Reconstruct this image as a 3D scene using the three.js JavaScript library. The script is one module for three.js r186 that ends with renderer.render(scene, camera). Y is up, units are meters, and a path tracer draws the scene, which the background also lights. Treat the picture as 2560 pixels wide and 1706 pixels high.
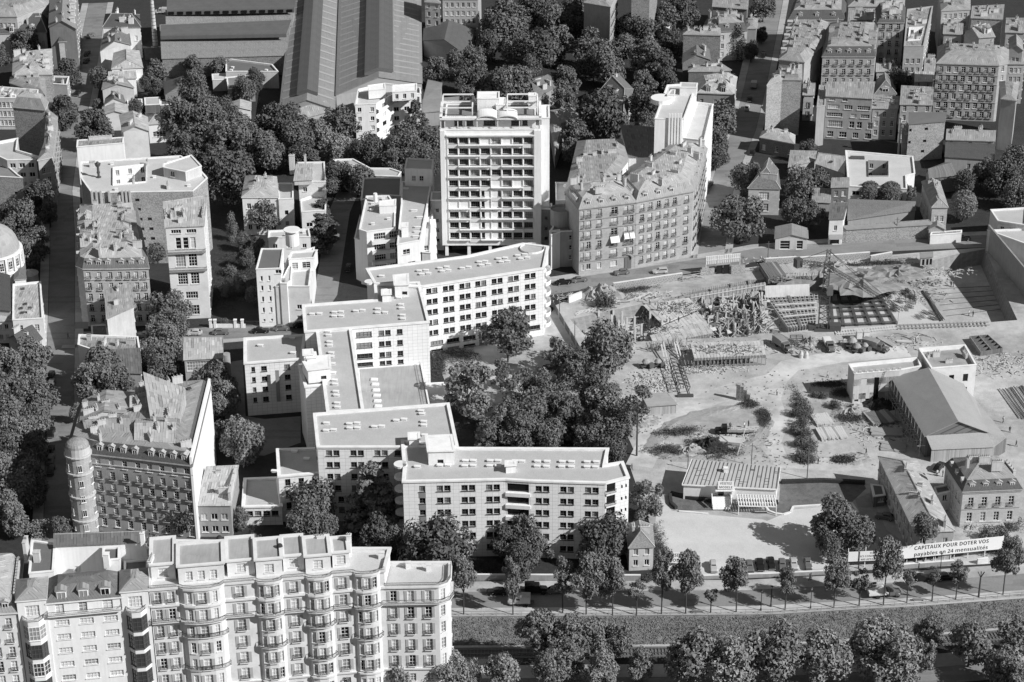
import * as THREE from 'three';
import { mergeGeometries } from 'three/addons/utils/BufferGeometryUtils.js';
import { MarchingCubes } from 'three/addons/objects/MarchingCubes.js';
import { ImprovedNoise } from 'three/addons/math/ImprovedNoise.js';

// ---------- camera, sky, sun, exposure ----------
const scene = new THREE.Scene();
const camera = new THREE.PerspectiveCamera(18.12, 1024 / 682, 5, 6000);
camera.position.set(0, 254, 498.5);
camera.rotation.set(THREE.MathUtils.degToRad(-27), 0, THREE.MathUtils.degToRad(-0.4));
const renderer = new THREE.WebGLRenderer({ antialias: true });
renderer.toneMapping = THREE.LinearToneMapping;
renderer.toneMappingExposure = 1.24;
renderer.shadowMap.enabled = true;
{ // a clear summer sky seen through a panchromatic film: neutral grey, paler toward the horizon
  const w = 64, h = 32, d = new Float32Array(w * h * 4);
  for (let j = 0; j < h; j++) for (let i = 0; i < w; i++) {
    const el = (j + 0.5) / h * Math.PI - Math.PI / 2, t = Math.max(0, Math.sin(el));
    const v = el > 0 ? 0.25 - 0.135 * Math.sqrt(t) : 0.1, k = (j * w + i) * 4;
    d[k] = d[k + 1] = d[k + 2] = v; d[k + 3] = 1;
  }
  const sky = new THREE.DataTexture(d, w, h, THREE.RGBAFormat, THREE.FloatType);
  sky.mapping = THREE.EquirectangularReflectionMapping; sky.magFilter = THREE.LinearFilter; sky.needsUpdate = true;
  scene.background = sky; scene.environment = sky;
}
const sun = new THREE.DirectionalLight(0xffffff, 4.4);
sun.position.set(400, 330, 215); sun.castShadow = true; sun.shadow.radius = 1;
Object.assign(sun.shadow.camera, { left: -420, right: 420, top: 420, bottom: -420, near: 1, far: 1600 });
sun.shadow.mapSize.set(4096, 4096);
scene.add(sun, sun.target);

// ---------- helpers ----------
let seed = 7;
const rnd = () => { seed = (seed * 1664525 + 1013904223) >>> 0; return seed / 4294967296; };
const rr = (a, b) => a + (b - a) * rnd();
const pick = a => a[Math.floor(rnd() * a.length)];
const noise3 = new ImprovedNoise();
const names = {};
function numbered(n) { const k = names[n] = (names[n] ?? -1) + 1; return k ? n + '_' + String(k).padStart(3, '0') : n; }
const G3 = v => new THREE.Color().setRGB(v, v, v);
const ORD = ['leftmost', 'second', 'third', 'fourth', 'fifth', 'sixth', 'seventh', 'eighth', 'ninth', 'tenth', 'eleventh', 'twelfth', 'thirteenth', 'fourteenth', 'fifteenth', 'sixteenth', 'seventeenth', 'eighteenth', 'nineteenth', 'twentieth'];

class B { // collects faces in world metres; mesh() makes ONE named mesh of them
  constructor() { this.p = []; this.u = []; }
  tri(a, b, c, ua = [0, 0], ub = [1, 0], uc = [0, 1]) { this.p.push(...a, ...b, ...c); this.u.push(...ua, ...ub, ...uc); return this; }
  quad(a, b, c, d, u0 = 0, v0 = 0) {
    const l = Math.hypot(b[0] - a[0], b[1] - a[1], b[2] - a[2]), m = Math.hypot(d[0] - a[0], d[1] - a[1], d[2] - a[2]);
    this.tri(a, b, c, [u0, v0], [u0 + l, v0], [u0 + l, v0 + m]); return this.tri(a, c, d, [u0, v0], [u0 + l, v0 + m], [u0, v0 + m]);
  }
  quadUV(a, b, c, d, s0, s1, t0, t1) { this.tri(a, b, c, [s0, t0], [s1, t0], [s1, t1]); return this.tri(a, c, d, [s0, t0], [s1, t1], [s0, t1]); }
  flat(pts, y) { // horizontal polygon [x,z], up-facing
    const c = pts.map(p => new THREE.Vector2(p[0], -p[1]));
    const o = THREE.ShapeUtils.area(c) < 0 ? c.slice().reverse() : c;
    for (const f of THREE.ShapeUtils.triangulateShape(o, [])) { const q = f.map(i => o[i]); this.tri(...q.map(v => [v.x, y, -v.y]), ...q.map(v => [v.x, v.y])); }
    return this;
  }
  box(x, y, z, w, h, d, r = 0) { // base centre, turned by r about y
    const c = Math.cos(r), s = Math.sin(r), P = (i, j, k) => { const a = i * w / 2, b = k * d / 2; return [x + a * c + b * s, y + j * h, z - a * s + b * c]; };
    const [a, b, e, f] = [P(-1, 0, 1), P(1, 0, 1), P(1, 0, -1), P(-1, 0, -1)], [A, Bb, E, F] = [P(-1, 1, 1), P(1, 1, 1), P(1, 1, -1), P(-1, 1, -1)];
    return this.quad(a, b, Bb, A).quad(b, e, E, Bb).quad(e, f, F, E).quad(f, a, A, F).quad(A, Bb, E, F).quad(f, e, b, a);
  }
  beam(a, b, w = 0.15, h = w) { // square bar from a to b
    const A = new THREE.Vector3(...a), Q = new THREE.Vector3(...b), d = Q.clone().sub(A).normalize();
    const up = Math.abs(d.y) > 0.9 ? new THREE.Vector3(1, 0, 0) : new THREE.Vector3(0, 1, 0);
    const s = d.clone().cross(up).normalize().multiplyScalar(w / 2), t = s.clone().cross(d).normalize().multiplyScalar(h / 2);
    const P = (o, i, j) => { const v = o.clone().addScaledVector(s, i).addScaledVector(t, j); return [v.x, v.y, v.z]; };
    const c = [[-1, -1], [1, -1], [1, 1], [-1, 1]];
    for (let k = 0; k < 4; k++) { const [i, j] = c[k], [m, n] = c[(k + 1) % 4]; this.quad(P(A, i, j), P(Q, i, j), P(Q, m, n), P(A, m, n)); }
    this.quad(...c.map(q => P(A, ...q))); return this.quad(...c.map(q => P(Q, ...q)).reverse());
  }
  cyl(x, y, z, r0, h, r1 = r0, n = 10, cap = true) {
    for (let i = 0; i < n; i++) {
      const a = i / n * 6.28318, b = (i + 1) / n * 6.28318;
      const p = (t, r, yy) => [x + Math.cos(t) * r, yy, z - Math.sin(t) * r];
      this.quadUV(p(a, r0, y), p(b, r0, y), p(b, r1, y + h), p(a, r1, y + h), a * r0, b * r0, 0, h);
      if (cap) this.tri([x, y + h, z], p(a, r1, y + h), p(b, r1, y + h));
    }
    return this;
  }
  geo(o) {
    const g = new THREE.BufferGeometry(), p = new Float32Array(this.p);
    if (o) for (let i = 0; i < p.length; i += 3) { p[i] -= o[0]; p[i + 1] -= o[1]; p[i + 2] -= o[2]; }
    g.setAttribute('position', new THREE.BufferAttribute(p, 3)); g.setAttribute('uv', new THREE.BufferAttribute(new Float32Array(this.u), 2));
    g.computeVertexNormals(); return g;
  }
  mesh(name, m, parent = scene) {
    const top = parent === scene, o = top ? null : parent._o, me = new THREE.Mesh(this.geo(o), m);
    me.name = top ? numbered(name) : name; me._o = o || [0, 0, 0]; me.castShadow = me.receiveShadow = true; parent.add(me); return me;
  }
}
function thing(name, label, category, o = [0, 0, 0], group) {
  const g = new THREE.Group(); g.name = numbered(name); g.position.set(...o); g._o = o; g.userData = { label, category };
  if (group) g.userData.group = group;
  scene.add(g); return g;
}
function ground(name, b, m) { const me = b.mesh(name, m); me.userData.kind = 'structure'; return me; }
function tag(me, label, category, group) { me.userData = { ...me.userData, label, category }; if (group) me.userData.group = group; return me; }
function clone(o, x, y, z, turn, label, group, s = 1) {
  const c = o.clone(); c.name = numbered(o.userData.base || o.name); c.position.set(x, y, z); c.rotation.y = turn;
  if (typeof s === 'number') c.scale.setScalar(s); else c.scale.set(...s);
  c.userData = { label, category: o.userData.category, group }; if (!group) delete c.userData.group; scene.add(c); return c;
}
// numbers a set of alike things from left to right in the picture and words each label with its place
function ordinals(list, where) {
  const v = new THREE.Vector3(); camera.updateMatrixWorld();
  const l = list.map(o => ({ o, x: v.copy(o.position).project(camera).x })).sort((a, b) => a.x - b.x);
  l.forEach(({ o }, i) => { o.userData.label += l.length < 2 ? ' ' + where : `, ${i === l.length - 1 ? 'rightmost' : i ? ORD[i] + ' from left' : 'leftmost'} ${where}`; });
}
const lerp2 = (a, b, t) => [a[0] + (b[0] - a[0]) * t, a[1] + (b[1] - a[1]) * t];
const ctr = P => { let x = 0, z = 0; for (const p of P) { x += p[0]; z += p[1]; } return [x / P.length, z / P.length]; };
function inset(P, d) { // clockwise-in-plan polygon moved inward by d
  const n = P.length, out = [];
  for (let i = 0; i < n; i++) {
    const a = P[(i + n - 1) % n], b = P[i], c = P[(i + 1) % n];
    const e = (p, q) => { const l = Math.hypot(q[0] - p[0], q[1] - p[1]) || 1; return [-(q[1] - p[1]) / l, (q[0] - p[0]) / l]; };
    const n1 = e(a, b), n2 = e(b, c), k = 1 + n1[0] * n2[0] + n1[1] * n2[1], f = d / Math.max(k, 0.35);
    out.push([b[0] + (n1[0] + n2[0]) * f, b[1] + (n1[1] + n2[1]) * f]);
  }
  return out;
}

// ---------- procedural materials (a grey film: every base colour is a neutral grey) ----------
const s8 = v => Math.round(255 * Math.max(0, Math.min(1, v <= 0.0031308 ? 12.92 * v : 1.055 * Math.pow(v, 1 / 2.4) - 0.055)));
function hash(i, j, k = 0) { let h = (i * 374761393 + j * 668265263 + k * 2147483647) | 0; h = Math.imul(h ^ (h >>> 13), 1274126177); return ((h ^ (h >>> 16)) >>> 0) / 4294967296; }
function vnoise(x, y, per, k = 0) { // tiling value noise
  const i = Math.floor(x), j = Math.floor(y), f = x - i, g = y - j, u = f * f * (3 - 2 * f), v = g * g * (3 - 2 * g), m = q => ((q % per) + per) % per;
  const a = hash(m(i), m(j), k), b = hash(m(i + 1), m(j), k), c = hash(m(i), m(j + 1), k), d = hash(m(i + 1), m(j + 1), k);
  return a + (b - a) * u + (c - a) * v + (a - b - c + d) * u * v;
}
const fbm = (x, y, per, k = 0) => (vnoise(x * per, y * per, per, k) * 4 + vnoise(x * per * 2, y * per * 2, per * 2, k + 1) * 2 + vnoise(x * per * 4, y * per * 4, per * 4, k + 2)) / 7;
function tex(n, size, f, lin = false) { // f(x,y in 0..1) -> multiplier 0..1 ; size = metres per tile
  const d = new Uint8Array(n * n * 4);
  for (let j = 0; j < n; j++) for (let i = 0; i < n; i++) { const v = f((i + 0.5) / n, (j + 0.5) / n), q = lin ? Math.round(255 * Math.max(0, Math.min(1, v))) : s8(v), k = (j * n + i) * 4; d[k] = d[k + 1] = d[k + 2] = q; d[k + 3] = 255; }
  const t = new THREE.DataTexture(d, n, n); t.wrapS = t.wrapT = THREE.RepeatWrapping; t.magFilter = THREE.LinearFilter; t.minFilter = THREE.LinearMipmapLinearFilter; t.generateMipmaps = true;
  t.repeat.set(1 / size, 1 / size); if (!lin) t.colorSpace = THREE.SRGBColorSpace; t.needsUpdate = true; return t;
}
const line = (x, n, w) => { const f = x * n - Math.floor(x * n); return Math.min(f, 1 - f) < w * n ? 1 : 0; }; // w in tile fraction (half width)
const T = {
  plain: tex(256, 9, (x, y) => 0.72 + 0.2 * fbm(x, y, 4) + 0.12 * fbm(x, y, 24, 5)),
  soft: tex(256, 16, (x, y) => 0.8 + 0.1 * fbm(x, y, 4) + 0.1 * vnoise(x * 48, y * 5, 240, 3) + 0.06 * fbm(x, y, 30, 5)),
  stain: tex(512, 14, (x, y) => { const s = fbm(x, y, 5), t = vnoise(x * 40, y * 4, 4 * 10, 3) * 0.5 + 0.5 * vnoise(x * 80, y * 6, 240, 9); return 0.55 + 0.25 * s + 0.2 * t + 0.1 * fbm(x, y, 40, 5); }),
  slabs: tex(512, 7.2, (x, y) => { const j = line(x, 6, 0.004) || line(y, 8, 0.004); return (0.84 + 0.1 * fbm(x, y, 24) + 0.07 * hash(Math.floor(x * 6), Math.floor(y * 8), 3)) * (j ? 0.62 : 1); }),
  slabsB: tex(512, 7.2, (x, y) => (line(x, 6, 0.003) || line(y, 8, 0.003)) ? 0.2 : 0.7, true),
  ashlar: tex(512, 6, (x, y) => { const r = Math.floor(y * 15), o = (r % 2) * 0.5; const j = line(y, 15, 0.004) || line(x + o / 6, 6, 0.003); return (0.66 + 0.16 * fbm(x, y, 6) + 0.12 * hash(Math.floor(x * 6 + o), r, 8)) * (j ? 0.72 : 1) + 0.08 * fbm(x, y, 50, 4); }),
  rubble: tex(512, 6.5, (x, y) => { // irregular stones: nearest of jittered cells
    const N = 22; let d1 = 9, d2 = 9, id = 0; const cx = Math.floor(x * N), cy = Math.floor(y * N * 1.5);
    for (let a = -1; a < 2; a++) for (let b = -1; b < 2; b++) { const i = ((cx + a) % N + N) % N, j = ((cy + b) % (N * 1.5) + N * 1.5) % (N * 1.5); const px = cx + a + hash(i, j, 1), py = cy + b + hash(i, j, 2), d = Math.hypot(px - x * N, py - y * N * 1.5); if (d < d1) { d2 = d1; d1 = d; id = hash(i, j, 5); } else if (d < d2) d2 = d; }
    return (0.5 + 0.42 * id) * (d2 - d1 < 0.09 ? 0.72 : 1) * (0.85 + 0.2 * fbm(x, y, 4)); }),
  zinc: tex(512, 7.8, (x, y) => { const c = Math.floor(x * 12), r = Math.floor(y * 4 + hash(c, 0, 4)); const s = line(x, 12, 0.009), t = line(y + hash(c, 0, 4) / 4, 4, 0.002); return (0.5 + 0.34 * hash(c, r, 7) * hash(c, r, 17) + 0.16 * fbm(x, y, 9) - (hash(c, r, 23) > 0.9 ? 0.16 : 0)) * (t ? 0.5 : 1) * (s ? 0.4 : 1) + (s && hash(c, r, 9) > 0.35 ? 0.4 : 0); }),
  zincB: tex(256, 7.8, (x, y) => line(x, 12, 0.008) ? 1 : 0.3, true),
  tiles: tex(512, 5, (x, y) => { const r = Math.floor(y * 24), c = Math.floor(x * 28 + (r % 2) * 0.5); return (0.55 + 0.4 * hash(c, r, 3) + 0.15 * fbm(x, y, 5)) * (line(y, 24, 0.006) ? 0.6 : 1); }),
  corr: tex(512, 8, (x, y) => (0.66 + 0.12 * Math.sin(x * 6.28318 * 40) + 0.2 * fbm(x, y, 6)) * (line(y, 4, 0.003) ? 0.7 : 1)),
  gravel: tex(512, 10, (x, y) => 0.62 + 0.14 * fbm(x, y, 5) + 0.3 * fbm(x, y, 90, 3)),
  asphalt: tex(512, 22, (x, y) => 0.6 + 0.28 * fbm(x, y, 5) + 0.2 * fbm(x, y, 60, 3) - 0.12 * (vnoise(x * 3, y * 14, 42, 8) > 0.7)),
  dirt: tex(1024, 38, (x, y) => { const a = fbm(x, y, 6), b = fbm(x, y, 30, 4), c = fbm(x, y, 120, 7); const d = vnoise(x * 90, y * 90, 90, 11), e = vnoise(x * 9, y * 34, 306, 13); return 0.36 + 0.5 * a + 0.3 * b + 0.12 * c - (d > 0.88 ? 0.08 : 0) - (e > 0.66 ? 0.09 * b : 0); }),
  grass: tex(512, 9, (x, y) => 0.3 + 0.45 * fbm(x, y, 9) + 0.5 * fbm(x, y, 70, 3)),
  planks: tex(512, 6, (x, y) => { const c = Math.floor(x * 26); return (0.55 + 0.4 * hash(c, 0, 3) + 0.12 * vnoise(x * 120, y * 8, 960, 2)) * (line(x, 26, 0.004) ? 0.45 : 1); }),
  bump: tex(256, 2.2, (x, y) => fbm(x, y, 22), true),
};
function mat(v, t, o = {}) { return new THREE.MeshStandardMaterial({ color: G3(v), map: t ? T[t] : null, roughness: 0.92, metalness: 0, side: THREE.DoubleSide, ...o }); }
const M = {
  white: mat(0.84, 'soft'), slab: mat(0.84, 'slabs', { bumpMap: T.slabsB, bumpScale: 0.012 }), coping: mat(0.88, 'plain'),
  cream: mat(0.78, 'plain'), stone: mat(0.56, 'ashlar'), stoneMid: mat(0.46, 'ashlar'), stoneDark: mat(0.34, 'stain'), soot: mat(0.3, 'stain'), render: mat(0.62, 'stain'), renderMid: mat(0.42, 'stain'), renderDark: mat(0.34, 'stain'),
  rubble: mat(0.48, 'rubble', { bumpMap: T.rubble, bumpScale: 0.02 }), rubbleDark: mat(0.36, 'rubble', { bumpMap: T.rubble, bumpScale: 0.02 }), brick: mat(0.22, 'tiles'),
  zinc: mat(0.62, 'zinc', { roughness: 0.6, bumpMap: T.zincB, bumpScale: 0.03 }), zincOld: mat(0.44, 'zinc', { roughness: 0.65, bumpMap: T.zincB, bumpScale: 0.03 }), zincDark: mat(0.22, 'zinc', { roughness: 0.65, bumpMap: T.zincB, bumpScale: 0.03 }),
  slate: mat(0.11, 'tiles', { roughness: 0.7 }), tile: mat(0.2, 'tiles'), tileMid: mat(0.3, 'tiles'), corr: mat(0.13, 'corr'), corrLight: mat(0.3, 'corr'), corrPale: mat(0.4, 'corr'), felt: mat(0.16, 'gravel'), gravel: mat(0.52, 'gravel'), gravelPale: mat(0.6, 'gravel'), terrace: mat(0.42, 'stain'), feltMid: mat(0.38, 'gravel'), gravelDark: mat(0.24, 'gravel'),
  asphalt: mat(0.26, 'asphalt'), asphaltDark: mat(0.24, 'asphalt'), pave: mat(0.45, 'asphalt'), kerb: mat(0.45, 'plain'), dirt: mat(0.5, 'dirt', { bumpMap: T.bump, bumpScale: 0.05 }), dirtMid: mat(0.38, 'dirt', { bumpMap: T.bump, bumpScale: 0.05 }), track: mat(0.62, 'dirt'), forecourt: mat(0.62, 'gravel'), sand: mat(0.5, 'dirt'), soil: mat(0.036, 'grass', { bumpMap: T.bump, bumpScale: 0.08 }), lawn: mat(0.17, 'grass', { bumpMap: T.bump, bumpScale: 0.06 }), bank: mat(0.25, 'grass', { bumpMap: T.bump, bumpScale: 0.12 }),
  wood: mat(0.52, 'planks'), woodDark: mat(0.2, 'planks'), timber: mat(0.6, 'plain'), plank: mat(0.56, 'stain'), timberMid: mat(0.36, 'plain'), concrete: mat(0.6, 'stain'), concreteMid: mat(0.4, 'stain'), steel: mat(0.07, null, { roughness: 0.6 }), rust: mat(0.12, 'plain'), ballast: mat(0.14, 'gravel'), rail: mat(0.3, null, { roughness: 0.35, metalness: 0.8 }),
  frame: mat(0.75, null), frameDark: mat(0.09, null, { roughness: 0.5 }), iron: mat(0.05, null, { roughness: 0.6 }), pot: mat(0.3, 'plain'),
  glass: mat(0.012, null, { roughness: 0.12 }), glassGrey: mat(0.05, null, { roughness: 0.15 }), curtain: mat(0.3, 'plain', { roughness: 0.5 }), shutter: mat(0.62, 'plain'), louvre: mat(0.55, 'planks'),
  black: mat(0.012, null, { roughness: 0.25 }), grey: mat(0.13, null, { roughness: 0.3 }), pale: mat(0.42, null, { roughness: 0.35 }), ivory: mat(0.75, null, { roughness: 0.4 }), tyre: mat(0.02, null), chrome: mat(0.6, null, { roughness: 0.2, metalness: 0.9 }), canvas: mat(0.3, 'plain'), canvasDark: mat(0.1, 'plain'),
  bark: mat(0.09, 'stain'), cloth: mat(0.85, 'plain'),
};

// ---------- building kit ----------
const geoCache = {};
const cached = (k, f) => geoCache[k] ??= f();
function paneGeo(w, h) { return cached(`p${w.toFixed(2)},${h.toFixed(2)}`, () => new B().quad([-w / 2, 0, 0], [w / 2, 0, 0], [w / 2, h, 0], [-w / 2, h, 0]).geo()); }
function frameGeo(w, h, style, rec) {
  return cached(`f${w.toFixed(2)},${h.toFixed(2)},${style},${rec}`, () => {
    const b = new B(), t = 0.09, z = 0.05;
    const bar = (x0, y0, x1, y1, zz = z, d = 0.08) => b.box((x0 + x1) / 2, y0, zz, x1 - x0, y1 - y0, d);
    bar(-w / 2, 0, -w / 2 + t, h); bar(w / 2 - t, 0, w / 2, h); bar(-w / 2 + t, 0, w / 2 - t, t); bar(-w / 2 + t, h - t, w / 2 - t, h);
    const n = style === 'grid' ? Math.max(2, Math.round(w / 0.7)) : w > 2.2 ? 4 : 2;
    if (style !== 'one') for (let i = 1; i < n; i++) { const x = -w / 2 + w * i / n; bar(x - 0.04, t, x + 0.04, h - t); }
    const m = style === 'grid' ? Math.max(2, Math.round(h / 0.9)) : style === 'two' ? 2 : h > 1.7 ? 3 : 1;
    for (let i = 1; i < m; i++) { const y = style === 'two' ? h * 0.38 : h * i / m; bar(-w / 2 + t, y - 0.03, w / 2 - t, y + 0.03, z - 0.012); }
    b.box(0, -0.1, rec + 0.02, w + 0.24, 0.1, 0.3); // sill
    return b.geo();
  });
}
const railGeo = (w, h) => cached(`r${w.toFixed(2)},${h}`, () => { // flat run of wrought iron, local x centred
  const b = new B(); b.box(0, h - 0.05, 0, w, 0.05, 0.06); b.box(0, 0.08, 0, w, 0.04, 0.04);
  const n = Math.max(2, Math.round(w / 0.17)); for (let i = 0; i <= n; i++) b.box(-w / 2 + w * i / n, 0.08, 0, 0.035, h - 0.12, 0.035);
  return b.geo();
});
function put(parent, name, geo, m, x, y, z, ry = 0) {
  const me = new THREE.Mesh(geo, m), o = parent._o || [0, 0, 0]; me.name = name; me.position.set(x - o[0], y - o[1], z - o[2]); me.rotation.y = ry; me._o = [x, y, z]; me.castShadow = me.receiveShadow = true; parent.add(me); return me;
}
function child(me, name, geo, m, x = 0, y = 0, z = 0) { const c = new THREE.Mesh(geo, m); c.name = name; c.position.set(x, y, z); c.castShadow = c.receiveShadow = true; me.add(c); return c; }
const MIX = { dark: [1, 0, 0], home: [0.55, 0.3, 0.15], shut: [0.14, 0.24, 0.62], mostly: [0.8, 0.15, 0.05] };
// rows: [{y,h,xs:[[centre,width],..],t,bal}]  wall face from P0 (left, seen from outside) to P1
function facade(g, wb, P0, P1, y0, y1, rows, o = {}) {
  const L = Math.hypot(P1[0] - P0[0], P1[1] - P0[1]), d = [(P1[0] - P0[0]) / L, (P1[1] - P0[1]) / L], n = [-d[1], d[0]], ry = Math.atan2(n[0], n[1]), rec = o.rec ?? 0.25;
  const at = (s, y, q = 0) => [P0[0] + d[0] * s + n[0] * q, y, P0[1] + d[1] * s + n[1] * q];
  const Q = (s0, s1, a, b) => wb.quadUV(at(s0, a), at(s1, a), at(s1, b), at(s0, b), s0, s1, a, b);
  let y = y0; const mix = MIX[o.mix || 'home'];
  for (const r of rows.slice().sort((a, b) => a.y - b.y)) {
    if (r.y > y) Q(0, L, y, r.y);
    const ya = r.y, yb = r.y + r.h; let s = 0;
    for (const [c, w] of r.xs.slice().sort((a, b) => a[0] - b[0])) {
      const a = c - w / 2, b = c + w / 2; if (a > s) Q(s, a, ya, yb);
      wb.quad(at(a, ya), at(a, ya, -rec), at(a, yb, -rec), at(a, yb)).quad(at(b, ya, -rec), at(b, ya), at(b, yb), at(b, yb, -rec)).quad(at(a, yb, -rec), at(b, yb, -rec), at(b, yb), at(a, yb)).quad(at(a, ya), at(b, ya), at(b, ya, -rec), at(a, ya, -rec));
      const p = at(c, ya, -rec), t = r.t || o.t || 'std', q = rnd();
      const pm = r.pm || (q < mix[0] ? M.glass : q < mix[0] + mix[1] ? M.curtain : (o.blind || M.shutter));
      if (t === 'hole') put(g, 'window', paneGeo(w, r.h), pm, p[0] + n[0] * 0.02, p[1], p[2] + n[1] * 0.02, ry);
      else {
        const wn = put(g, r.name || 'window', frameGeo(w, r.h, t, rec), o.fm || M.frame, ...p, ry);
        child(wn, 'pane', paneGeo(w, r.h), pm, 0, 0, 0.012);
        if (r.bal && rnd() < (r.balp ?? 1)) child(wn, 'railing', railGeo(w + 0.3, 0.95), M.iron, 0, 0, rec + 0.3), child(wn, 'balcony_slab', cached(`bs${w}`, () => new B().box(0, -0.14, 0.1, w + 0.5, 0.14, 0.55).geo()), o.trim || M.kerb, 0, 0, rec);
        if (r.shut) for (const k of [-1, 1]) child(wn, 'shutter', cached(`sh${w},${r.h}`, () => new B().box(0, 0, 0, w * 0.42, r.h, 0.05).geo()), M.louvre, k * w * 0.74, 0, rec + 0.05);
      }
      s = b;
    }
    if (s < L) Q(s, L, ya, yb);
    y = yb;
  }
  if (y < y1) Q(0, L, y, y1);
  return { at, L, ry, n, d };
}
// regular grid of openings. n columns over length L, fl storeys counted up from y
function rows(L, o) {
  const { n = 4, fl = 4, w = 1.1, h = 1.7, st = 3.1, y = 1, m = 1.2, m2 = m, pair = 0, gap = 0.18 } = o, out = [];
  for (let k = 0; k < fl; k++) {
    const xs = [];
    for (let i = 0; i < n; i++) { const c = n === 1 ? (m + (L - m2)) / 2 : m + w / 2 + (L - m - m2 - w) * i / (n - 1); if (pair) xs.push([c - w / 2 - gap / 2, w], [c + w / 2 + gap / 2, w]); else xs.push([c, w]); }
    out.push({ y: y + k * st, h: k === 0 && o.h0 ? o.h0 : h, xs, t: o.t, bal: o.bal === true || (Array.isArray(o.bal) && o.bal.includes(k)), balp: o.balp, shut: o.shut, pm: o.pm });
  }
  return out;
}
function chimney(g, x, z, y, w = 1.6, d = 0.6, h = 1.6, r = 0, m = M.render, pots = 4) {
  const c = put(g, 'chimney', cached(`ch${w},${d},${h}`, () => new B().box(0, -0.8, 0, w, h + 0.8, d).box(0, h, 0, w + 0.16, 0.12, d + 0.16).geo()), m, x, y, z, r);
  if (pots) child(c, 'chimney_pots', cached(`cp${w},${h},${pots}`, () => { const b = new B(); for (let i = 0; i < pots; i++) b.cyl(-w / 2 + w * (i + 0.5) / pots, h + 0.12, 0, 0.12, 0.5, 0.1, 6); return b.geo(); }), M.pot).userData.kind = 'stuff';
  return c;
}
function roofHatch(g, x, z, y, r = 0, m = M.coping, w = 1.1, d = 0.8, h = 0.5) { // small roof light with a lid
  const c = put(g, 'roof_vent', cached(`rv${w},${d},${h}`, () => new B().box(0, 0, 0, w * 0.8, h, d * 0.7).box(0, h, 0, w, 0.1, d).geo()), m, x, y, z, r); return c;
}
function skylight(g, x, z, y, r, tilt = 0) { const s = put(g, 'skylight', cached('sky', () => new B().box(0, 0, 0, 0.9, 0.16, 1.1).geo()), M.frameDark, x, y, z, r); s.rotation.order = 'YXZ'; s.rotation.x = tilt; child(s, 'pane', cached('skyp', () => new B().box(0, 0.165, 0, 0.72, 0.01, 0.92).geo()), M.glassGrey); return s; }
function dormer(g, p, y, ry, w = 1.2, h = 1.7, dep = 1.6, rm = M.zinc, wm = M.stone) {
  const d = put(g, 'dormer', cached(`d${w},${h},${dep}`, () => new B().box(0, 0, -dep / 2, w + 0.3, h, dep).geo()), wm, p[0], y, p[1], ry);
  child(d, 'dormer_roof', cached(`dr${w},${h},${dep}`, () => { const b = new B(), W = w / 2 + 0.35, t = h + 0.45; b.quad([-W, h, 0.2], [0, t, 0.2], [0, t, -dep - 0.3], [-W, h, -dep - 0.3]).quad([0, t, 0.2], [W, h, 0.2], [W, h, -dep - 0.3], [0, t, -dep - 0.3]).tri([-W, h, 0.12], [W, h, 0.12], [0, t, 0.12]); return b.geo(); }), rm);
  child(d, 'window', frameGeo(w, h - 0.35, 'std', 0.02), M.frame, 0, 0.15, 0.02); child(d, 'pane', paneGeo(w, h - 0.35), rnd() < 0.6 ? M.glass : M.curtain, 0, 0.15, 0.028);
  return d;
}
function balcony(g, pts, y, depth, o = {}) { // pts: line along the wall, left to right seen from outside
  const P = pts, n = P.length, nor = i => { const a = P[Math.max(0, i - 1)], b = P[Math.min(n - 1, i + 1)], l = Math.hypot(b[0] - a[0], b[1] - a[1]); return [-(b[1] - a[1]) / l, (b[0] - a[0]) / l]; };
  const O = P.map((p, i) => { const q = nor(i); return [p[0] + q[0] * depth, p[1] + q[1] * depth]; }), t = o.t || 0.18, b = new B();
  for (let i = 0; i < n - 1; i++) {
    const v = (p, yy) => [p[0], yy, p[1]];
    b.quad(v(P[i], y), v(O[i], y), v(O[i + 1], y), v(P[i + 1], y)).quad(v(O[i], y - t), v(O[i + 1], y - t), v(O[i + 1], y), v(O[i], y)).quad(v(P[i], y - t), v(O[i], y - t), v(O[i + 1], y - t), v(P[i + 1], y - t));
  }
  b.quad([P[0][0], y - t, P[0][1]], [O[0][0], y - t, O[0][1]], [O[0][0], y, O[0][1]], [P[0][0], y, P[0][1]]); const e = n - 1; b.quad([P[e][0], y - t, P[e][1]], [O[e][0], y - t, O[e][1]], [O[e][0], y, O[e][1]], [P[e][0], y, P[e][1]]);
  const s = b.mesh(o.name || 'balcony', o.m || M.kerb, g);
  if (o.rail !== 0) {
    const r = new B(), h = o.rail || 0.95, run = [P[0], ...O, P[e]];
    for (let i = 0; i < run.length - 1; i++) {
      const a = run[i], c = run[i + 1], l = Math.hypot(c[0] - a[0], c[1] - a[1]); if (l < 0.05) continue;
      if (o.solid) { r.quad([a[0], y, a[1]], [c[0], y, c[1]], [c[0], y + h, c[1]], [a[0], y + h, a[1]]); continue; }
      r.beam([a[0], y + h, a[1]], [c[0], y + h, c[1]], 0.07); r.beam([a[0], y + 0.12, a[1]], [c[0], y + 0.12, c[1]], 0.05);
      const k = Math.max(1, Math.round(l / 0.2)); for (let j = 0; j < k; j++) { const p = lerp2(a, c, j / k); r.box(p[0], y + 0.1, p[1], 0.04, h - 0.12, 0.04); }
    }
    r.mesh('railing', o.solid || M.iron, s);
  }
  return s;
}
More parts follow.
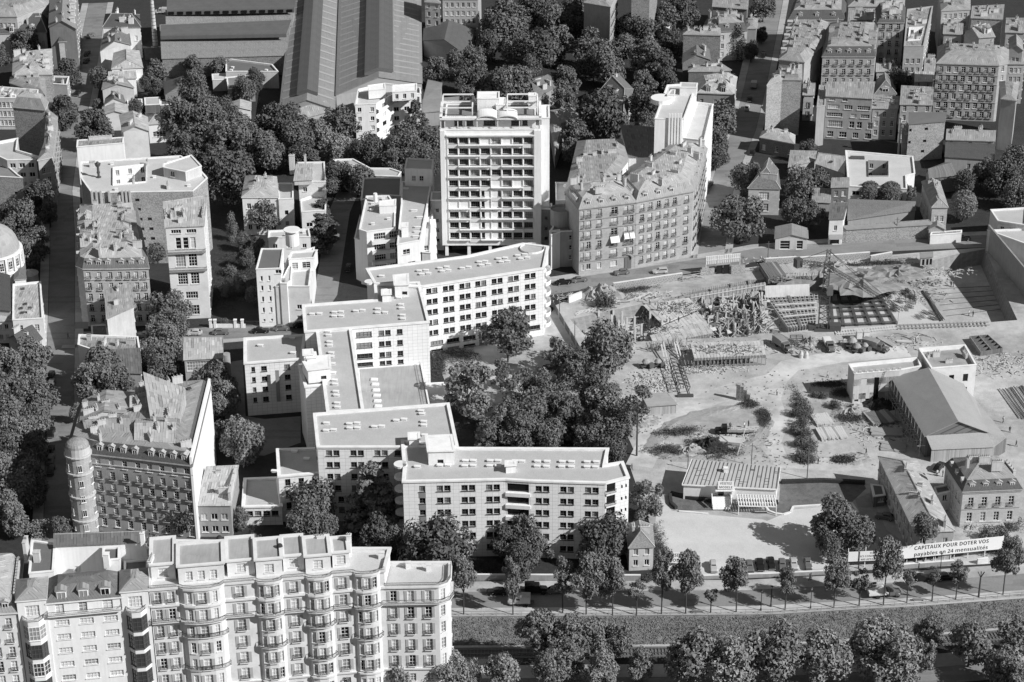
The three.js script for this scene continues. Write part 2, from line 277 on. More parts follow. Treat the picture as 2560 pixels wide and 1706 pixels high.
function band(g, P0, P1, y, h = 0.25, q = 0.18, m = M.kerb, name = 'cornice') {
  const L = Math.hypot(P1[0] - P0[0], P1[1] - P0[1]), d = [(P1[0] - P0[0]) / L, (P1[1] - P0[1]) / L], n = [-d[1], d[0]];
  const c = [(P0[0] + P1[0]) / 2 + n[0] * q / 2, (P0[1] + P1[1]) / 2 + n[1] * q / 2];
  return new B().box(c[0], y, c[1], L + q, h, q, Math.atan2(-d[1], d[0])).mesh(name, m, g);
}
function flatRoof(g, P, h, o = {}) {
  const par = o.par ?? 0.5, t = o.t ?? 0.35, I = inset(P, t), n = P.length, ov = o.ov ?? 0.1, O = inset(P, -ov);
  const b = new B(), c = o.lip ?? 0.22;
  if (o.well) { // open light court sunk into the roof
    const v = q => new THREE.Vector2(q[0], -q[1]), a = inset(P, t - 0.02).map(v), w = (area(o.well) < 0 ? o.well.slice().reverse() : o.well), H = w.map(v), all = a.concat(H), rb = new B(), wl = new B();
    const A = THREE.ShapeUtils.area(a) > 0 ? a : a.slice().reverse(), HH = THREE.ShapeUtils.area(H) < 0 ? H : H.slice().reverse(), al = A.concat(HH);
    for (const f of THREE.ShapeUtils.triangulateShape(A, [HH])) { const q = f.map(i => al[i]); rb.tri(...q.map(k => [k.x, h - par, -k.y]), ...q.map(k => [k.x, k.y])); }
    rb.mesh('roof', o.rm || M.gravel, g);
    const dp = o.wellDepth || 9; for (let i = 0; i < w.length; i++) { const p = w[i], q = w[(i + 1) % w.length], L = Math.hypot(q[0] - p[0], q[1] - p[1]); facade(g, wl, p, q, h - par - dp, h - par + 0.5, rows(L, { n: Math.max(1, Math.round(L / 3)), fl: Math.floor(dp / 3), w: 1.1, h: 1.6, y: h - par - dp + 0.8, st: 3, m: 0.6 }), { mix: 'mostly' }); }
    wl.flat(w, h - par - dp); wl.mesh('light_court', o.wellMat || M.white, g);
  } else new B().flat(inset(P, t - 0.02), h - par).mesh('roof', o.rm || M.gravel, g);
  for (let i = 0; i < n; i++) {
    const j = (i + 1) % n, v = (p, y) => [p[0], y, p[1]];
    b.quad(v(O[j], h), v(O[i], h), v(I[i], h), v(I[j], h)).quad(v(I[i], h - par), v(I[j], h - par), v(I[j], h), v(I[i], h));
    b.quad(v(O[j], h - c), v(O[i], h - c), v(O[i], h), v(O[j], h)).quad(v(P[j], h - c), v(P[i], h - c), v(O[i], h - c), v(O[j], h - c));
  }
  b.mesh('parapet', o.pm || M.coping, g);
}
const S3 = (p, y) => [p[0], y, p[1]];
function slopes(g, A, ya, C, yc, m, name = 'roof', th = 0) { const b = new B(), n = A.length; for (let i = 0; i < n; i++) { const j = (i + 1) % n; b.quad(S3(A[j], ya), S3(A[i], ya), S3(C[i], yc), S3(C[j], yc)); } return b.mesh(name, m, g); }
function mansard(g, P, h, o = {}) {
  const { d1 = 1.0, h1 = 2.4, d2 = 3.2, h2 = 1.3 } = o, E = inset(P, -0.25), A = inset(P, d1), C = inset(P, d1 + d2);
  band2(g, P, h - 0.3, 0.3, 0.3, o.trim);
  slopes(g, E, h, A, h + h1, o.m1 || M.slate, 'mansard_slope'); slopes(g, A, h + h1, C, h + h1 + h2, o.m2 || M.zinc, 'roof');
  new B().flat(C, h + h1 + h2).mesh('roof', o.m2 || M.zinc, g); return h + h1 + h2;
}
function band2(g, P, y, hh, q, m = M.kerb) { const O = inset(P, -q), b = new B(), n = P.length; for (let i = 0; i < n; i++) { const j = (i + 1) % n; b.quad(S3(O[j], y), S3(O[i], y), S3(O[i], y + hh), S3(O[j], y + hh)).quad(S3(P[j], y), S3(P[i], y), S3(O[i], y), S3(O[j], y)).quad(S3(O[j], y + hh), S3(O[i], y + hh), S3(P[i], y + hh), S3(P[j], y + hh)); } return b.mesh('cornice', m, g); }
function gable(g, wb, P, h, rh, e, m, ov = 0.35, name = 'roof') { // ridge runs from the middle of edge e to the middle of edge e+2
  const q = i => P[(e + i) % 4], m0 = lerp2(q(0), q(1), 0.5), m1 = lerp2(q(2), q(3), 0.5);
  wb.tri(S3(q(1), h), S3(q(0), h), S3(m0, h + rh)); wb.tri(S3(q(3), h), S3(q(2), h), S3(m1, h + rh));
  const ex = (a, b, t) => [a[0] + (b[0] - a[0]) * t / Math.hypot(b[0] - a[0], b[1] - a[1]), a[1] + (b[1] - a[1]) * t / Math.hypot(b[0] - a[0], b[1] - a[1])];
  const r0 = ex(m0, m1, -ov), r1 = ex(m1, m0, -ov), half = Math.hypot(q(0)[0] - q(1)[0], q(0)[1] - q(1)[1]) / 2, dy = rh / half * ov, b = new B();
  const side = (a, c) => { const A = ex(ex(a, m0, -ov), lerp2(ex(c, m1, -ov), [0, 0], 0), -ov), C = ex(ex(c, m1, -ov), ex(a, m0, -ov), -ov); return [A, C]; };
  for (const [a, c] of [[q(1), q(2)], [q(0), q(3)]]) { const [A, C] = side(a, c); b.quad(S3(A, h - dy), S3(C, h - dy), S3(r1, h + rh), S3(r0, h + rh)).quad(S3(A, h - dy - 0.14), S3(C, h - dy - 0.14), S3(C, h - dy), S3(A, h - dy)).quad(S3(A, h - dy - 0.14), S3(C, h - dy - 0.14), S3(r1, h + rh - 0.14), S3(r0, h + rh - 0.14)).quad(S3(A, h - dy - 0.14), S3(A, h - dy), S3(r0, h + rh), S3(r0, h + rh - 0.14)).quad(S3(C, h - dy - 0.14), S3(C, h - dy), S3(r1, h + rh), S3(r1, h + rh - 0.14)); }
  return b.mesh(name, m, g);
}
function hip(g, P, h, rh, e, ins, m, ov = 0.3) { // hipped roof on four corners; ridge from edge e to edge e+2, pulled in by ins
  const O = inset(P, -ov), q = i => O[(e + i) % 4], m0 = lerp2(q(0), q(1), 0.5), m1 = lerp2(q(2), q(3), 0.5), l = Math.hypot(m1[0] - m0[0], m1[1] - m0[1]), k = Math.min(0.5, ins / l), r0 = lerp2(m0, m1, k), r1 = lerp2(m0, m1, 1 - k), b = new B(), t = h + rh;
  b.quad(S3(q(2), h), S3(q(1), h), S3(r0, t), S3(r1, t)).quad(S3(q(0), h), S3(q(3), h), S3(r1, t), S3(r0, t));
  b.tri(S3(q(1), h), S3(q(0), h), S3(r0, t), [0, 0], [6, 0], [3, 5]).tri(S3(q(3), h), S3(q(2), h), S3(r1, t), [0, 0], [6, 0], [3, 5]);
  const f = new B(); for (let i = 0; i < 4; i++) f.quad(S3(O[(i + 1) % 4], h - 0.18), S3(O[i], h - 0.18), S3(O[i], h), S3(O[(i + 1) % 4], h)); f.mesh('eaves', M.kerb, g);
  const r = b.mesh('roof', m, g); const rg = new B(); if (k < 0.49) rg.beam(S3(r0, t), S3(r1, t), 0.22); for (const [a, c] of [[q(0), r0], [q(1), r0], [q(2), r1], [q(3), r1]]) rg.beam(S3(a, h + 0.03), S3(c, t + 0.03), 0.2, 0.1); rg.mesh('ridge', M.zinc, g); return r;
}
function shedRoof(g, wb, P, h, rh, e, m, ov = 0.25) { // edge e is the high side
  const n = 4, q = i => P[(e + i) % n]; wb.quad(S3(q(1), h), S3(q(0), h), S3(q(0), h + rh), S3(q(1), h + rh)).tri(S3(q(2), h), S3(q(1), h), S3(q(1), h + rh)).tri(S3(q(0), h), S3(q(3), h), S3(q(0), h + rh));
  const O = inset(P, -ov), w = i => O[(e + i) % n]; const b = new B(); b.quad(S3(w(3), h), S3(w(2), h), S3(w(1), h + rh), S3(w(0), h + rh)).quad(S3(w(3), h - 0.14), S3(w(2), h - 0.14), S3(w(2), h), S3(w(3), h)).quad(S3(w(3), h - 0.14), S3(w(2), h - 0.14), S3(w(1), h + rh - 0.14), S3(w(0), h + rh - 0.14)).quad(S3(w(2), h - 0.14), S3(w(1), h + rh - 0.14), S3(w(1), h + rh), S3(w(2), h)).quad(S3(w(3), h - 0.14), S3(w(0), h + rh - 0.14), S3(w(0), h + rh), S3(w(3), h)); return b.mesh('roof', m, g);
}
function inside(p, P) { let c = false; for (let i = 0, j = P.length - 1; i < P.length; j = i++) { const a = P[i], b = P[j]; if ((a[1] > p[1]) !== (b[1] > p[1]) && p[0] < (b[0] - a[0]) * (p[1] - a[1]) / (b[1] - a[1]) + a[0]) c = !c; } return c; }
function scatterIn(P, n, d = 1.2) { const I = inset(P, d), xs = I.map(p => p[0]), zs = I.map(p => p[1]), out = []; for (let k = 0; k < n * 30 && out.length < n; k++) { const p = [rr(Math.min(...xs), Math.max(...xs)), rr(Math.min(...zs), Math.max(...zs))]; if (inside(p, I) && out.every(q => Math.hypot(p[0] - q[0], p[1] - q[1]) > 2)) out.push(p); } return out; }
const area = P => { let s = 0; P.forEach((p, i) => { const q = P[(i + 1) % P.length]; s += p[0] * q[1] - q[0] * p[1]; }); return s; };
/* one building. P = outline at wall-top height h, listed clockwise in plan from the far left corner (edges: 0 far, 1 right, 2 near, 3 left for four corners) */
function bld(name, label, h, P, o = {}) {
  if (area(P) < 0) P = P.slice().reverse();
  const c = ctr(P), y0 = o.y0 || 0, g = o.into || thing(name, label, o.cat || 'building', [c[0], y0, c[1]], o.group), wb = new B(), n = P.length, w = o.w || M.render;
  const by = {}; for (const [e, s] of o.f || []) (by[e] ||= []).push(s);
  g.userF ||= {};
  for (let i = 0; i < n; i++) {
    const P0 = P[(i + 1) % n], P1 = P[i], L = Math.hypot(P1[0] - P0[0], P1[1] - P0[1]); let R = [], sp = by[i] || [];
    for (const s of sp) R = R.concat(Array.isArray(s) ? s : rows(L, s));
    const fo = sp.find(s => !Array.isArray(s)) || {};
    facade(g, wb, P0, P1, y0, h, R.filter(r => r.y + r.h < h - 0.05), { mix: o.mix, fm: o.fm, t: o.t, rec: o.rec, blind: o.blind, trim: o.trim, ...fo.o });
    for (const s of sp) if (!Array.isArray(s) && s.long) for (const k of s.long) balcony(g, [P0, P1], (s.y ?? 1) + k * (s.st || 3.1) - 0.05, 0.7, { m: o.trim });
    for (const s of sp) if (!Array.isArray(s) && s.bands) for (const y of s.bands) band(g, P0, P1, y, 0.22, 0.16, o.trim || M.kerb);
  }
  let top = h; const r = o.roof || 'flat';
  if (r === 'flat') { flatRoof(g, P, h, o); top = h - (o.par ?? 0.5); }
  else if (r === 'mansard') { top = mansard(g, P, h, o); }
  else if (r === 'gable') { gable(g, wb, P, h, o.rh || 2, o.e || 0, o.rm || M.zinc, o.ov); top = h + (o.rh || 2) * 0.5; }
  else if (r === 'hip') { hip(g, P, h, o.rh || 2, o.e || 0, o.ins ?? 3, o.rm || M.slate); top = h + (o.rh || 2) * 0.5; }
  else if (r === 'shed') { shedRoof(g, wb, P, h, o.rh || 1, o.e || 0, o.rm || M.zinc); top = h + (o.rh || 1) * 0.4; }
  else if (r === 'low') { const C = inset(P, o.d || 3); slopes(g, inset(P, -0.25), h, C, h + (o.rh || 1.2), o.rm || M.zinc); new B().flat(C, h + (o.rh || 1.2)).mesh('roof', o.rm || M.zinc, g); band2(g, P, h - 0.3, 0.28, 0.25, o.trim); top = h + (o.rh || 1.2) * 0.8; }
  wb.mesh('wall', w, g);
  const turn = Math.atan2(-(P[1][1] - P[0][1]), P[1][0] - P[0][0]);
  for (const [e, s, hh, pp] of o.party || []) { // party wall rising above the roof with a row of pots
    const P0 = P[e], P1 = P[(e + 1) % n], q = ctr([P0, P1]), L = Math.hypot(P1[0] - P0[0], P1[1] - P0[1]), ins = lerp2(q, c, 0.3 / Math.max(1, Math.hypot(c[0] - q[0], c[1] - q[1])));
    chimney(g, ins[0], ins[1], h, L * s, 0.55, hh, Math.atan2(-(P1[1] - P0[1]), P1[0] - P0[0]), o.cm || M.render, pp || 10);
  }
  if (o.chim) scatterIn(P, Math.ceil(o.chim * 1.6), 1.3).forEach(p => chimney(g, p[0], p[1], top - 0.2, pick([1.2, 1.8, 2.4]), 0.55, pick([1.0, 1.5]), turn + (rnd() < 0.6 ? Math.PI / 2 : 0), o.cm || M.render, pick([3, 4, 5])));
  if (o.vents) scatterIn(P, o.vents, 1.5).forEach(p => roofHatch(g, p[0], p[1], top, turn, o.vm || M.coping));
  if (o.sky) scatterIn(P, o.sky, 2).forEach(p => skylight(g, p[0], p[1], top + 0.15, turn));
  for (const [e, k, dw, dh] of o.dorm || []) { const P0 = P[(e + 1) % n], P1 = P[e], d = Math.hypot(P1[0] - P0[0], P1[1] - P0[1]), nn = [-(P1[1] - P0[1]) / d, (P1[0] - P0[0]) / d]; for (let i = 0; i < k; i++) { const p = lerp2(P0, P1, (i + 0.7) / (k + 0.4)); dormer(g, [p[0] - nn[0] * 0.35, p[1] - nn[1] * 0.35], h + 0.15, Math.atan2(nn[0], nn[1]), dw || 1.1, dh || 1.9, 1.5, o.dm || M.zinc, o.dw || M.render); } }
  g._P = P; g._h = h; return g;
}
const quadFrom = (a, b, c) => [a, b, c, [a[0] + c[0] - b[0], a[1] + c[1] - b[1]]];

// ---------- ground, streets, railway cutting, excavation ----------
const pitTop = [[15.6,-12.4], [48.6,-27.7], [66.2,-35.9], [86.6,-39.2], [94.7,-40.5], [103.8,-43.2], [118.2,-47.9], [126.1,-52.2], [134.8,-55.6], [134.4,-10.2], [113.7,-7.0], [84.8,-4.7], [65.2,-3.3], [62.0,-1.4], [46.1,-0.5], [34.8,0.8], [20.8,1.2]];
const PIT = -4.2;
const cutN = [[-14, 126.8], [38, 126.9], [54, 126.8], [84, 124.0], [108, 121.0], [175, 111]]; // fence line above the railway
const cutS = cutN.map(([x, z], i) => [x, z + 14.8]);
function sheet(outer, holes, y, m, name) {
  const v = p => new THREE.Vector2(p[0], -p[1]), fix = (q, ccw) => (THREE.ShapeUtils.area(q) > 0) === ccw ? q : q.reverse();
  const o = fix(outer.map(v), true), H = holes.map(h => fix(h.map(v), false)), all = o.concat(...H), b = new B();
  for (const f of THREE.ShapeUtils.triangulateShape(o, H)) { const q = f.map(i => all[i]); b.tri(...q.map(w => [w.x, y, -w.y]), ...q.map(w => [w.x, w.y])); }
  return ground(name, b, m);
}
const cutHole = [...cutN, ...cutS.slice().reverse()];
sheet([[-2500, -4000], [2500, -4000], [2500, 900], [-2500, 900]], [pitTop, cutHole], 0, M.soil, 'ground');
const sitePoly = [[11.0,-20.2], [19.5,-28.4], [47.3,-38.5], [54.1,-40.6], [69.7,-45.2], [114.6,-53.4], [134.8,-56.6], [170, -66], [170, 96], [102.7,108.0], [82.9,109.5], [67.4,110.9], [52.9,111.7], [39.3,112.5], [30.3,112.7], [31.1,94.5], [27.5,65.9], [28.9,58.3], [25.4,37.1], [19.5,17.5], [17.0,0.9]];
sheet(sitePoly, [pitTop], 0.02, M.dirt, 'site_ground');
{ // sides and floor of the excavation
  const bot = inset(area(pitTop) < 0 ? pitTop.slice().reverse() : pitTop, 1.1), top = area(pitTop) < 0 ? pitTop.slice().reverse() : pitTop, b = new B(), n = top.length;
  for (let i = 0; i < n; i++) { // rough earth face in three steps
    const j = (i + 1) % n, seg = Math.max(1, Math.round(Math.hypot(top[j][0] - top[i][0], top[j][1] - top[i][1]) / 2));
    for (let k = 0; k < seg; k++) for (let q = 0; q < 4; q++) {
      const P = (kk, qq) => { const t = kk / seg, a = lerp2(top[i], top[j], t), c = lerp2(bot[i], bot[j], t), w = qq / 4, e = kk === 0 || kk === seg || qq === 0 || qq === 4 ? 0 : (hash(i * 40 + kk, qq, 3) - 0.5) * 0.8, p = lerp2(a, c, w + e * 0.5); return [p[0], PIT * w, p[1]]; };
      b.quad(P(k, q + 1), P(k + 1, q + 1), P(k + 1, q), P(k, q));
    }
  }
  ground('excavation_bank', b, M.dirtMid); sheet(bot, [], PIT, M.dirt, 'excavation_floor');
}
{ // railway cutting
  const b = new B(), f = new B(), n = cutN.length, off = (P, d) => P.map(p => [p[0], p[1] + d]);
  const A = cutN, A2 = off(cutN, 4.4), C2 = off(cutN, 11.2), C = cutS;
  for (let i = 0; i < n - 1; i++) { b.quad(S3(A2[i], -4), S3(A2[i + 1], -4), S3(A[i + 1], 0), S3(A[i], 0)).quad(S3(C2[i + 1], -4), S3(C2[i], -4), S3(C[i], 0), S3(C[i + 1], 0)); f.quad(S3(C2[i], -4), S3(C2[i + 1], -4), S3(A2[i + 1], -4), S3(A2[i], -4)); }
  ground('railway_bank', b, M.bank); ground('railway_bed', f, M.ballast);
  const w = new B(); w.quad([-14, -4, 131.2], [-14, -4, 138], [-14, 0, 141.6], [-14, 0, 126.8]); ground('cutting_end_wall', w, M.stoneDark);
  const path = new B(), P1 = off(cutN, 4.5), P2 = off(cutN, 5.3); for (let i = 0; i < n - 1; i++) path.quad(S3(P2[i], -3.98), S3(P2[i + 1], -3.98), S3(P1[i + 1], -3.98), S3(P1[i], -3.98)); ground('track_path', path, M.sand);
  for (const [d, nm] of [[6.4, 'far'], [9.3, 'near']]) {
    const g = thing('railway_track', `${nm === 'far' ? 'farther' : 'nearer'} railway track with dark sleepers in the cutting`, 'track', [40, -4, 126.8 + d]);
    const r = new B(); for (const k of [0, 1.44]) for (let i = 0; i < n - 1; i++) r.beam(S3([A[i][0], A[i][1] + d + k], -3.72), S3([A[i + 1][0], A[i + 1][1] + d + k], -3.72), 0.09, 0.15); r.mesh('rail', M.rail, g);
    let cnt = 0; const sg = cached('sleeper', () => new B().box(0, 0, 0, 0.26, 0.15, 2.4).geo());
    for (let i = 0; i < n - 1; i++) { const l = Math.hypot(A[i + 1][0] - A[i][0], A[i + 1][1] - A[i][1]), a = Math.atan2(-(A[i + 1][1] - A[i][1]), A[i + 1][0] - A[i][0]); for (let s = 0; s < l && A[i][0] + s < 122; s += 0.72) { const p = lerp2(A[i], A[i + 1], s / l); put(g, 'sleeper', sg, M.woodDark, p[0], -3.97, p[1] + d + 0.72, a); cnt++; } }
  }
}
function strip(C, w, y, m, name, off = 0) { // ribbon along a centre line
  const n = C.length, N = C.map((p, i) => { const a = C[Math.max(0, i - 1)], b = C[Math.min(n - 1, i + 1)], l = Math.hypot(b[0] - a[0], b[1] - a[1]); return [-(b[1] - a[1]) / l, (b[0] - a[0]) / l]; }), b = new B();
  const L = C.map((p, i) => [p[0] - N[i][0] * (w / 2 - off), p[1] - N[i][1] * (w / 2 - off)]), R = C.map((p, i) => [p[0] + N[i][0] * (w / 2 + off), p[1] + N[i][1] * (w / 2 + off)]);
  for (let i = 0; i < n - 1; i++) b.tri(S3(L[i], y), S3(R[i], y), S3(R[i + 1], y), L[i], R[i], R[i + 1]).tri(S3(L[i], y), S3(R[i + 1], y), S3(L[i + 1], y), L[i], R[i + 1], L[i + 1]);
  if (y > 0.08) for (let i = 0; i < n - 1; i++) for (const E of [L, R]) b.quad(S3(E[i], 0), S3(E[i + 1], 0), S3(E[i + 1], y), S3(E[i], y));
  return ground(name, b, m);
}
const stA = [[-156.7,-285.9], [-154.1,-261.3], [-149.1,-219.1], [-143.9,-169.5], [-140.9,-131.6], [-137.0,-101.7], [-130.0,-67.3], [-118.8,-4.6], [-114.0,23.5], [-106.6,62.6], [-101.2,92.7], [-95, 190]];
const stB = [[-117.4,-3.3], [-97.2,-3.2], [-76.5,-5.8], [-66.1,-7.0], [-52, 2], [-37, -8], [11.5,-32.1], [33.0,-39.3], [54.2,-46.5], [70.5,-53.2], [96.3,-57.5], [135.0,-60.9], [210, -66]];
const stC = [[56.1,-49.9], [62.6,-94.7], [69.0,-124.0], [75.6,-149.2], [83.0,-187.5], [92.6,-241.0], [101.4,-291.0], [160, -420]];
const stD = [[-70, 120.4], [50, 120.6], [83, 118], [110, 115], [170, 107]];
strip([[29.6,65.2], [32.6,55.5], [33.8,48.3], [37.9,40.3], [45.6,34.8], [55.4,27.6], [66.5,22.2], [70.8,15.1], [83.5,10.3], [102.3,7.3]], 6.5, 0.026, M.track, 'site_track'); strip([[66.5,22.2], [63.6,32.3], [64.2,43.6], [61.2,54.5], [63.3,63.6], [82.1,65.9]], 6, 0.03, M.track, 'site_track');
strip(stA, 7, 0.024, M.asphaltDark, 'road'); strip(stA, 2.4, 0.13, M.pave, 'pavement', 4.8); strip(stA, 2.2, 0.13, M.pave, 'pavement', -4.7);
strip(stB, 8, 0.028, M.asphalt, 'road'); strip(stB.slice(6), 2.6, 0.13, M.pave, 'pavement', -5.3); strip(stB.slice(0, 5), 1.8, 0.13, M.pave, 'pavement', 4.9);
strip(stC, 7.4, 0.032, M.asphalt, 'road'); strip(stC, 2.4, 0.13, M.pave, 'pavement', -4.9); strip(stC, 2.2, 0.13, M.pave, 'pavement', 4.9);
strip(stD, 6, 0.036, M.asphalt, 'boulevard'); strip(stD, 3.9, 0.13, M.sand, 'pavement', -4.95); strip(stD, 3, 0.13, M.sand, 'pavement', 4.6);
strip([[-30, 146.4], [54, 146.2], [84, 143.6], [108, 140.8], [175, 131]], 4.4, 0.1, M.sand, 'pavement', 0); strip([[-30, 151.4], [54, 151.2], [84, 148.6], [108, 145.8], [175, 136]], 5.4, 0.04, M.asphalt, 'road');
strip([[-55.0,-9.7], [-50.9,-28.6], [-51.1,-84.5], [-49.5,-100.1]], 6.4, 0.04, M.asphalt, 'lane');
sheet([[-21.1,6.3], [-6.6,0.6], [7.5,-8.7], [12.0,-20.2], [17.0,0.1], [18.7,17.5], [16.4,31.7], [10.8,36.9], [-9.1,42.6], [-14.0,35.0], [-18.1,17.0]], [], 0.02, M.sand, 'garden_path');
sheet([[31.3,94.5], [33.3,78.0], [35.9,85.1], [45.0,87.1], [56.1,89.2], [56.9,89.8], [63.8,84.9], [76.1,83.1], [77.4,95.1], [78.6,102.3], [67.6,109.3], [53.1,110.6], [41.0,111.8], [31.5,111.7]], [], 0.026, M.forecourt, 'forecourt');
sheet([[36.5,82.5], [36.1,78.2], [39.4,78.2], [46.4,81.5], [50.0,82.1], [57.4,82.8], [60.5,81.7], [61.9,72.5], [62.4,71.4], [80.9,73.7], [81.2,76.0], [77.2,81.8], [63.9,83.3], [62.9,85.8], [60.5,87.4], [58.5,86.4], [57.4,83.8], [57.2,83.8], [48.7,85.3], [45.5,85.2], [37.4,85.0]], [], 0.03, M.lawn, 'lawn');
sheet([[77.9,80.5], [81.6,78.0], [83.1,93.9], [86.7,100.1], [80.2,100.0], [78.4,90.1]], [], 0.03, M.dirtMid, 'yard');
sheet([[-75.9,12.0], [-69.4,9.7], [-65.4,39.6], [-60.7,41.1], [-51.9,39.8], [-50.8,52.9], [-58.9,59.0], [-66.9,58.3]], [], 0.03, M.asphaltDark, 'courtyard');
sheet([[-39.2,88.6], [-34.5,88.6], [-33.9,98.5], [-36.9,102.1], [-38.5,98.4]], [], 0.03, M.asphalt, 'courtyard');

// ---------- the new white apartment complex in the middle ----------
{
 const o0=[-12,0,55],g=thing('apartment_complex','big new white apartment complex of joined zigzag flat-roofed wings with paired square windows','building',o0);
 const K={into:g,w:M.slab,fm:M.frameDark,mix:'mostly',blind:M.curtain,rm:M.gravel,par:0.45,t:0.55,ov:0.22,lip:0.4,rec:0.32};
 const R=(ys,xs,h=1.45,t='two',pm)=>ys.map(y=>({y,h,t,pm,xs}));
 const pr=(c,w=1.36)=>[[c - w / 2 - 0.12,w],[c+w / 2+0.12,w]];
 const lids=(list,h)=>list.forEach(p=>roofHatch(g,p[0],p[1],h,-0.12+rr(-0.03,0.03),M.coping,1.45,0.85,0.4));
 const box=(P,h,y0,nm,door)=>{const b=bld('','',h,P,{...K,y0,par:0.06,t:0.3,ov:0.3,lip:0.16,rm:M.coping,w:M.white,f:door?[[2,[{y:y0+0.6,h:1.0,t:'hole',xs:[[door,1.3]],pm:M.glass}]]]:[]});return b;};
 const s5=[17.05,14.05,11.05,8.05,5.05];
 // north wing
 const W1=[[-37.6,-3.8],[-11.9,-11.2],[3.1,-19.1],[9.8,-16.9],[8.4,-3.3],[-22.7,7.1],[-35.0,5.1]];
 const L1=Math.hypot(W1[4][0]- W1[5][0],W1[4][1]- W1[5][1]);
 const c7=[0.075,0.21,0.345,0.475,0.61,0.745,0.885].map(t=>t*L1);
 bld('','',19.5,W1,{...K,f:[[4,R(s5,c7.flatMap(c=>pr(c)))],[4,R([2.0],c7.map(c=>[c+1,3.4]),1.3,'std')],[4,R([0.15],c7.slice(0,5).map(c=>[c+1,3.2]),0.7,'one')]],rec:0.32});
 for(let k=0;k<6;k++){// rounded balconies on the end of the north wing
 const a=W1[4],b=W1[3],m=lerp2(a,b,0.3),y=16.6 - k*3,pts=[];for(let i=0;i<=8;i++){const t=i / 8*Math.PI;pts.push([m[0]+Math.sin(t)*1.5,m[1]+Math.cos(t)*2.4]);}
 const s=new B();for(let i=0;i<8;i++){s.tri(S3(m,y),S3(pts[i],y),S3(pts[i+1],y)).quad(S3(pts[i],y - 0.2),S3(pts[i+1],y - 0.2),S3(pts[i+1],y+0.95),S3(pts[i],y+0.95)).tri(S3(m,y - 0.2),S3(pts[i+1],y - 0.2),S3(pts[i],y - 0.2));}s.mesh('balcony',M.white,g);
 put(g,'window',paneGeo(2.6,1.7),M.glass,m[0]+0.06,y+0.9,m[1]+0.2,Math.PI / 2);
}
{const p=[5.5,-17.0],s=new B();s.cyl(p[0],18.6,p[1]+1,3.2,0.95,3.2,20,false);s.mesh('round_parapet',M.coping,g);const q=[-36.4,3.8];new B().cyl(q[0],18.9,q[1],1.3,0.5,1.3,16).mesh('round_balcony',M.coping,g);}
 lids([[-23.8,-2.4],[-22.1,-2.7],[-23.1,-0.3],[-21.4,-0.8],[-18.5,-3.9],[-16.8,-4.7],[-17.8,-2.0],[-16.3,-2.6],[-12.7,-3.8],[-11.1,-4.5],[-8.3,-7.6],[-6.8,-8.0],[-7.7,-5.5],[-6.0,-6.2],[-3.3,-9.5],[-1.6,-10.0],[-2.6,-7.5],[-1.0,-7.9],[-33.4,0.6],[1.7,-11.4],[3.5,-12.1],[2.5,-9.4],[4.2,-10.1]],19.05);
 // link wing, spine, middle wing, front wing
 const W2=[[-52.4,16.7],[-34.2,14.0],[-35.0,4.9],[-23.7,3.8],[-20.4,26.8],[-50.6,31.6]];
 const L2=Math.hypot(W2[4][0]- W2[5][0],W2[4][1]- W2[5][1]),u2=x=>(x - 330)/ 840*L2;
 bld('','',19.2,W2,{...K,f:[[4,R([16.3,13.3,10.3],[[u2(725),3.9],...pr(u2(866)),[u2(968),1.4]])],[4,R([8.1],[[u2(725),3.9],...pr(u2(866)),[u2(968),1.4]],1.2)],[5,R([16.3,13.3,10.3,7.3,4.3],[[4,1.2],[9,1.2]])]]});
 lids([[-49.6,21.8],[-47.8,21.6],[-44.1,20.9],[-42.5,20.6],[-44.0,23.1],[-42.3,23.0],[-38.8,20.3],[-37.2,19.9],[-33.4,19.2],[-33.3,21.4],[-31.5,21.2],[-27.7,16.8],[-27.5,18.9],[-27.1,22.8],[-26.9,24.8],[-28.4,12.8]],18.75);
 box([[-30.0,6.3],[-26.4,5.5],[-26.0,11.9],[-29.4,12.1]],22.3,18.75,'',2.4);box([[-32.7,11.8],[-30.6,11.4],[-30.4,14.5],[-32.5,14.8]],20.9,18.75);
 const W3=[[-47.8,30.6],[-39.5,29.5],[-34.0,71.0],[-42.2,71.9]];
 bld('','',18.9,W3,{...K,f:[[3,R([16,13,10,7,4],[[5,1.3],[10,1.3],[31,1.3],[36,1.3]])],[1,R([16,13,10],[[6,1.3],[12,1.3],[18,1.3],[24,1.3],[30,1.3],[36,1.3]])]]});
 lids([[-45.0,30.9],[-44.7,33.0],[-44.2,36.5],[-44.0,38.4],[-43.4,42.3],[-43.2,44.3],[-42.7,47.9],[-42.2,52.6],[-41.6,56.3],[-41.3,58.3],[-40.9,61.9],[-40.6,63.8],[-40.2,67.5],[-40.0,69.5]],18.45);
 bld('','',18.5,[[-50.8,47.8],[-44.8,46.7],[-43.4,57.8],[-48.3,58.8]],{...K,f:[[2,R([15.2,12.2,9.2,6.2],[[5.2,1.3]])]]});
 box([[-49.6,51.1],[-43.2,49.7],[-42.5,56.1],[-47.6,57.3]],22,18.4,'',3.6);box([[-49.2,50.0],[-47.2,49.7],[-46.7,52.3],[-48.9,52.7]],23.6,21.9);box([[-48.5,50.4],[-46.5,50.0],[-46.0,52.7],[-48.1,53.0]],23,21.9);
 const T8=[[-38.2,29.8],[-22.6,27.6],[-17.2,71.5],[-33.9,72.2]];
 bld('','',8,T8,{...K,par:0.25,rm:M.terrace,t:0.3,lip:0.25});
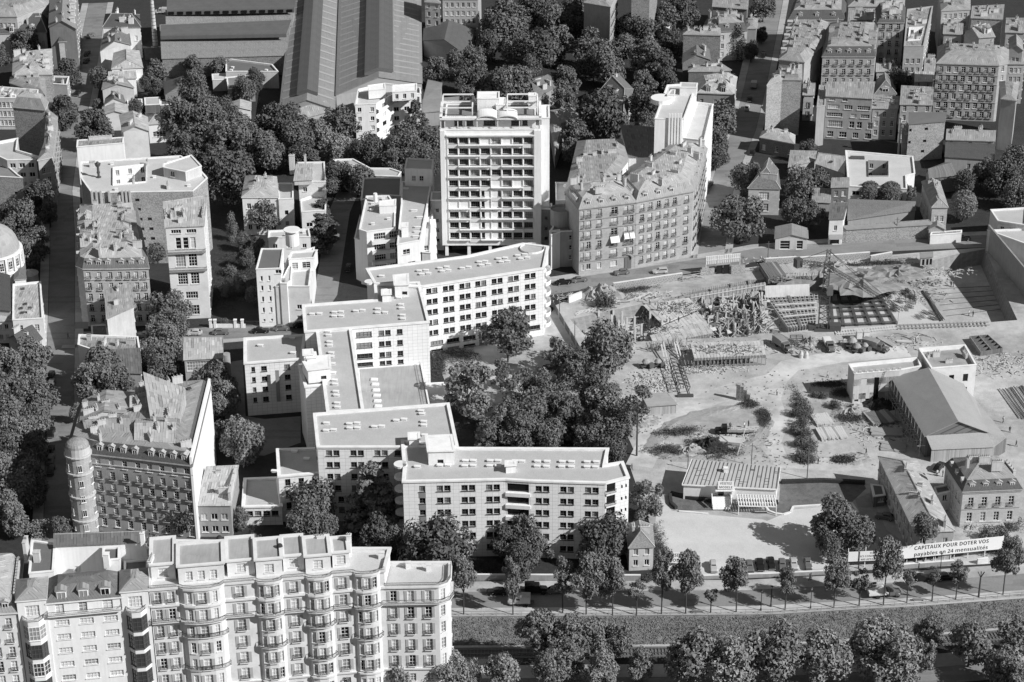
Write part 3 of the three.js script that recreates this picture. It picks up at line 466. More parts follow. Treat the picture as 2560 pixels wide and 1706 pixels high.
[[-33.8,35.8],[-33.4,38.3],[-33.0,41.3],[-32.7,44.0],[-32.4,46.8],[-32.1,49.4]].forEach(p=>put(g,'roof_light',cached('rl',()=>new B().box(0,0,0,1.7,0.35,1.2).box(0,0.35,0,1.3,0.05,0.85).geo()),M.coping,p[0],7.75,p[1],-0.1));
{const b=new B();for(let i=0;i<=16;i++){const p=lerp2([-22.9,28.6],[-17.6,71],i / 16);b.beam([p[0],7.9,p[1]],[p[0],9,p[1]],0.06);}b.beam([-22.9,9,28.6],[-17.6,9,71],0.07);b.beam([-22.9,8.5,28.6],[-17.6,8.5,71],0.05);b.mesh('railing',M.iron,g);}
 bld('','',3.6,[[-22.4,30],[-17,29.4],[-13.5,58],[-18.8,58.8]],{...K,par:0.3,rm:M.gravelPale,t:0.3});
 const W4=[[-45.1,73.3],[-14.6,68.8],[-12.1,88.9],[-43.1,88.5]];
 bld('','',19.3,W4,{...K,f:[[2,R([16.9,13.9,10.9,7.9],[...pr(3.3),...pr(8.7),...pr(14),[17.7,1.4]])],[2,R([5,2.3],[[4.7,1.3],[9.5,1.3],[14,1.3]])],[3,R([16.3,13.3,10.3,7.3],[[5,1.3],[10,1.3]])]]});
 lids([[-41.9,77.6],[-41.7,81.0],[-40.1,80.7],[-36.7,78.0],[-35.0,77.7],[-36.5,80.0],[-34.8,79.9],[-31.0,79.4],[-29.4,79.2],[-26.2,76.6],[-24.5,76.1],[-20.8,72.2],[-20.5,73.6],[-20.0,77.2],[-19.9,78.9],[-19.6,83.4]],18.85);
 const D=[[-24.6,86.1],[-11.9,89.6],[21.0,90.4],[20.0,97.4],[23.9,96.2],[24.9,102.8],[19.8,105.2],[3.7,104.1],[-1.6,103.4],[-23.6,104.0],[-23.6,98.1]];
 const s6=[16.75,13.75,10.75,7.75,4.75,1.75];
 bld('','',19.5,D,{...K,f:[[8,R(s6,[[4.1,1.3],...pr(8.7),...pr(14),...pr(19.3)])],[6,R(s6,[...pr(2.6),...pr(7.9),...pr(13.2)])],[7,R([16.4,13.4,10.4,7.4,4.4,1.4],[[2.7,4.7]],2.1,'hole',M.glass)],[5,R(s6,[[1.3,2.1]],2.3,'hole',M.glass)],[10,R(s6,[[3,1.3]])]]});
{const a=D[8],b=D[7];for(let k=0;k<6;k++)balcony(g,[b,a].reverse(),16.3 - 3*k,0.45,{m:M.white,t:0.9,rail:0,name:'balcony'});const c=D[6],e=D[5];for(let k=0;k<6;k++)balcony(g,[lerp2(c,e,0.02),lerp2(c,e,0.45)],16.5 - 3*k,0.25,{m:M.white,t:0.35,rail:0.9});
 for(let k=0;k<5;k++)for(const t of[0.68,0.86]){const p=lerp2(c,e,t);put(g,'window',paneGeo(0.62,0.75),M.glass,p[0],17.2 - 3*k,p[1]+0.05,-0.45);}
 const bx=new B();for(const y of s6)bx.box(lerp2(D[9],D[8],4.1 / 22)[0],y - 1.55,lerp2(D[9],D[8],4.1 / 22)[1]+0.02,1.5,1.5,0.1);bx.mesh('spandrel_panel',M.curtain,g);}
 lids([[-20.7,97.6],[-15.8,97.2],[-14.1,97.1],[-10.3,95.2],[-8.6,95.2],[-10.4,97.4],[-8.6,97.3],[-4.9,95.3],[-3.2,95.3],[-5.0,97.5],[-3.2,97.5],[0.5,95.5],[2.0,95.6],[5.4,95.7],[7.5,95.8],[5.3,97.8],[7.3,97.9],[10.8,95.9],[12.8,96.0],[10.6,98.0],[12.7,98.1],[16.2,96.1],[18.2,96.1],[16.1,98.2],[17.9,98.3]],19.05);
 box([[-23.0,85.9],[-20.8,85.7],[-20.6,88.5],[-22.8,88.8]],21.2,18.8);box([[-19.0,89.8],[-13.5,89.4],[-12.7,96.4],[-18.3,96.6]],22.6,18.8,'',2.6);box([[-1.5,98.2],[0.5,98.1],[0.6,100.0],[-1.5,100.3]],21,19.05);
{const q=[-24.1,96.6];for(let k=0;k<6;k++)new B().cyl(q[0]- 0.3,19.0 - k*3,q[1],1.5,0.5,1.5,16).mesh('round_balcony',M.coping,g);}
 // lower annexes on the left
 bld('','',14.7,[[-66.3,26.1],[-51.4,24.3],[-51.0,37.4],[-64.8,39.5]],{...K,f:[[2,R([12,9.2,6.4,3.6],[[2,0.9],[4.6,1.4],[10.2,1.4]],1.4)],[2,[]]]});
{const p=[-57.0,39.3];new B().box(p[0],4.2,p[1]+0.6,0.9,8.6,0.08,0.1).mesh('glass_block_strip',M.curtain,g);}
 lids([[-61.9,30.0],[-54.4,26.1],[-53.5,34.1]],14.3);
 bld('','',12,[[-53.6,76.6],[-43.9,76.1],[-42.4,87.3],[-52.1,88.8]],{...K,f:[[2,R([9.2,6.2,3.2],[[2,1.2],[5,1.2],[8,1.2]],1.8)]]});
 bld('','',5,[[-61.3,77.8],[-53.6,77.3],[-51.6,89.9],[-60.4,90.1]],{...K,f:[[2,R([2.4],[[1.5,1.5],[3.4,1.5],[5.3,1.5],[7.2,1.5]],1.3)]]});
 lids([[-49.5,77.6],[-46.5,81.0],[-53.2,86.4]],11.6);
}

// ---------- the tower ----------
{
 const FL=[-19.5,-53.4],FR=[8.5,-53.2],dx=FR[0]- FL[0],dz=FR[1]- FL[1],L=Math.hypot(dx,dz),d=[dx / L,dz / L],n=[-d[1],d[0]];
 const at=(s,q=0)=>[FL[0]+d[0]*s+n[0]*q,FL[1]+d[1]*s+n[1]*q],ry=Math.atan2(n[0],n[1]),dep=13;
 const g=thing('apartment_tower','tall white modern tower block with banded windows and open rooftop pergola','building',[...[at(L / 2,-6)[0]],0,at(L / 2,-6)[1]]);
 const P=[at(0,-dep),at(L,-dep),at(L),at(0)],bw=(L - 2.2 - 1.9)/ 8;
 const sills=[];for(let k=0;k<10;k++)sills.push(34.2 - 3.19*k);
 const skip={0:[3,5],4:[4,6],6:[0,1],8:[2]};
 const small=(k,i)=>k>=5&&(i===3||i===4);
 const R=[];sills.forEach((y,k)=>{const xs=[];for(let i=0;i<8;i++)if(!(skip[k]||[]).includes(i)){const c=2.0+bw*(i+0.5);if(small(k,i))xs.push([i===3?c - 0.8:c+0.8,0.9]);else xs.push([c,bw - 0.55]);}R.push({y,h:1.75,t:'two',xs,pm:undefined});});
 bld('','',38.4,P,{into:g,y0:3.3,w:M.white,fm:M.frameDark,mix:'mostly',f:[[2,R],[1,rowsSide(1,0)]],par:0.3,rm:M.gravelPale,rec:0.5});
 function rowsSide(){return[16,12.8,9.6].map(y=>({y,h:1.2,t:'one',xs:[[4,1.1]]}));}
 // floor bands and balcony fronts
 sills.forEach((y,k)=>{
 const runs=[];let s=0;const cut=[[0,7],[3],[0,4],[4],[0,3,7],[4],[2,5],[2],[0,7],[2,5]][k];
 for(let i=0;i<=8;i++)if(i===8||cut.includes(i)){if(i>s)runs.push([s,i]);s=i+1;}
 for(const[a,b]of runs){const c=at(2.0+bw*(a+b)/ 2,0.35);put(g,'balcony',cached(`tb${b - a}`,()=>new B().box(0,0,0,bw*(b - a),0.22,0.9).geo()),M.white,c[0],y - 0.4,c[1],ry);}
 for(const i of cut){const c=at(2.0+bw*(i+0.5),0.1);put(g,'balcony_front',cached('tbf',()=>new B().box(0,0,0,bw,1.1,0.2).geo()),M.cream,c[0],y - 1.25,c[1],ry);}
});
 for(let i=0;i<=8;i++){const c=at(2.0+bw*i,0.12);put(g,'fin',cached('fin',()=>new B().box(0,0,0,0.14,32.5,0.3).geo()),M.white,c[0],4.4,c[1],ry);}
{const c=at(L - 1.05,0.3);put(g,'pilaster',cached('pil',()=>new B().box(0,0,0,1.9,34.6,0.8).geo()),M.white,c[0],3.6,c[1],ry);const e=at(0.7,0.2);put(g,'pilaster',cached('pil2',()=>new B().box(0,0,0,1.3,34.6,0.6).geo()),M.white,e[0],3.6,e[1],ry);const f=at(L / 2,0.35);put(g,'cornice',cached('tcor',()=>new B().box(0,0,0,L - 3.6,0.35,0.9).geo()),M.coping,f[0],36.6,f[1],ry);}
 for(const s of[1.2,7.5,13.5,19.5,25.5])for(const q of[-0.8,-11.5]){const c=at(Math.min(s,L - 1),q);put(g,'column',cached('tcol',()=>new B().box(0,0,0,0.9,3.3,0.9).geo()),M.white,c[0],0,c[1],ry);}
{const c=at(L / 2,-7.5);put(g,'lobby',cached('lob',()=>new B().box(0,0,0,L - 5,3.3,6).geo()),M.glassGrey,c[0],0,c[1],ry);}
 // set-back top floor, roof frame, vaults, lift house
 bld('','',41.1,[at(1.5,-dep+0.5),at(L - 1.5,-dep+0.5),at(L - 1.5,-1.6),at(1.5,-1.6)],{into:g,y0:38.1,w:M.cream,fm:M.frameDark,mix:'dark',par:0.2,rm:M.gravelDark,f:[[2,[{y:38.9,h:1.5,t:'two',xs:[[3.6,2.2],[6.6,2.2],[12.2,3.2],[19.5,2.6],[22,1.4]]}]]]});
{const b=new B(),bar=(s0,q0,s1,q1,y,w,h)=>{const a=at(s0,q0),c=at(s1,q1);b.beam([a[0],y,a[1]],[c[0],y,c[1]],w,h);};
 bar(0,-0.3,L,-0.3,41.5,0.9,0.6);bar(0,-dep,L,-dep,41.5,0.6,0.6);bar(0.3,0,0.3,-dep,41.5,0.7,0.6);bar(L - 0.3,0,L - 0.3,-dep,41.5,0.7,0.6);bar(0,-1.4,L,-1.4,41.5,0.25,0.5);
 for(let s=1;s<L;s+=0.6)if(s<9||s>22)bar(s,-0.3,s,-1.5,41.5,0.14,0.4);
 for(const[a,c]of[[0.6,9],[18.6,L - 1]]){bar(a,-3,c,-3,43.6,0.3,0.3);bar(a,-dep+0.3,c,-dep+0.3,43.9,0.35,0.35);bar(a,-3,a,-dep,43.7,0.35,0.35);bar(c,-3,c,-dep,43.7,0.35,0.35);bar(a,-8,c,-8,43.6,0.22,0.22);for(const s of[a,c])for(const q of[-3,-dep+0.3]){const p=at(s,q);b.beam([p[0],41.5,p[1]],[p[0],43.8,p[1]],0.3);}}
 for(const s of[0.3,1.4,5,7.2,10.3,16,22,L - 0.4]){const p=at(s,-0.3);b.beam([p[0],38.4,p[1]],[p[0],41.3,p[1]],0.22);}
 b.mesh('pergola',M.coping,g);}
 for(const s of[13,18.6]){const b=new B(),N=12;for(let i=0;i<N;i++){const a0=i / N*Math.PI,a1=(i+1)/ N*Math.PI,p=(a,q)=>{const c=at(s - Math.cos(a)*2.8,q);return[c[0],41.6+Math.sin(a)*1.0,c[1]];},u=(a,q)=>{const v=p(a,q);v[1]-=0.25;return v;};b.quad(p(a0,0.5),p(a1,0.5),p(a1,-5),p(a0,-5)).quad(u(a0,0.5),u(a1,0.5),p(a1,0.5),p(a0,0.5)).quad(u(a0,0.5),u(a1,0.5),u(a1,-5),u(a0,-5));}b.mesh('vault',M.coping,g);}
 bld('','',45.2,[at(10.3,-11.5),at(16.4,-11.5),at(16.4,-6),at(10.3,-6)],{into:g,y0:41,w:M.white,par:0.3,rm:M.coping});bld('','',43.6,[at(16.4,-11),at(18.2,-11),at(18.2,-5.5),at(15.5,-5.5)],{into:g,y0:41,w:M.white,par:0.2,rm:M.coping});
 bld('','',45,[at(24.5,-11),at(26.6,-11),at(26.6,-8.5),at(24.5,-8.5)],{into:g,y0:41,w:M.white,par:0.1,rm:M.coping});
 bld('','',40.6,[at(L+0.05,-dep),at(L+2.3,-dep),at(L+2.3,-3),at(L+0.05,-3)],{into:g,w:M.white,par:0.4,rm:M.coping});// white slab on the right
 bld('','',15.6,[at(-3.2,-10),at(0.3,-10),at(0.3,-4),at(-3.2,-4)],{into:g,w:M.renderMid,par:0.3,f:[[2,{n:1,fl:4,w:0.9,h:1,y:2.6,st:3.1,t:'hole'}]],mix:'dark'});
 bld('','',13.6,[at(L - 0.3,-6),at(L+3,-6),at(L+3,-2),at(L - 0.3,-2)],{into:g,w:M.renderMid,par:0.3,f:[[2,{n:1,fl:3,w:0.9,h:1,y:4,st:3.1,t:'hole'}]],mix:'dark'});
{const p=at(9.4,-4),b=new B();b.cyl(p[0],41,p[1],0.06,11,0.03,6);for(const y of[48,49.4,50.8])b.box(p[0],y,p[1],1.4,0.05,0.05,0.3);b.mesh('antenna',M.steel,g);}
}
// link house with a round stair between the tower and the stone corner block
{
 const g=bld('flat_roofed_house','low white house with a round stair drum beside the tower',11,[[12.4,-52.3],[18.8,-52.9],[18.5,-45.9],[10.7,-45.3]],{w:M.renderMid,rm:M.gravelDark,f:[[2,[2.2,5.2,8.2].map(y=>({y,h:1.4,t:'two',xs:[[6.2,1.6]]}))]],mix:'mostly',par:0.4});
 bld('','',10.8,[[10.6,-46.4],[13.5,-47.2],[13.6,-45.4],[11.1,-43.6]],{into:g,w:M.white,par:0.2});
 bld('','',16.5,[[12.8,-67.7],[19.1,-67.3],[18.7,-55.4],[12.6,-54.4]],{into:g,w:M.white,rm:M.gravelPale,par:0.3});
 const p=[13.9,-51.3],q=[13.9,-53.4];new B().cyl(p[0],10.5,p[1],2.9,5,2.9,22,false).mesh('stair_drum',M.renderMid,g);new B().cyl(p[0],14.9,p[1],2.75,0.02,2.75,22).mesh('roof',M.felt,g);
{const r=[15.7,-65.4];new B().cyl(r[0],16.2,r[1],0.9,0.7,0.5,14).mesh('roof_vent',M.coping,g);}
}
// ---------- stone corner block on the side street ----------
{
 const hC=20.2,a=[18.7,-39.8],b=[34.5,-44.4],L=Math.hypot(b[0]- a[0],b[1]- a[1]);
 const dep=12.5,d=[(b[0]- a[0])/ L,(b[1]- a[1])/ L],nn=[d[1],-d[0]],bk=(p,q)=>[p[0]+nn[0]*q,p[1]+nn[1]*q];
 const H1=[bk(a,dep),bk(b,dep),b,a];
 const rws=[1.2,4.4,7.5,10.7,14,17].map((y,k)=>({y:y+0.3,h:k===0?1.7:2.1,t:'std',bal:k>0,xs:[[1.1,0.6],[L*0.17,1.2],[L*0.36,1.2],[L*0.62,1.9],[L*0.83,1],[L*0.93,1]]}));
 rws[0].xs=rws[0].xs.slice(0,4);
 const g1=bld('stone_apartment_building','ornate stone building with arched doorway and three white awnings facing the side street',hC,H1,{w:M.stoneMid,roof:'mansard',d1:1.3,h1:2.6,d2:4,h2:1.6,m1:M.zincOld,m2:M.zinc,f:[[2,rws],[2,{n:0,fl:0,bands:[3.9,16.4,13.4],long:[]}]],party:[[3,0.5,1.8,8],[1,0.5,1.8,8]],chim:4,sky:4,dorm:[[2,4]],mix:'shut',trim:M.stoneDark,cm:M.render});
{const c=lerp2(a,b,0.875);put(g1,'door',cached('dr',()=>new B().box(0,0,0,2,3.6,0.2).cyl(0,3.3,0,0.05,0.1).geo()),M.woodDark,c[0],0.1,c[1]+0.05,Math.atan2(-nn[0],-nn[1]));const f=new B();for(let i=0;i<10;i++){const t0=i / 10*Math.PI,t1=(i+1)/ 10*Math.PI;f.beam([c[0]- Math.cos(t0)*1.25,3.4+Math.sin(t0)*1.25,c[1]+0.2],[c[0]- Math.cos(t1)*1.25,3.4+Math.sin(t1)*1.25,c[1]+0.2],0.35);}f.mesh('door_arch',M.stone,g1);}
 for(const t of[0.625,0.83,0.93]){const c=lerp2(a,b,t),w=t<0.7?2.6:1.4,r=Math.atan2(-nn[0],-nn[1]),aw=put(g1,'awning',cached(`aw${w}`,()=>new B().quad([-w / 2,0,1.3],[w / 2,0,1.3],[w / 2,1.5,0.1],[-w / 2,1.5,0.1]).quad([-w / 2,-0.02,1.3],[w / 2,-0.02,1.3],[w / 2,1.48,0.1],[-w / 2,1.48,0.1]).geo()),M.cloth,c[0],t<0.7?9.2:9.9,c[1],r);}
 // corner building curving into the side street
 const c=[47.4,-50.4],e=[50.8,-51.8],f=[52.7,-58.1],k=[57.2,-83.2];
 const in1=lerp2(k,H1[1],0.25);
 const H2=[H1[1],[k[0]- 12,k[1]+2],k,f,e,c,[b[0]+0.05,b[1]]];
 const fr=(l,n)=>rows(l,{n,fl:6,w:1.15,h:2.0,st:3.15,y:1.4,m:1.4,bal:true}),len=(p,q)=>Math.hypot(p[0]- q[0],p[1]- q[1]);
 bld('stone_apartment_building','stone building curving round the street corner with grey zinc roof and dormers',hC,H2,{w:M.stoneMid,roof:'mansard',d1:1.2,h1:2.5,d2:3.2,h2:1.4,m1:M.zincOld,m2:M.zinc,f:[[5,fr(len(c,b),5)],[4,fr(len(e,c),1)],[3,fr(len(f,e),2)],[2,fr(len(k,f),7)],[5,{n:0,fl:0,bands:[3.8,16.6,13.2,7]}]],chim:7,sky:4,dorm:[[5,3],[2,5]],mix:'shut',trim:M.stoneDark,party:[[6,0.4,2,8]]});
 // rear wings with the white back wall and the tall white slab
 const g3=bld('rear_wing','white-walled rear wing with patchy zinc roof behind the awning building',19.6,[[19.9,-91.2],[32.8,-92.5],[34.0,-76.5],[H1[1][0]- 4,H1[1][1]- 0.1],[H1[0][0],H1[0][1]- 0.1]],{w:M.white,roof:'low',d:2.6,rh:1.4,rm:M.zincOld,chim:5,sky:3});
 const t=[[47.3,-110.6],[56.4,-111.9],[50.3,-82.4],[41.8,-82.5]];
 const g4=bld('white_slab_building','tall plain white building with stepped terraces rising behind the stone corner block',30,t,{w:M.white,rm:M.gravelPale,par:0.5,f:[[1,{n:6,fl:5,w:1.1,h:1.3,y:14,st:3}]],mix:'mostly'});
 bld('','',32,[[51.0,-107.1],[56.1,-106.5],[55.5,-102.7],[50.5,-103.0]],{into:g4,y0:29,w:M.cream,par:0.1});bld('','',31.6,[[47.8,-102.1],[49.1,-102.1],[48.6,-97.6],[46.4,-97.7]],{into:g4,y0:29,w:M.white,par:0.1});
{const p=[44.7,-97.0];new B().cyl(p[0],29.6,p[1],3.2,1.4,3.2,20).mesh('stair_top',M.white,g4);}
[1075,1095,1115,1135,1150].forEach((x,i)=>{const p=t[3],q=t[2],m=lerp2(p,q,0.5+i*0.1);new B().box(m[0],14,m[1]+0.25,0.5,17.5,0.5).mesh('flue',M.white,g4);});
 const st2=[t[1],[t[1][0]+5,t[1][1]+2],[t[2][0]+6,t[2][1]+2],t[2]];bld('','',24,st2,{into:g4,w:M.white,rm:M.gravelPale,par:0.8,f:[[1,{n:6,fl:6,w:1.2,h:1.4,y:4,st:3}]],mix:'mostly'});
 bld('white_courtyard_house','plain white-walled building with glass roof strip behind the stone block',17,[[33.3,-106.0],[43.1,-103.9],[41.9,-85.1],[34.7,-85.2]],{w:M.white,roof:'shed',e:0,rh:2,rm:M.zincDark});
}

// ---------- front row on the near street (bottom left) ----------
{
 // long cream building with bowed bays
 const A=[-68.7,160.7],Z=[-24.7,154.7],L=Math.hypot(Z[0]- A[0],Z[1]- A[1]),d=[(Z[0]- A[0])/ L,(Z[1]- A[1])/ L],n=[-d[1],d[0]];
 const at=(s,q=0)=>[A[0]+d[0]*s+n[0]*q,A[1]+d[1]*s+n[1]*q];
 const pts=[at(0)],kind=[];
 const add=(p,k)=>{pts.push(p);kind.push(k);};
 add(at(5.4),'two');
 for(const[c,w,q,nx]of[[9.8,8.4,1.3,19.7],[22.5,5,1.0,29.2],[31.9,5,1.0,38.3],[41,5,1.0,44.1]]){add(at(c - w / 2),'none');add(at(c - w*0.4,q*0.62),'none');add(at(c - w*0.17,q),'side');add(at(c+w*0.17,q),'one');add(at(c+w*0.4,q*0.62),'side');add(at(c+w / 2),'none');if(nx<44){add(at(nx),'one');}}
 add(Z,'none');
 const right=[[-14.4,154.5],[-12.9,153.6],[-12.3,152],[-12.3,147.5]],rk=['three','side','none','side'];
 const fl=[7.6,11.35,15.1,18.85,22.6];// floor levels above the base storey
 const spec=(k,l,ys,h=2.45)=>{const w={two:[[l*0.27,1.25],[l*0.73,1.25]],one:[[l / 2,Math.min(1.5,l - 0.5)]],three:[[l*0.15,1.25],[l*0.47,1.25],[l*0.8,1.25]],side:l>1.15?[[l / 2,Math.min(0.95,l - 0.25)]]:[],none:[]}[k];return ys.map((y,i)=>({y:y+0.12,h,xs:w,t:'std',shut:w.length&&w[0][1]>1.1&&k !=='side',bal:y>5&&i<4&&k !=='side'}));};
 const front=[...pts,...right],kinds=[...kind,...rk];
 const body=(fr,ks,y0,h,back,ys,extra={})=>{// outline: far left, far right, then the front from right to left
 const P=[...back,...fr.slice().reverse()],f=[];const nb=back.length;
 for(let i=0;i<fr.length - 1;i++){const e=nb+(fr.length - 2 - i),l=Math.hypot(fr[i+1][0]- fr[i][0],fr[i+1][1]- fr[i][1]);f.push([e,spec(ks[i],l,ys)]);}
 return[P,f];
};
 const g=thing('bay_fronted_building','long cream apartment building with bowed bays, iron balconies and stepped roof terraces','building',[-40,0,152]);
 let[P,f]=body(front,kinds,0,26.4,[[-70.5,146],[-12.4,146.4]],[...fl,0.4,3.9]);
 for(const q of f)for(const r of q[1])if(r.y<5){r.bal=false;r.h=r.y<2?2.2:1.8;r.shut=false;}
 const K={into:g,w:M.cream,mix:'shut',blind:M.shutter,fm:M.frame,trim:M.cream,rm:M.gravelPale,pm:M.cream,par:0.7,t:0.4,lip:0.5,ov:0.3};
 bld('','',26.4,P,{...K,f});
[P,f]=body(pts,kind,26.4,30.1,[[-70.5,146.2],[-24,147]],[26.5]);bld('','',30.1,P,{...K,y0:26.1,f,trim:M.cream});
 balcony(g,front,22.55,0.75,{m:M.cream,rail:0.95});
 for(const[y,q]of[[7.2,0.3],[26.2,0.35],[3.4,0.2]])balcony(g,front,y,q,{m:M.cream,rail:0,t:0.35,name:'cornice'});
 for(const y of[26.4,30.1]){const fr=y>28?pts:[Z,...right];balcony(g,fr,y - 0.1,0.1,{m:M.cream,rail:0.75});}
[10.9,14.65,18.4].forEach((y,k)=>[[5.6,14],[20,25],[29.4,34.4],[38.5,43.5]].forEach(([a,b],i)=>{if((k+i)% 2===0){const m=(a+b)/ 2;balcony(g,[at(a),at(m -(b - a)*0.38,0.7),at(m -(b - a)*0.17,1.05),at(m+(b - a)*0.17,1.05),at(m+(b - a)*0.38,0.7),at(b)],y+0.55,0.5,{m:M.cream});}}));
 // set-back penthouses with their own roofs
 for(const[a,b,q0,q1,h]of[[0.5,5,-13,-3.5,33.2],[5.6,14.2,-9.6,-1.6,33.6],[14.8,20,-11.5,-3,33],[20.2,25.2,-9.5,-2,33.4],[25.4,29.4,-10.5,-3.2,33],[29.6,34.4,-9,-2,33.3],[34.8,38,-8.5,-3,33]])
 bld('','',h,[at(a,q0),at(b,q0),at(b,q1),at(a,q1)],{...K,y0:29.3,rm:M.terrace,par:0.35,lip:0.3,f:[[2,[{y:30.2,h:1.9,t:'std',xs:b - a>7?[[2,1.3],[4.3,1.3],[6.6,1.3]]:[[(b - a)/ 2,1.8]],pm:M.shutter}]]]});
 bld('','',31.2,[at(5,-14.8),at(38.4,-9),at(38.4,-8.6),at(5,-9.8)],{...K,y0:29.3,rm:M.terrace,par:0.3});
 chimney(g,...at(38.3,-7),30,0.9,0.9,4,0,M.cream,2);chimney(g,...at(0.6,-5),30,2.6,0.7,3.6,1.5,M.cream,5);chimney(g,...at(33,-8.5),31,1.6,0.6,2.4,0.1,M.cream,3);chimney(g,...at(44.3,-5),29.4,1.2,0.6,1.4,0.1,M.cream,0);chimney(g,-16.5,148.5,25.8,1,0.6,1.3,0.1,M.cream,0);chimney(g,-20.5,147.6,25.8,1,0.6,1.3,0.1,M.cream,0);
 for(const[s,q]of[[44.2,-6.2],[13.6,-10.6],[25,-6]]){const p=at(s,q);const pl=put(g,'roof_plant',cached('rpl',()=>new THREE.IcosahedronGeometry(0.6,1)),M.soil,p[0],s>40?26.3:33.4,p[1]);}
}
{// white building with faceted bow windows
 const A=[-92.9,164.4],Z=[-68.8,160.75],L=Math.hypot(Z[0]- A[0],Z[1]- A[1]),d=[(Z[0]- A[0])/ L,(Z[1]- A[1])/ L],n=[-d[1],d[0]],ry=Math.atan2(n[0],n[1]);
 const at=(s,q=0)=>[A[0]+d[0]*s+n[0]*q,A[1]+d[1]*s+n[1]*q];
 const g=thing('bow_window_building','bright white apartment building with tall faceted glazed bow windows and rooftop courtyard','building',[...[at(L / 2,-7)[0]],0,at(L / 2,-7)[1]]);
 const K={into:g,w:M.white,mix:'shut',blind:M.shutter,pm:M.coping};
 const xs=[[2.5,2.6],[7,2.6],[11.5,2.6]];
 const R=[];for(let k=0;k<8;k++)R.push({y:23.6 - 3.15*k,h:1.25,t:'grid',xs});R.push({y:26.5,h:2.0,t:'std',xs:[[2.3,1.6],[6.6,1.6],[11.2,1.9]]});
 const Fp=[at(5.4,-8),at(19.2,-8),at(19.2),at(5.4)];
 bld('','',29.0,Fp,{...K,f:[[2,R]],roof:'mansard',d1:2.2,h1:2.4,d2:1.5,h2:0.4,m1:M.zincDark,m2:M.zincDark,dorm:[[2,3,1.6,1.9]],dm:M.zincOld,trim:M.white,dw:M.frame});
 balcony(g,[at(5.4),at(19.2)],26.35,0.9,{m:M.coping});
 for(const[a,b,lit]of[[0,5.4,0],[19.2,24.3,1]]){
 const m=(a+b)/ 2,f0=at(a+0.7,0.2),f1=at(a+1.7,1.5),f2=at(b - 1.7,1.5),f3=at(b - 0.7,0.2);
 bld('','',30.2,[at(a,-7),at(b,-7),at(b,0.2),at(a,0.2)],{...K,roof:'low',d:2,rh:1.4,rm:M.zincOld,trim:M.coping,f:[[2,[{y:26.4,h:2.4,t:'std',xs:[[(b - a)/ 2,2.6]],pm:M.shutter}]]]});
 for(let k=0;k<7;k++){// glazed storeys between white bands
 const y=25.9 - k*4.1,bb=new B(),seg=[[f0,f1],[f1,f2],[f2,f3]];
 for(const[p,q]of seg)bb.quad(S3(p,y - 1.1),S3(q,y - 1.1),S3(q,y),S3(p,y));bb.tri(S3(f0,y),S3(f1,y),S3(f2,y)).tri(S3(f0,y),S3(f2,y),S3(f3,y)).tri(S3(f0,y - 1.1),S3(f2,y - 1.1),S3(f1,y - 1.1)).tri(S3(f0,y - 1.1),S3(f3,y - 1.1),S3(f2,y - 1.1));bb.mesh('bow_band',M.coping,g);
 if(k===0)balcony(g,[f0,f1,f2,f3],y+0.02,0.02,{rail:0.85,m:M.coping});
 seg.forEach(([p,q])=>{const l=Math.hypot(q[0]- p[0],q[1]- p[1]),c=lerp2(p,q,0.5),r=Math.atan2(-(q[1]- p[1]),q[0]- p[0]);const w=put(g,'bow_window',frameGeo(l,3,'grid',0.02),lit||k % 2?M.frameDark:M.frame,c[0],y - 4.1,c[1],r);child(w,'pane',paneGeo(l,3),k===0&&!lit?M.curtain:M.glassGrey,0,0,0.02);});
}
}
 bld('','',27.5,[at(19.6,-14.6),at(24.1,-14.6),at(24.1,-7.1),at(19.6,-7.1)],{...K,w:M.white,rm:M.felt,par:0.3});
 bld('','',30.8,[at(2,-20),at(6.6,-18),at(6.6,-8.1),at(2,-8.1)],{...K,w:M.cream,rm:M.felt,par:0.3});
 bld('','',31.4,[at(6.6,-19),at(24,-17.2),at(24,-14.7),at(6.6,-16)],{...K,w:M.white,roof:'shed',e:0,rh:0.9,rm:M.zincDark,f:[[2,[{y:21.5,h:1.5,t:'std',xs:[[4,1.2],[8,1.2]]},{y:25,h:1.5,t:'std',xs:[[4,1.2]]}]]]});
 bld('','',26.5,[at(-1,-19),at(2,-19),at(2,-7.1),at(-1,-7.1)],{...K,w:M.render,rm:M.felt,par:0.3});bld('','',31,[at(15.8,-14.8),at(19,-14.5),at(19,-10),at(15.8,-10)],{...K,w:M.cream,rm:M.felt,par:0.4});
 chimney(g,...at(23.6,-13),30,0.8,0.8,4.5,0,M.coping,1);chimney(g,...at(3.4,-12.5),30,1.2,1.2,2.6,0,M.render,0);chimney(g,...at(16.6,-9.6),30.4,1.1,1.1,2.2,0,M.coping,0);chimney(g,...at(1.2,-16),30,0.6,2.6,3.4,0,M.render,4);
}
{
 const g=bld('apartment_building','stone apartment building with columned balcony cut by the left frame edge in front',27.5,[[-113,147.5],[-95.6,146.6],[-93.1,164.3],[-112,166]],{w:M.cream,roof:'mansard',d1:1.2,h1:2.6,d2:4,h2:1.6,m1:M.zincOld,m2:M.zinc,trim:M.cream,f:[[2,{n:7,fl:7,w:1.2,h:2.2,y:4.5,st:3.25,bal:true}]],mix:'shut',dorm:[[2,6]],chim:3,party:[[1,0.7,2.4,12]]});
}
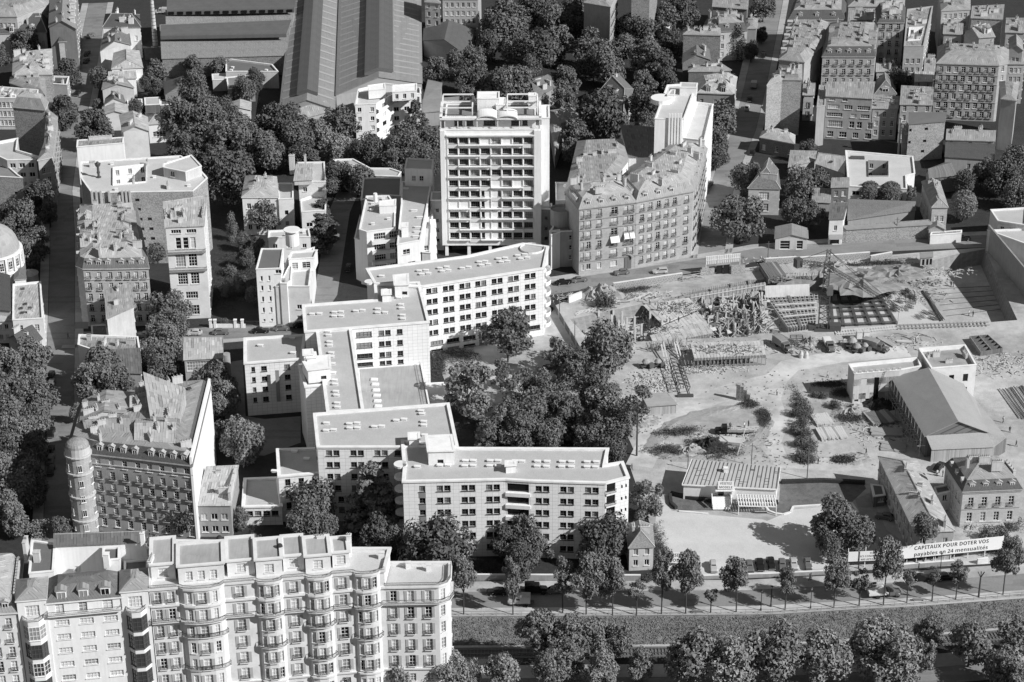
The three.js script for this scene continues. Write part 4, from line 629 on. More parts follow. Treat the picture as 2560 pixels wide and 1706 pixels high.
// ---------- block along the left street ----------
{
 const g=bld('turret_building','stone building with round corner turret and patchwork zinc roofs beside the leafy left street',20,[[-98.8,71],[-88,66.5],[-75.6,62],[-70,61.2],[-69.6,97.4],[-80.6,94.7],[-92.3,92],[-98,89]],{w:M.renderMid,roof:'mansard',d1:1.3,h1:2.5,d2:4,h2:0.6,m1:M.slate,m2:M.zincOld,trim:M.stone,f:[[5,{n:4,fl:6,w:1.15,h:2,y:1.6,st:3.05,m:0.8,bal:[1,2,3,4],bands:[17.4]}],[4,{n:4,fl:6,w:1.15,h:2,y:1.6,st:3.05,m:0.8,bal:[1,2,3,4],bands:[17.4]}],[7,{n:6,fl:6,w:1.1,h:2,y:1.6,st:3.05}]],mix:'home',dorm:[[5,4],[4,4]],chim:9,sky:5,party:[[0,0.6,1.8,8]]});
 new B().quad([-69.5,0,97.5],[-69.9,0,61.2],[-69.9,22,61.2],[-69.5,22,97.5]).quad([-69.9,22,61.2],[-70.4,22,61.2],[-70.0,22,97.5],[-69.5,22,97.5]).quad([-69.5,0,97.5],[-70.0,0,97.5],[-70,22,97.5],[-69.5,22,97.5]).mesh('party_wall',M.white,g);
 const p=[-95.0,93.0],wt=new B(),N=20;wt.cyl(p[0],0,p[1],2.7,21,2.7,N,false);wt.mesh('turret',M.stoneMid,g);const dm=new B();for(let k=0;k<5;k++){const a=k / 5*Math.PI / 2,b=(k+1)/ 5*Math.PI / 2;dm.cyl(p[0],22.6+Math.sin(a)*1.7,p[1],2.6*Math.cos(a),(Math.sin(b)- Math.sin(a))*1.7,2.6*Math.cos(b),N,false);}dm.mesh('turret_dome',M.zincOld,g);const rg=new B();for(const y of[20.6,16.4,10.5,4.5])rg.cyl(p[0],y,p[1],3.05,0.35,3.05,N);rg.cyl(p[0],21,p[1],2.75,1.7,2.75,N,false);rg.mesh('turret_ring',M.render,g);
 for(const y of[17.3,13.4,9.6,6,2.2])for(const t of[-0.9,0.25,1.3]){const w=put(g,'window',frameGeo(0.95,1.7,'std',0.02),M.frame,p[0]+Math.sin(t)*2.72,y,p[1]+Math.cos(t)*2.72,t);child(w,'pane',paneGeo(0.95,1.7),rnd()<0.6?M.glass:M.curtain,0,0,0.02);}
 for(const[Q,e,m]of[[[[-97,73],[-87,69.5],[-86,79],[-96,82.5]],0,M.zincOld],[[[-86.5,70],[-79,67],[-78,76],[-85.5,78]],3,M.zinc],[[[-95.5,83],[-86,80],[-84.5,88.5],[-94,87]],1,M.zincOld],[[[-83.5,82],[-75,80],[-74,92.5],[-82.5,91]],3,M.zinc]])bld('','',23,Q,{into:g,y0:20.5,w:M.render,roof:'gable',e,rh:1.5,rm:m,chim:2});
 // tilted studio roof rising behind it
 const q=[[-83.4,70.9],[-73.5,75.0],[-73.7,83.9],[-80.5,82.6]],hs=[29,27,24,24],r=new B();const v=i=>[q[i][0],hs[i],q[i][1]];r.quad(v(3),v(2),v(1),v(0));for(let i=0;i<4;i++){const j=(i+1)% 4;r.quad([q[j][0],20.5,q[j][1]],[q[i][0],20.5,q[i][1]],v(i),v(j));}r.mesh('studio_roof',M.zinc,g);
}
bld('small_house','small house with pale zinc roof leaning on the white party wall of the turret building',8.2,[[-68.9,82.1],[-62.0,81.6],[-62.3,94.8],[-69.8,94.7]],{w:M.renderDark,roof:'shed',e:0,rh:2.4,rm:M.zinc,f:[[2,{n:3,fl:2,w:1.4,h:1.6,y:1.2,st:3.2,m:0.8}]],chim:1,sky:1,party:[[1,0.8,2.4,2]]});
bld('studio_house','narrow six-storey studio house with big artist windows and stacked balconies',27,[[-92.4,-25.8],[-81.8,-29.7],[-80.6,-14.9],[-90.5,-14.1]],{w:M.cream,roof:'shed',e:0,rh:2.2,rm:M.zinc,f:[[2,[{y:1.2,h:2.8,t:'grid',xs:[[5.6,3]]},{y:6,h:2,t:'grid',xs:[[5.4,3.2]]},{y:10.2,h:3.3,t:'grid',xs:[[3.4,2.6],[6.6,2.2]]},{y:15.4,h:3.6,t:'grid',xs:[[3.2,2.6],[6.4,2.2]]},{y:20.6,h:3.2,t:'one',xs:[[3,1.4],[4.9,1.4],[6.8,1.4]]},{y:25,h:1.1,t:'std',xs:[[2.6,2.6],[6.6,2.6]]}]],[1,{n:4,fl:7,w:0.9,h:1.4,y:2,st:3.4}],[2,{n:0,fl:0,y:14.4,st:5.2,long:[0,1]}]],mix:'mostly',chim:2,party:[[1,0.5,1.5,5],[3,0.4,1.5,4]],group:undefined});
{const g=bld('corner_apartment_building','ornate stone building on the left street corner with zinc roofs and mansard dormers',17,[[-120.8,-47.8],[-104.2,-49.3],[-95.3,-10.6],[-104.2,-10.3],[-112.4,-10.3],[-114.4,-12]],{w:M.stone,roof:'mansard',d1:1.1,h1:2.5,d2:3.6,h2:1.5,m1:M.zincDark,m2:M.zinc,trim:M.render,f:[[2,{n:4,fl:5,w:1.1,h:2,y:1.3,st:3.15,m:0.7,bal:true,bands:[13.7,4]}],[3,{n:3,fl:5,w:1.1,h:2,y:1.3,st:3.15,m:0.7,bal:true,bands:[13.7,4]}],[5,{n:10,fl:5,w:1.1,h:2,y:1.3,st:3.15,m:0.8,bal:[3]}]],mix:'home',dorm:[[2,3],[3,3],[5,6]],chim:10,sky:6,party:[[0,0.5,1.6,8]]});
 for(const[Q,e,m]of[[[[-118.1,-37.9],[-113.8,-38.8],[-112.0,-30.8],[-116.7,-29.9]],0,M.zinc],[[[-108.7,-39.7],[-103.3,-40.2],[-101.6,-31.6],[-107.1,-31.2]],0,M.zincOld],[[[-115.3,-25.6],[-109.8,-24.6],[-108.3,-17.9],[-113.6,-17.0]],3,M.zinc],[[[-106.1,-26.4],[-100.4,-25.4],[-99.0,-18.6],[-104.7,-18.7]],0,M.zincOld]])bld('','',20.4,Q,{into:g,y0:18.5,w:M.render,roof:'gable',e,rh:1.2,rm:m,chim:2});}
{
 const g=bld('flat_roofed_block','pale flat-roofed block with a light court and stepped right edge, brick side wall',22,[[-123.6,-72.4],[-95.3,-76.4],[-89.6,-68.5],[-85.5,-59.6],[-88.4,-50.1],[-116.5,-49.6],[-121.3,-60.3]],{w:M.rubble,rm:M.gravelPale,par:0.4,f:[[4,[{y:19,h:0.9,t:'hole',xs:[[12.5,1.2]]},{y:16.2,h:0.9,t:'hole',xs:[[12.7,1.2]]},{y:13.2,h:0.9,t:'hole',xs:[[12.9,1.2],[15.5,1.2]]},{y:10.2,h:0.9,t:'hole',xs:[[13.1,1.2],[15.7,1.2]]},{y:7.2,h:0.9,t:'hole',xs:[[13.3,1.2],[15.9,1.2]]},{y:4.2,h:0.9,t:'hole',xs:[[13.5,1.2]]}]]],mix:'dark',well:[[-113.5,-67.7],[-104.4,-70.3],[-102.5,-57.1],[-111.5,-55.2]],vents:6,chim:2});
 bld('','',24.6,[[-98.4,-63.9],[-91.3,-70.5],[-87.3,-62.1],[-91.3,-57.8],[-98.0,-61.2]],{into:g,y0:21.5,w:M.render,rm:M.gravelPale,par:0.3,f:[[3,[{y:22.2,h:1.6,t:'std',xs:[[3,1.4]]}]]]});
{const p=[-116.4,-61.2],b=new B();b.cyl(p[0],21.4,p[1],0.7,0.4,0.7,10).cyl(p[0],21.8,p[1],0.35,3.2,0.35,10).cyl(p[0],23,p[1],0.5,0.3,0.5,10).cyl(p[0],25,p[1],0.6,0.8,0.9,10).cyl(p[0],25.8,p[1],0.5,0.6,0.3,10);b.mesh('flue',M.steel,g);}
[620,650,680,735,825,850,875].forEach(x=>{const a=lerp2([-116.5,-49.6],[-88.4,-50.1],(x - 615)/ 685);new B().box(a[0],8,a[1]+0.4,0.55,14.6,0.5).mesh('flue',M.render,g);});
}
bld('white_wall_building','building with a broad blank white wall facing the flat-roofed block',23,[[-126.9,-86.6],[-113.6,-88.7],[-113.0,-84.0],[-126.1,-81.1]],{w:M.white,rm:M.zincOld,par:0.2,party:[[0,0.5,0.8,6]]});
bld('zinc_roofed_house','tall narrow white house with a ribbed zinc gable roof behind the blank white wall',22,[[-118.2,-109.5],[-109.7,-107.5],[-107.7,-96.5],[-115.0,-96.0]],{w:M.cream,roof:'gable',e:0,rh:1.6,rm:M.zinc,f:[[3,{n:2,fl:2,w:1.1,h:1.5,y:12,st:3}]],chim:1});
bld('garden_pavilion','low white pavilion with hipped zinc roof among the garden trees',6.5,[[-117.8,-151.3],[-110.1,-152.5],[-109.2,-142.6],[-115.6,-141.4]],{w:M.white,roof:'hip',e:1,rh:1.6,rm:M.zinc,ins:3,f:[[2,{n:2,fl:1,w:2,h:1.8,y:2}]]});
// little cluster in front of the corner building
{
 const G1='small houses by the crossing';
 bld('small_house','narrow stepped house with tall end wall in front of the street corner building',13,[[-105.5,-2.5],[-99.4,-6.0],[-97.2,4.6],[-102.9,11.3]],{w:M.render,roof:'shed',e:0,rh:1.8,rm:M.zincOld,f:[[1,{n:2,fl:3,w:1,h:1.5,y:2}]],chim:1});
 bld('small_house','little gabled house with dark ribbed roof and pale gable at the crossing',9.5,[[-104.6,4.3],[-101.0,3.0],[-99.9,6.5],[-103.6,8.5]],{w:M.cream,roof:'gable',e:0,rh:1.4,rm:M.zincDark,chim:1});
 bld('small_house','low house with flat dark roof tucked behind the white corner wall',7,[[-108.9,3.0],[-104.9,2.7],[-103.6,8.6],[-107.6,9.4]],{w:M.render,rm:M.zincDark,par:0.15});
 const g=bld('white_walled_house','white-walled house with roof terrace and ivy beside the left street',8.6,[[-110.5,11.3],[-95.2,12.8],[-93.4,20.6],[-102.7,21.7],[-109.7,17.1]],{w:M.white,rm:M.zincOld,par:0.5,f:[[2,{n:2,fl:2,w:1.3,h:1.8,y:1.4,st:3.4}]],chim:3});
 bld('','',8,[[-103.0,20.7],[-93.8,19.7],[-91.6,31.8],[-100.9,30.9]],{into:g,w:M.renderMid,roof:'shed',e:0,rh:0.8,rm:M.zincDark,f:[[1,{n:3,fl:2,w:1.3,h:1.8,y:1.4,st:3.2}]]});
{const p=[-112.9,-5.4],aw=new B();aw.quad([p[0]- 2,2.6,p[1]+1.6],[p[0]+1.6,2.6,p[1]+1.6],[p[0]+1.6,3.8,p[1]],[p[0]- 2,3.8,p[1]]);tag(aw.mesh('shop_awning',M.canvas),'grey cloth awning over the corner shop front','awning');}
}
bld('greenhouse_studio','glass-fronted studio with pale sloping ribbed roof on the side street',7.5,[[-82.7,16.8],[-73.2,16.5],[-72.6,22.8],[-82.0,23.7]],{w:M.renderMid,roof:'shed',e:0,rh:2.6,rm:M.zinc,f:[[2,[{y:4.2,h:2.6,t:'grid',xs:[[4.6,8.2]],pm:M.curtain}]]]});
{const p=[-72.5,16.8];tag(new B().cyl(p[0],0,p[1],1.0,5.5,1.0,18).mesh('silo',M.corrPale),'round pale tank standing beside the glass-fronted studio','tank');}
// villas between garden trees
{
 const g=bld('white_villa','white villa with patched zinc roof and grey shuttered windows in the walled garden',12,[[-78.0,-84.6],[-69.0,-83.9],[-67.0,-68.9],[-77.4,-69.1]],{w:M.white,roof:'low',d:3,rh:1.6,rm:M.zinc,f:[[2,{n:4,fl:3,w:1.2,h:1.7,y:1.6,st:3.3}],[3,{n:3,fl:3,w:1.1,h:1.7,y:1.6,st:3.3}]],chim:2,sky:2,trim:M.white});
 bld('','',11.5,[[-68.3,-80.6],[-63.7,-80.5],[-62.7,-69.0],[-66.9,-68.5]],{into:g,w:M.cream,rm:M.gravel,par:0.4,f:[[2,{n:1,fl:2,w:1,h:1.4,y:3,st:3.4,t:'hole'}]]});
 const g2=bld('terraced_villa','stepped modern villa with zinc lean-to roof, chimney and terraces',14.5,[[-63.2,-89.1],[-55.1,-89.3],[-53.6,-74.3],[-61.5,-74.4]],{w:M.cream,rm:M.gravel,par:0.4,f:[[2,{n:2,fl:4,w:1.2,h:1.4,y:1.6,st:3.2}],[1,{n:3,fl:4,w:1,h:1.4,y:1.6,st:3.2}]]});
 bld('','',15.5,[[-62.6,-82.7],[-58.1,-83.2],[-57.5,-73.1],[-62.5,-72.6]],{into:g2,y0:14,w:M.render,roof:'shed',e:0,rh:1,rm:M.zinc});bld('','',10,[[-60.9,-71.9],[-53.9,-77.8],[-53.0,-63.7],[-59.9,-62.8]],{into:g2,w:M.cream,rm:M.gravel,par:0.7,f:[[2,{n:2,fl:2,w:1.8,h:1.4,y:1.6,st:3.4}]]});
{const p=[-64.3,-85.7],q=[-60.5,-87.0];chimney(g2,p[0],p[1],13,1.6,1.2,5,0,M.render,2);chimney(g2,q[0],q[1],14,0.6,0.6,3.5,0,M.render,1);}
 const g3=bld('modernist_house','narrow rounded modernist house with corner bays and roof terrace on the side street',17,[[-66.8,-22.3],[-60.9,-22.2],[-60.5,-9.7],[-66.9,-9.2]],{w:M.white,rm:M.felt,par:0.3,f:[[2,[1.6,4.2,7.4,10.6,13.4].map((y,k)=>({y,h:k?1.5:0.7,t:'one',xs:[[1.3,0.6],[3.3,0.6]]}))],[2,[{y:15.4,h:1.1,t:'std',xs:[[5.8,1.6]]}]]],mix:'mostly'});
 bld('','',13,[[-60.8,-9.0],[-59.0,-23.8],[-58.0,-10.7],[-59.0,-8.9]],{into:g3,w:M.cream,rm:M.gravel,par:0.3});
 bld('','',12,[[-60.2,-29.2],[-53.8,-34.0],[-53.2,-9.1],[-62.1,-9.3]],{into:g3,w:M.cream,rm:M.gravel,par:0.9,f:[[2,[{y:2,h:1.3,t:'std',xs:[[6,1.6]]},{y:5.2,h:1.3,t:'std',xs:[[6,1.3]]}]]]});
 for(const y of[5.4,8.6,11.8]){const p=[-61.1,-10.9];put(g3,'bay_window',cached('bayw',()=>new B().box(0,0,0,2.6,1.6,1.4).geo()),M.curtain,p[0]+0.2,y,p[1]+0.4,-0.12);put(g3,'bay_sill',cached('bays',()=>new B().box(0,0,0,3,0.9,1.8).geo()),M.cream,p[0]+0.2,y - 0.95,p[1]+0.4,-0.12);}
 const p0=[-58.2,-15.6];bld('','',15,[[p0[0]- 1,p0[1]- 9],[p0[0]+6,p0[1]- 10],[p0[0]+5.6,p0[1]- 5],[p0[0]- 1.2,p0[1]- 4]],{into:g3,y0:11,w:M.white,rm:M.gravel,par:0.5,f:[[2,[{y:12,h:1.8,t:'std',xs:[[1.6,1.6],[4.6,2.2]]}]]]});
 const t=[-60.9,-44.5],tk=thing('water_tank','round white concrete water tank with disc lid on a roof near the cedar','tank',[t[0],8,t[1]]);const tb=new B();tb.cyl(t[0],8,t[1],1.9,3.4,1.9,20);tb.mesh('drum',M.white,tk);const tl=new B();tl.cyl(t[0],12.4,t[1],2.3,0.22,2.3,24).cyl(t[0],11.4,t[1],0.5,1,0.5,8);tl.mesh('disc',M.coping,tk);
 bld('low_terrace_house','low flat-roofed house carrying the round white tank',8,[[-68.5,-54.1],[-57.3,-55.4],[-56.4,-49.8],[-68.2,-49.5]],{w:M.white,rm:M.gravel,par:0.5,f:[[2,{n:3,fl:2,w:1.2,h:1.3,y:1.4}]],vents:2});
}
{// garden wall with piers
 const a=[-80.3,-9.1],b=[-66.9,-8.9],g=thing('garden_wall','white low garden wall with square piers along the side street','wall',[(a[0]+b[0])/ 2,0,a[1]]);const w=new B();w.beam([a[0],0.55,a[1]],[lerp2(a,b,0.72)[0],0.55,b[1]],0.3,1.1);w.mesh('wall',M.white,g);[0.03,0.12,0.52,0.66].forEach(t=>{const p=lerp2(a,b,t);put(g,'pier',cached('pier',()=>new B().box(0,0,0,0.7,2.2,0.7).box(0,2.2,0,0.9,0.2,0.9).geo()),M.white,p[0],0,p[1]);});const r=new B();r.beam([a[0],1.9,a[1]],[b[0],1.9,b[1]],0.08);for(let i=0;i<60;i++){const p=lerp2(a,b,i / 60);r.box(p[0],1.0,p[1],0.04,1,0.04);}r.mesh('railing',M.iron,g);
}
// modern terraced block left of the tower
{
 const g=bld('terraced_modern_block','white modern block with stepped roof terraces and glazed balconies left of the tower',16.5,[[-40.9,-58.7],[-34.5,-58.9],[-32.3,-51.5],[-31.8,-36.3],[-39.4,-34.0],[-41.5,-35.5]],{w:M.white,rm:M.gravel,par:0.35,f:[[3,[0,1,2,3,4].map(k=>({y:13.6 - k*3.1,h:1.9,t:'grid',xs:[[3.6,3.2],[8,3.4]],pm:k===0?M.glass:undefined}))]],mix:'mostly',vents:6});
 const fa=[-39.4,-34.0],fb=[-31.8,-36.3];for(let k=0;k<4;k++)balcony(g,[lerp2(fa,fb,0.15),lerp2(fa,fb,0.95)],12.9 - 3.1*k,1.2,{m:M.white,solid:M.cream,rail:0.9});
 bld('','',18.6,[[-36.8,-50.0],[-32.1,-51.4],[-32.0,-47.0],[-36.5,-46.7]],{into:g,y0:16,w:M.white,rm:M.coping,par:0.1});bld('','',12.6,[[-43.1,-38.5],[-42.6,-54.6],[-40.3,-42.3],[-40.0,-35.1]],{into:g,w:M.white,rm:M.gravel,par:0.2});
{const p=[-38.1,-55.2],b=new B();b.cyl(p[0],15.5,p[1],0.55,3.2,0.55,12);b.mesh('flue',M.white,g);}
 const g2=bld('long_flat_block','long flat-roofed white block with roof lights beside the tower foot',15.5,[[-31.5,-71.4],[-22.9,-71.5],[-23.5,-53.1],[-24.6,-30.3],[-30.8,-27.6],[-30.9,-55.3]],{w:M.white,rm:M.gravel,par:0.4,f:[[3,[{y:12,h:1.5,t:'two',xs:[[2.6,2],[8.4,1.2]]},{y:8.6,h:1,t:'two',xs:[[4,2.2]]}]]],mix:'mostly'});
[[-27.1,-50.6],[-25.4,-45.9],[-25.7,-39.1],[-25.7,-36.0],[-25.9,-32.9],[-30.2,-66.3]].forEach(p=>roofHatch(g2,p[0],p[1],15.1,-0.05,M.coping,1.9,0.6,0.4));bld('','',18.2,[[-30.0,-36.0],[-28.1,-36.2],[-28.0,-33.3],[-29.8,-32.9]],{into:g2,y0:15,w:M.white,rm:M.coping,par:0.06});
 bld('','',20.5,[[-30.1,-77.0],[-22.3,-75.8],[-22.4,-68.2],[-30.4,-69.0]],{into:g2,w:M.white,rm:M.gravelPale,par:0.4,f:[[2,[{y:16.8,h:1.5,t:'two',xs:[[2.6,1.2],[4.8,1.2]]}]]]});
 bld('','',12,[[-23.8,-61.2],[-22.1,-55.6],[-22.0,-29.6],[-24.3,-30.1]],{into:g2,w:M.white,rm:M.gravelPale,par:0.5});for(let k=0;k<5;k++){const p=[-21.8,-48.4];put(g2,'balcony',cached('yb',()=>new B().box(0,0,0,1.6,1,4).geo()),M.white,p[0],1.4+2.6*k,p[1],0.1);}
 bld('flat_roofed_annex','low annex with dark flat roofs and a round white flue in the tower shadow',11,[[-43.5,-85.0],[-39.2,-85.5],[-32.3,-85.4],[-31.9,-71.5],[-38.4,-72.6],[-43.2,-68.5]],{w:M.renderMid,rm:M.gravelDark,par:0.4});
 bld('angled_garage','angular low flat-roofed building with white edge behind the garden lane',6.5,[[-54.4,-110.9],[-48.3,-111.2],[-42.7,-103.8],[-36.6,-103.5],[-33.1,-100.5],[-33.9,-97.0],[-48.2,-98.5]],{w:M.renderMid,rm:M.gravel,par:0.4,vents:2});
}
// ---------- church and buildings at the left edge ----------
{
 const p=[-140.6,-31.4],g=thing('domed_church','pale domed church with apse at the left edge of the picture','church',[p[0],0,p[1]]);
 const b=new B(),N=24;b.cyl(p[0],0,p[1],7.2,13,7.2,N,false);b.mesh('drum',M.render,g);const dm=new B();for(let k=0;k<7;k++){const a=k / 7*1.45,c=(k+1)/ 7*1.45;dm.cyl(p[0],13.4+Math.sin(a)*7,p[1],6.8*Math.cos(a),(Math.sin(c)- Math.sin(a))*7,6.8*Math.cos(c),N,false);}dm.mesh('dome',M.terrace,g);for(const[y,q]of[[12.8,7.6],[8,7.5]])new B().cyl(p[0],y,p[1],q,0.5,q,N).mesh('cornice',M.white,g);new B().cyl(p[0],20.2,p[1],1.2,2.2,0.9,12).mesh('lantern',M.white,g);
 for(let i=0;i<10;i++){const t=-0.6+i*0.35,w=put(g,'window',frameGeo(1.2,2.4,'std',0.02),M.frame,p[0]+Math.sin(t)*7.22,9.4,p[1]+Math.cos(t)*7.22,t);child(w,'pane',paneGeo(1.2,2.4),M.glass,0,0,0.02);const c=new B().box(0,0,0,0.5,4.2,0.5).geo();put(g,'pilaster',cached('cpl',()=>c),M.white,p[0]+Math.sin(t+0.17)*7.4,8.6,p[1]+Math.cos(t+0.17)*7.4,t);}
 bld('','',9,[[-141.8,-23.9],[-134.3,-19.2],[-130.7,-1.9],[-137.1,-3.1]],{into:g,w:M.render,roof:'shed',e:0,rh:2,rm:M.slate});
 bld('','',8,[[-136.7,-36.0],[-134.1,-36.6],[-131.1,-23.6],[-133.9,-23.0]],{into:g,w:M.white,roof:'low',d:1.2,rh:0.6,rm:M.zincDark});{const q=[-132.2,-32.5],ap=new B();ap.cyl(q[0],0,q[1],2.4,5.4,2.4,18,false);ap.mesh('apse',M.renderMid,g);const ar=new B();ar.cyl(q[0],5.4,q[1],2.6,0.9,0.4,18);ar.mesh('apse_roof',M.zincOld,g);}
 bld('parish_hall','stone hall with pale flat zinc roof beside the domed church',8.5,[[-133.5,-19.1],[-126.4,-20.7],[-121.5,1.6],[-129.2,2.5]],{w:M.cream,roof:'flat',rm:M.zinc,par:0.5,f:[[2,{n:2,fl:2,w:1.2,h:1.9,y:1.2,st:3.6}],[1,{n:5,fl:2,w:1.1,h:1.9,y:1.2,st:3.6}]],sky:4,chim:1});
 bld('parish_house','stone annex with round window below the church at the left edge',6.5,[[-138.1,-6.5],[-131.6,-4.3],[-130.2,-1.0],[-136.8,-0.6]],{w:M.cream,roof:'low',d:1.5,rh:0.8,rm:M.zinc,f:[[2,{n:3,fl:2,w:1,h:1.5,y:1,st:3}]]});
 bld('gabled_shed','small house with dark slatted roof and pale gable wall below the parish hall',5,[[-130.0,5.6],[-127.2,0.6],[-121.4,6.2],[-124.8,12.4]],{w:M.renderMid,roof:'gable',e:1,rh:2.4,rm:M.slate,chim:1});
}

// ---------- upper left: the street and its houses ----------
{
 const std=(n,fl,y=1.4)=>({n,fl,w:1.05,h:1.8,y,st:3.1,m:0.9});
 // left side of the street
 bld('mansard_building','tall mansard building with long pale roofs at the top left corner of the picture',15,[[-188.8,-254.2],[-168.0,-255.5],[-165.0,-240.0],[-173.7,-225.2],[-182.6,-225.4]],{w:M.stoneMid,roof:'low',d:3,rh:2.2,rm:M.zincOld,f:[[3,std(5,4)],[2,std(4,4)]],chim:4});
 bld('street_building','long roofed building along the left street near the top edge',15.5,[[-166.1,-248.7],[-157.1,-252.0],[-150.2,-210.3],[-159.7,-212.1]],{w:M.stoneDark,roof:'gable',e:0,rh:2.6,rm:M.tileMid,f:[[1,std(8,4)]],chim:4,dorm:[[1,5]]});
 bld('timbered_house','half-timbered house with steep slate roof and two dormers at the top left',9.5,[[-183.9,-238.6],[-166.7,-241.6],[-163.7,-224.3],[-180.7,-223.1]],{w:M.render,roof:'hip',e:3,rh:4.2,ins:2.5,rm:M.slate,f:[[2,std(5,2,1.2)]],dorm:[[2,2,1.2,2]],chim:3});
 bld('mansard_house','narrow mansard house with pale corner quoins facing down the left street',10.5,[[-160.0,-231.8],[-155.0,-231.7],[-150.4,-211.6],[-156.7,-211.0]],{w:M.stone,roof:'mansard',d1:0.9,h1:2.8,d2:1.8,h2:1,m1:M.slate,m2:M.zinc,f:[[2,{n:1,fl:3,w:1.8,h:2,y:1.2,st:3.1}],[1,std(5,3)]],dorm:[[2,1,1.4,2]],chim:1});
 bld('zinc_roof_terrace','row of low zinc-roofed houses ending in a bare stone gable, left of the street',10,[[-170.1,-199.6],[-158.1,-204.7],[-153.1,-179.3],[-166.1,-178.8]],{w:M.rubble,roof:'low',d:3.5,rh:1.6,rm:M.zinc,f:[[1,std(5,3)]],chim:7,sky:4});
 bld('stone_gable_house','bare stone side wall with a single small window, left of the street',8.5,[[-167.4,-180.8],[-156.1,-181.3],[-152.7,-163.6],[-166.5,-175.1]],{w:M.rubble,roof:'low',d:2,rh:1,rm:M.zincOld,f:[[2,[{y:5.6,h:0.8,t:'hole',xs:[[4,0.8]]}]]],chim:2});
 bld('low_house','low house with dark roof box and white street front, left of the street',6.5,[[-157.2,-187.6],[-149.1,-186.7],[-148.4,-178.8],[-156.1,-180.4]],{w:M.stoneMid,rm:M.slate,par:0.5,f:[[1,std(3,2)]],chim:1});
 bld('flat_roofed_houses','pale flat roofs with glazed strips at the left frame edge',11,[[-169.3,-165.5],[-154.2,-161.8],[-153.6,-156.9],[-158.8,-154.3],[-167.0,-154.5]],{w:M.render,rm:M.zinc,par:0.4,chim:2,vents:3,f:[[3,std(5,3)]]});
 bld('tall_party_wall_building','tall building with a broad bare rubble side wall and street balconies on the left',18,[[-153.7,-135.5],[-144.6,-131.4],[-144.3,-124.9],[-154.7,-127.7]],{w:M.rubble,roof:'mansard',d1:1.2,h1:3,d2:1.5,h2:0.8,m1:M.zincOld,m2:M.zinc,f:[[1,{n:5,fl:5,w:1.1,h:2,y:1.4,st:3.2,bal:true,m:0.6}]],party:[[0,0.7,1.6,9]],trim:M.render});
 bld('street_front_building','curving balconied street front stepping down the left street',15.5,[[-145.3,-131.5],[-140.7,-125.0],[-136.1,-92.1],[-139.8,-89.8],[-140.5,-104.0]],{w:M.stoneMid,roof:'low',d:1.6,rh:1,rm:M.zincOld,f:[[1,{n:8,fl:4,w:1.1,h:2,y:1.6,st:3.3,bal:true,m:0.8}],[2,std(2,4)]],trim:M.render,chim:3});
 bld('balcony_block','modern block with planted roof terrace and wide windows at the left frame edge',13.5,[[-157.1,-109.3],[-150.6,-112.8],[-149.1,-103.1],[-141.3,-97.7],[-141.7,-95.3],[-150.3,-94.9],[-155.0,-99.7]],{w:M.render,rm:M.gravel,par:0.8,f:[[4,{n:3,fl:4,w:1.7,h:1.5,y:1.8,st:3,m:0.7}]],mix:'mostly'});
 bld('rubble_wall_building','low building with bare rubble side wall and two small windows at the left edge',11,[[-154.9,-97.6],[-151.3,-97.6],[-146.1,-89.4],[-144.3,-87.1],[-152.9,-88.4]],{w:M.rubble,rm:M.gravelDark,par:0.4,f:[[3,[{y:5.5,h:0.8,t:'hole',xs:[[6,0.9]]},{y:2,h:0.8,t:'hole',xs:[[6.5,0.9]]}]]]});
 // right side of the street
 bld('white_house','white three-storey house with dark hipped roof and tall chimneys at the top of the street',11.5,[[-144.6,-237.6],[-132.7,-236.5],[-130.2,-223.3],[-143.2,-223.3]],{w:M.white,roof:'hip',e:3,rh:2.6,ins:3,rm:M.slate,f:[[2,{n:2,fl:2,w:1,h:1.8,y:3,st:3.4,pm:M.white}],[1,std(4,3)]],chim:4,cm:M.white});
 bld('dark_roofed_house','house with dark tiled roof, iron flues and white end wall on the street',9.2,[[-142.9,-223.2],[-135.0,-226.2],[-131.9,-211.1],[-141.3,-204.3]],{w:M.render,roof:'gable',e:0,rh:2.6,rm:M.tile,chim:4,sky:2});
 bld('zinc_hip_house','house with pale hipped zinc roof and white right wall above the street trees',8.8,[[-136.3,-203.1],[-128.2,-205.2],[-124.4,-188.6],[-134.5,-187.3]],{w:M.white,roof:'hip',e:0,rh:2,ins:3,rm:M.zinc,f:[[1,std(3,2)]]});
 bld('low_zinc_house','low house with pale zinc roof behind the street trees, below the hipped one',6.8,[[-136.0,-190.7],[-128.0,-192.8],[-126.1,-184.0],[-135.0,-183.4]],{w:M.white,roof:'gable',e:3,rh:1.2,rm:M.zinc,chim:1});
 bld('patched_roof_house','house with patchwork zinc and tile roofs halfway down the left street',7.5,[[-136.1,-180.1],[-129.9,-182.8],[-125.1,-172.8],[-135.2,-171.5]],{w:M.render,roof:'gable',e:0,rh:1.6,rm:M.zincOld,chim:3,sky:1});
 bld('small_gable_house','tiny house with dark gable roof halfway down the left street',6.5,[[-133.1,-165.8],[-128.2,-168.5],[-126.4,-161.6],[-132.6,-159.7]],{w:M.render,roof:'gable',e:0,rh:1.8,rm:M.tile,f:[[2,std(2,1)]],chim:1});
 bld('zinc_low_house','low house with wide pale zinc roof and white gable by the street tree',5.6,[[-133.3,-160.7],[-125.8,-161.9],[-124.0,-153.1],[-132.2,-152.6]],{w:M.cream,roof:'gable',e:0,rh:1.3,rm:M.zinc});
 bld('shed_roofed_studio','brick studio with one steep mono-pitch roof and a tall white side wall in the gardens',5.2,[[-116.6,-183.7],[-109.9,-181.7],[-109.1,-175.1],[-114.6,-171.6]],{w:M.brick,roof:'shed',e:1,rh:3,rm:M.corr,f:[[2,[{y:0.3,h:3,t:'hole',xs:[[3,0.9]]}]]]});
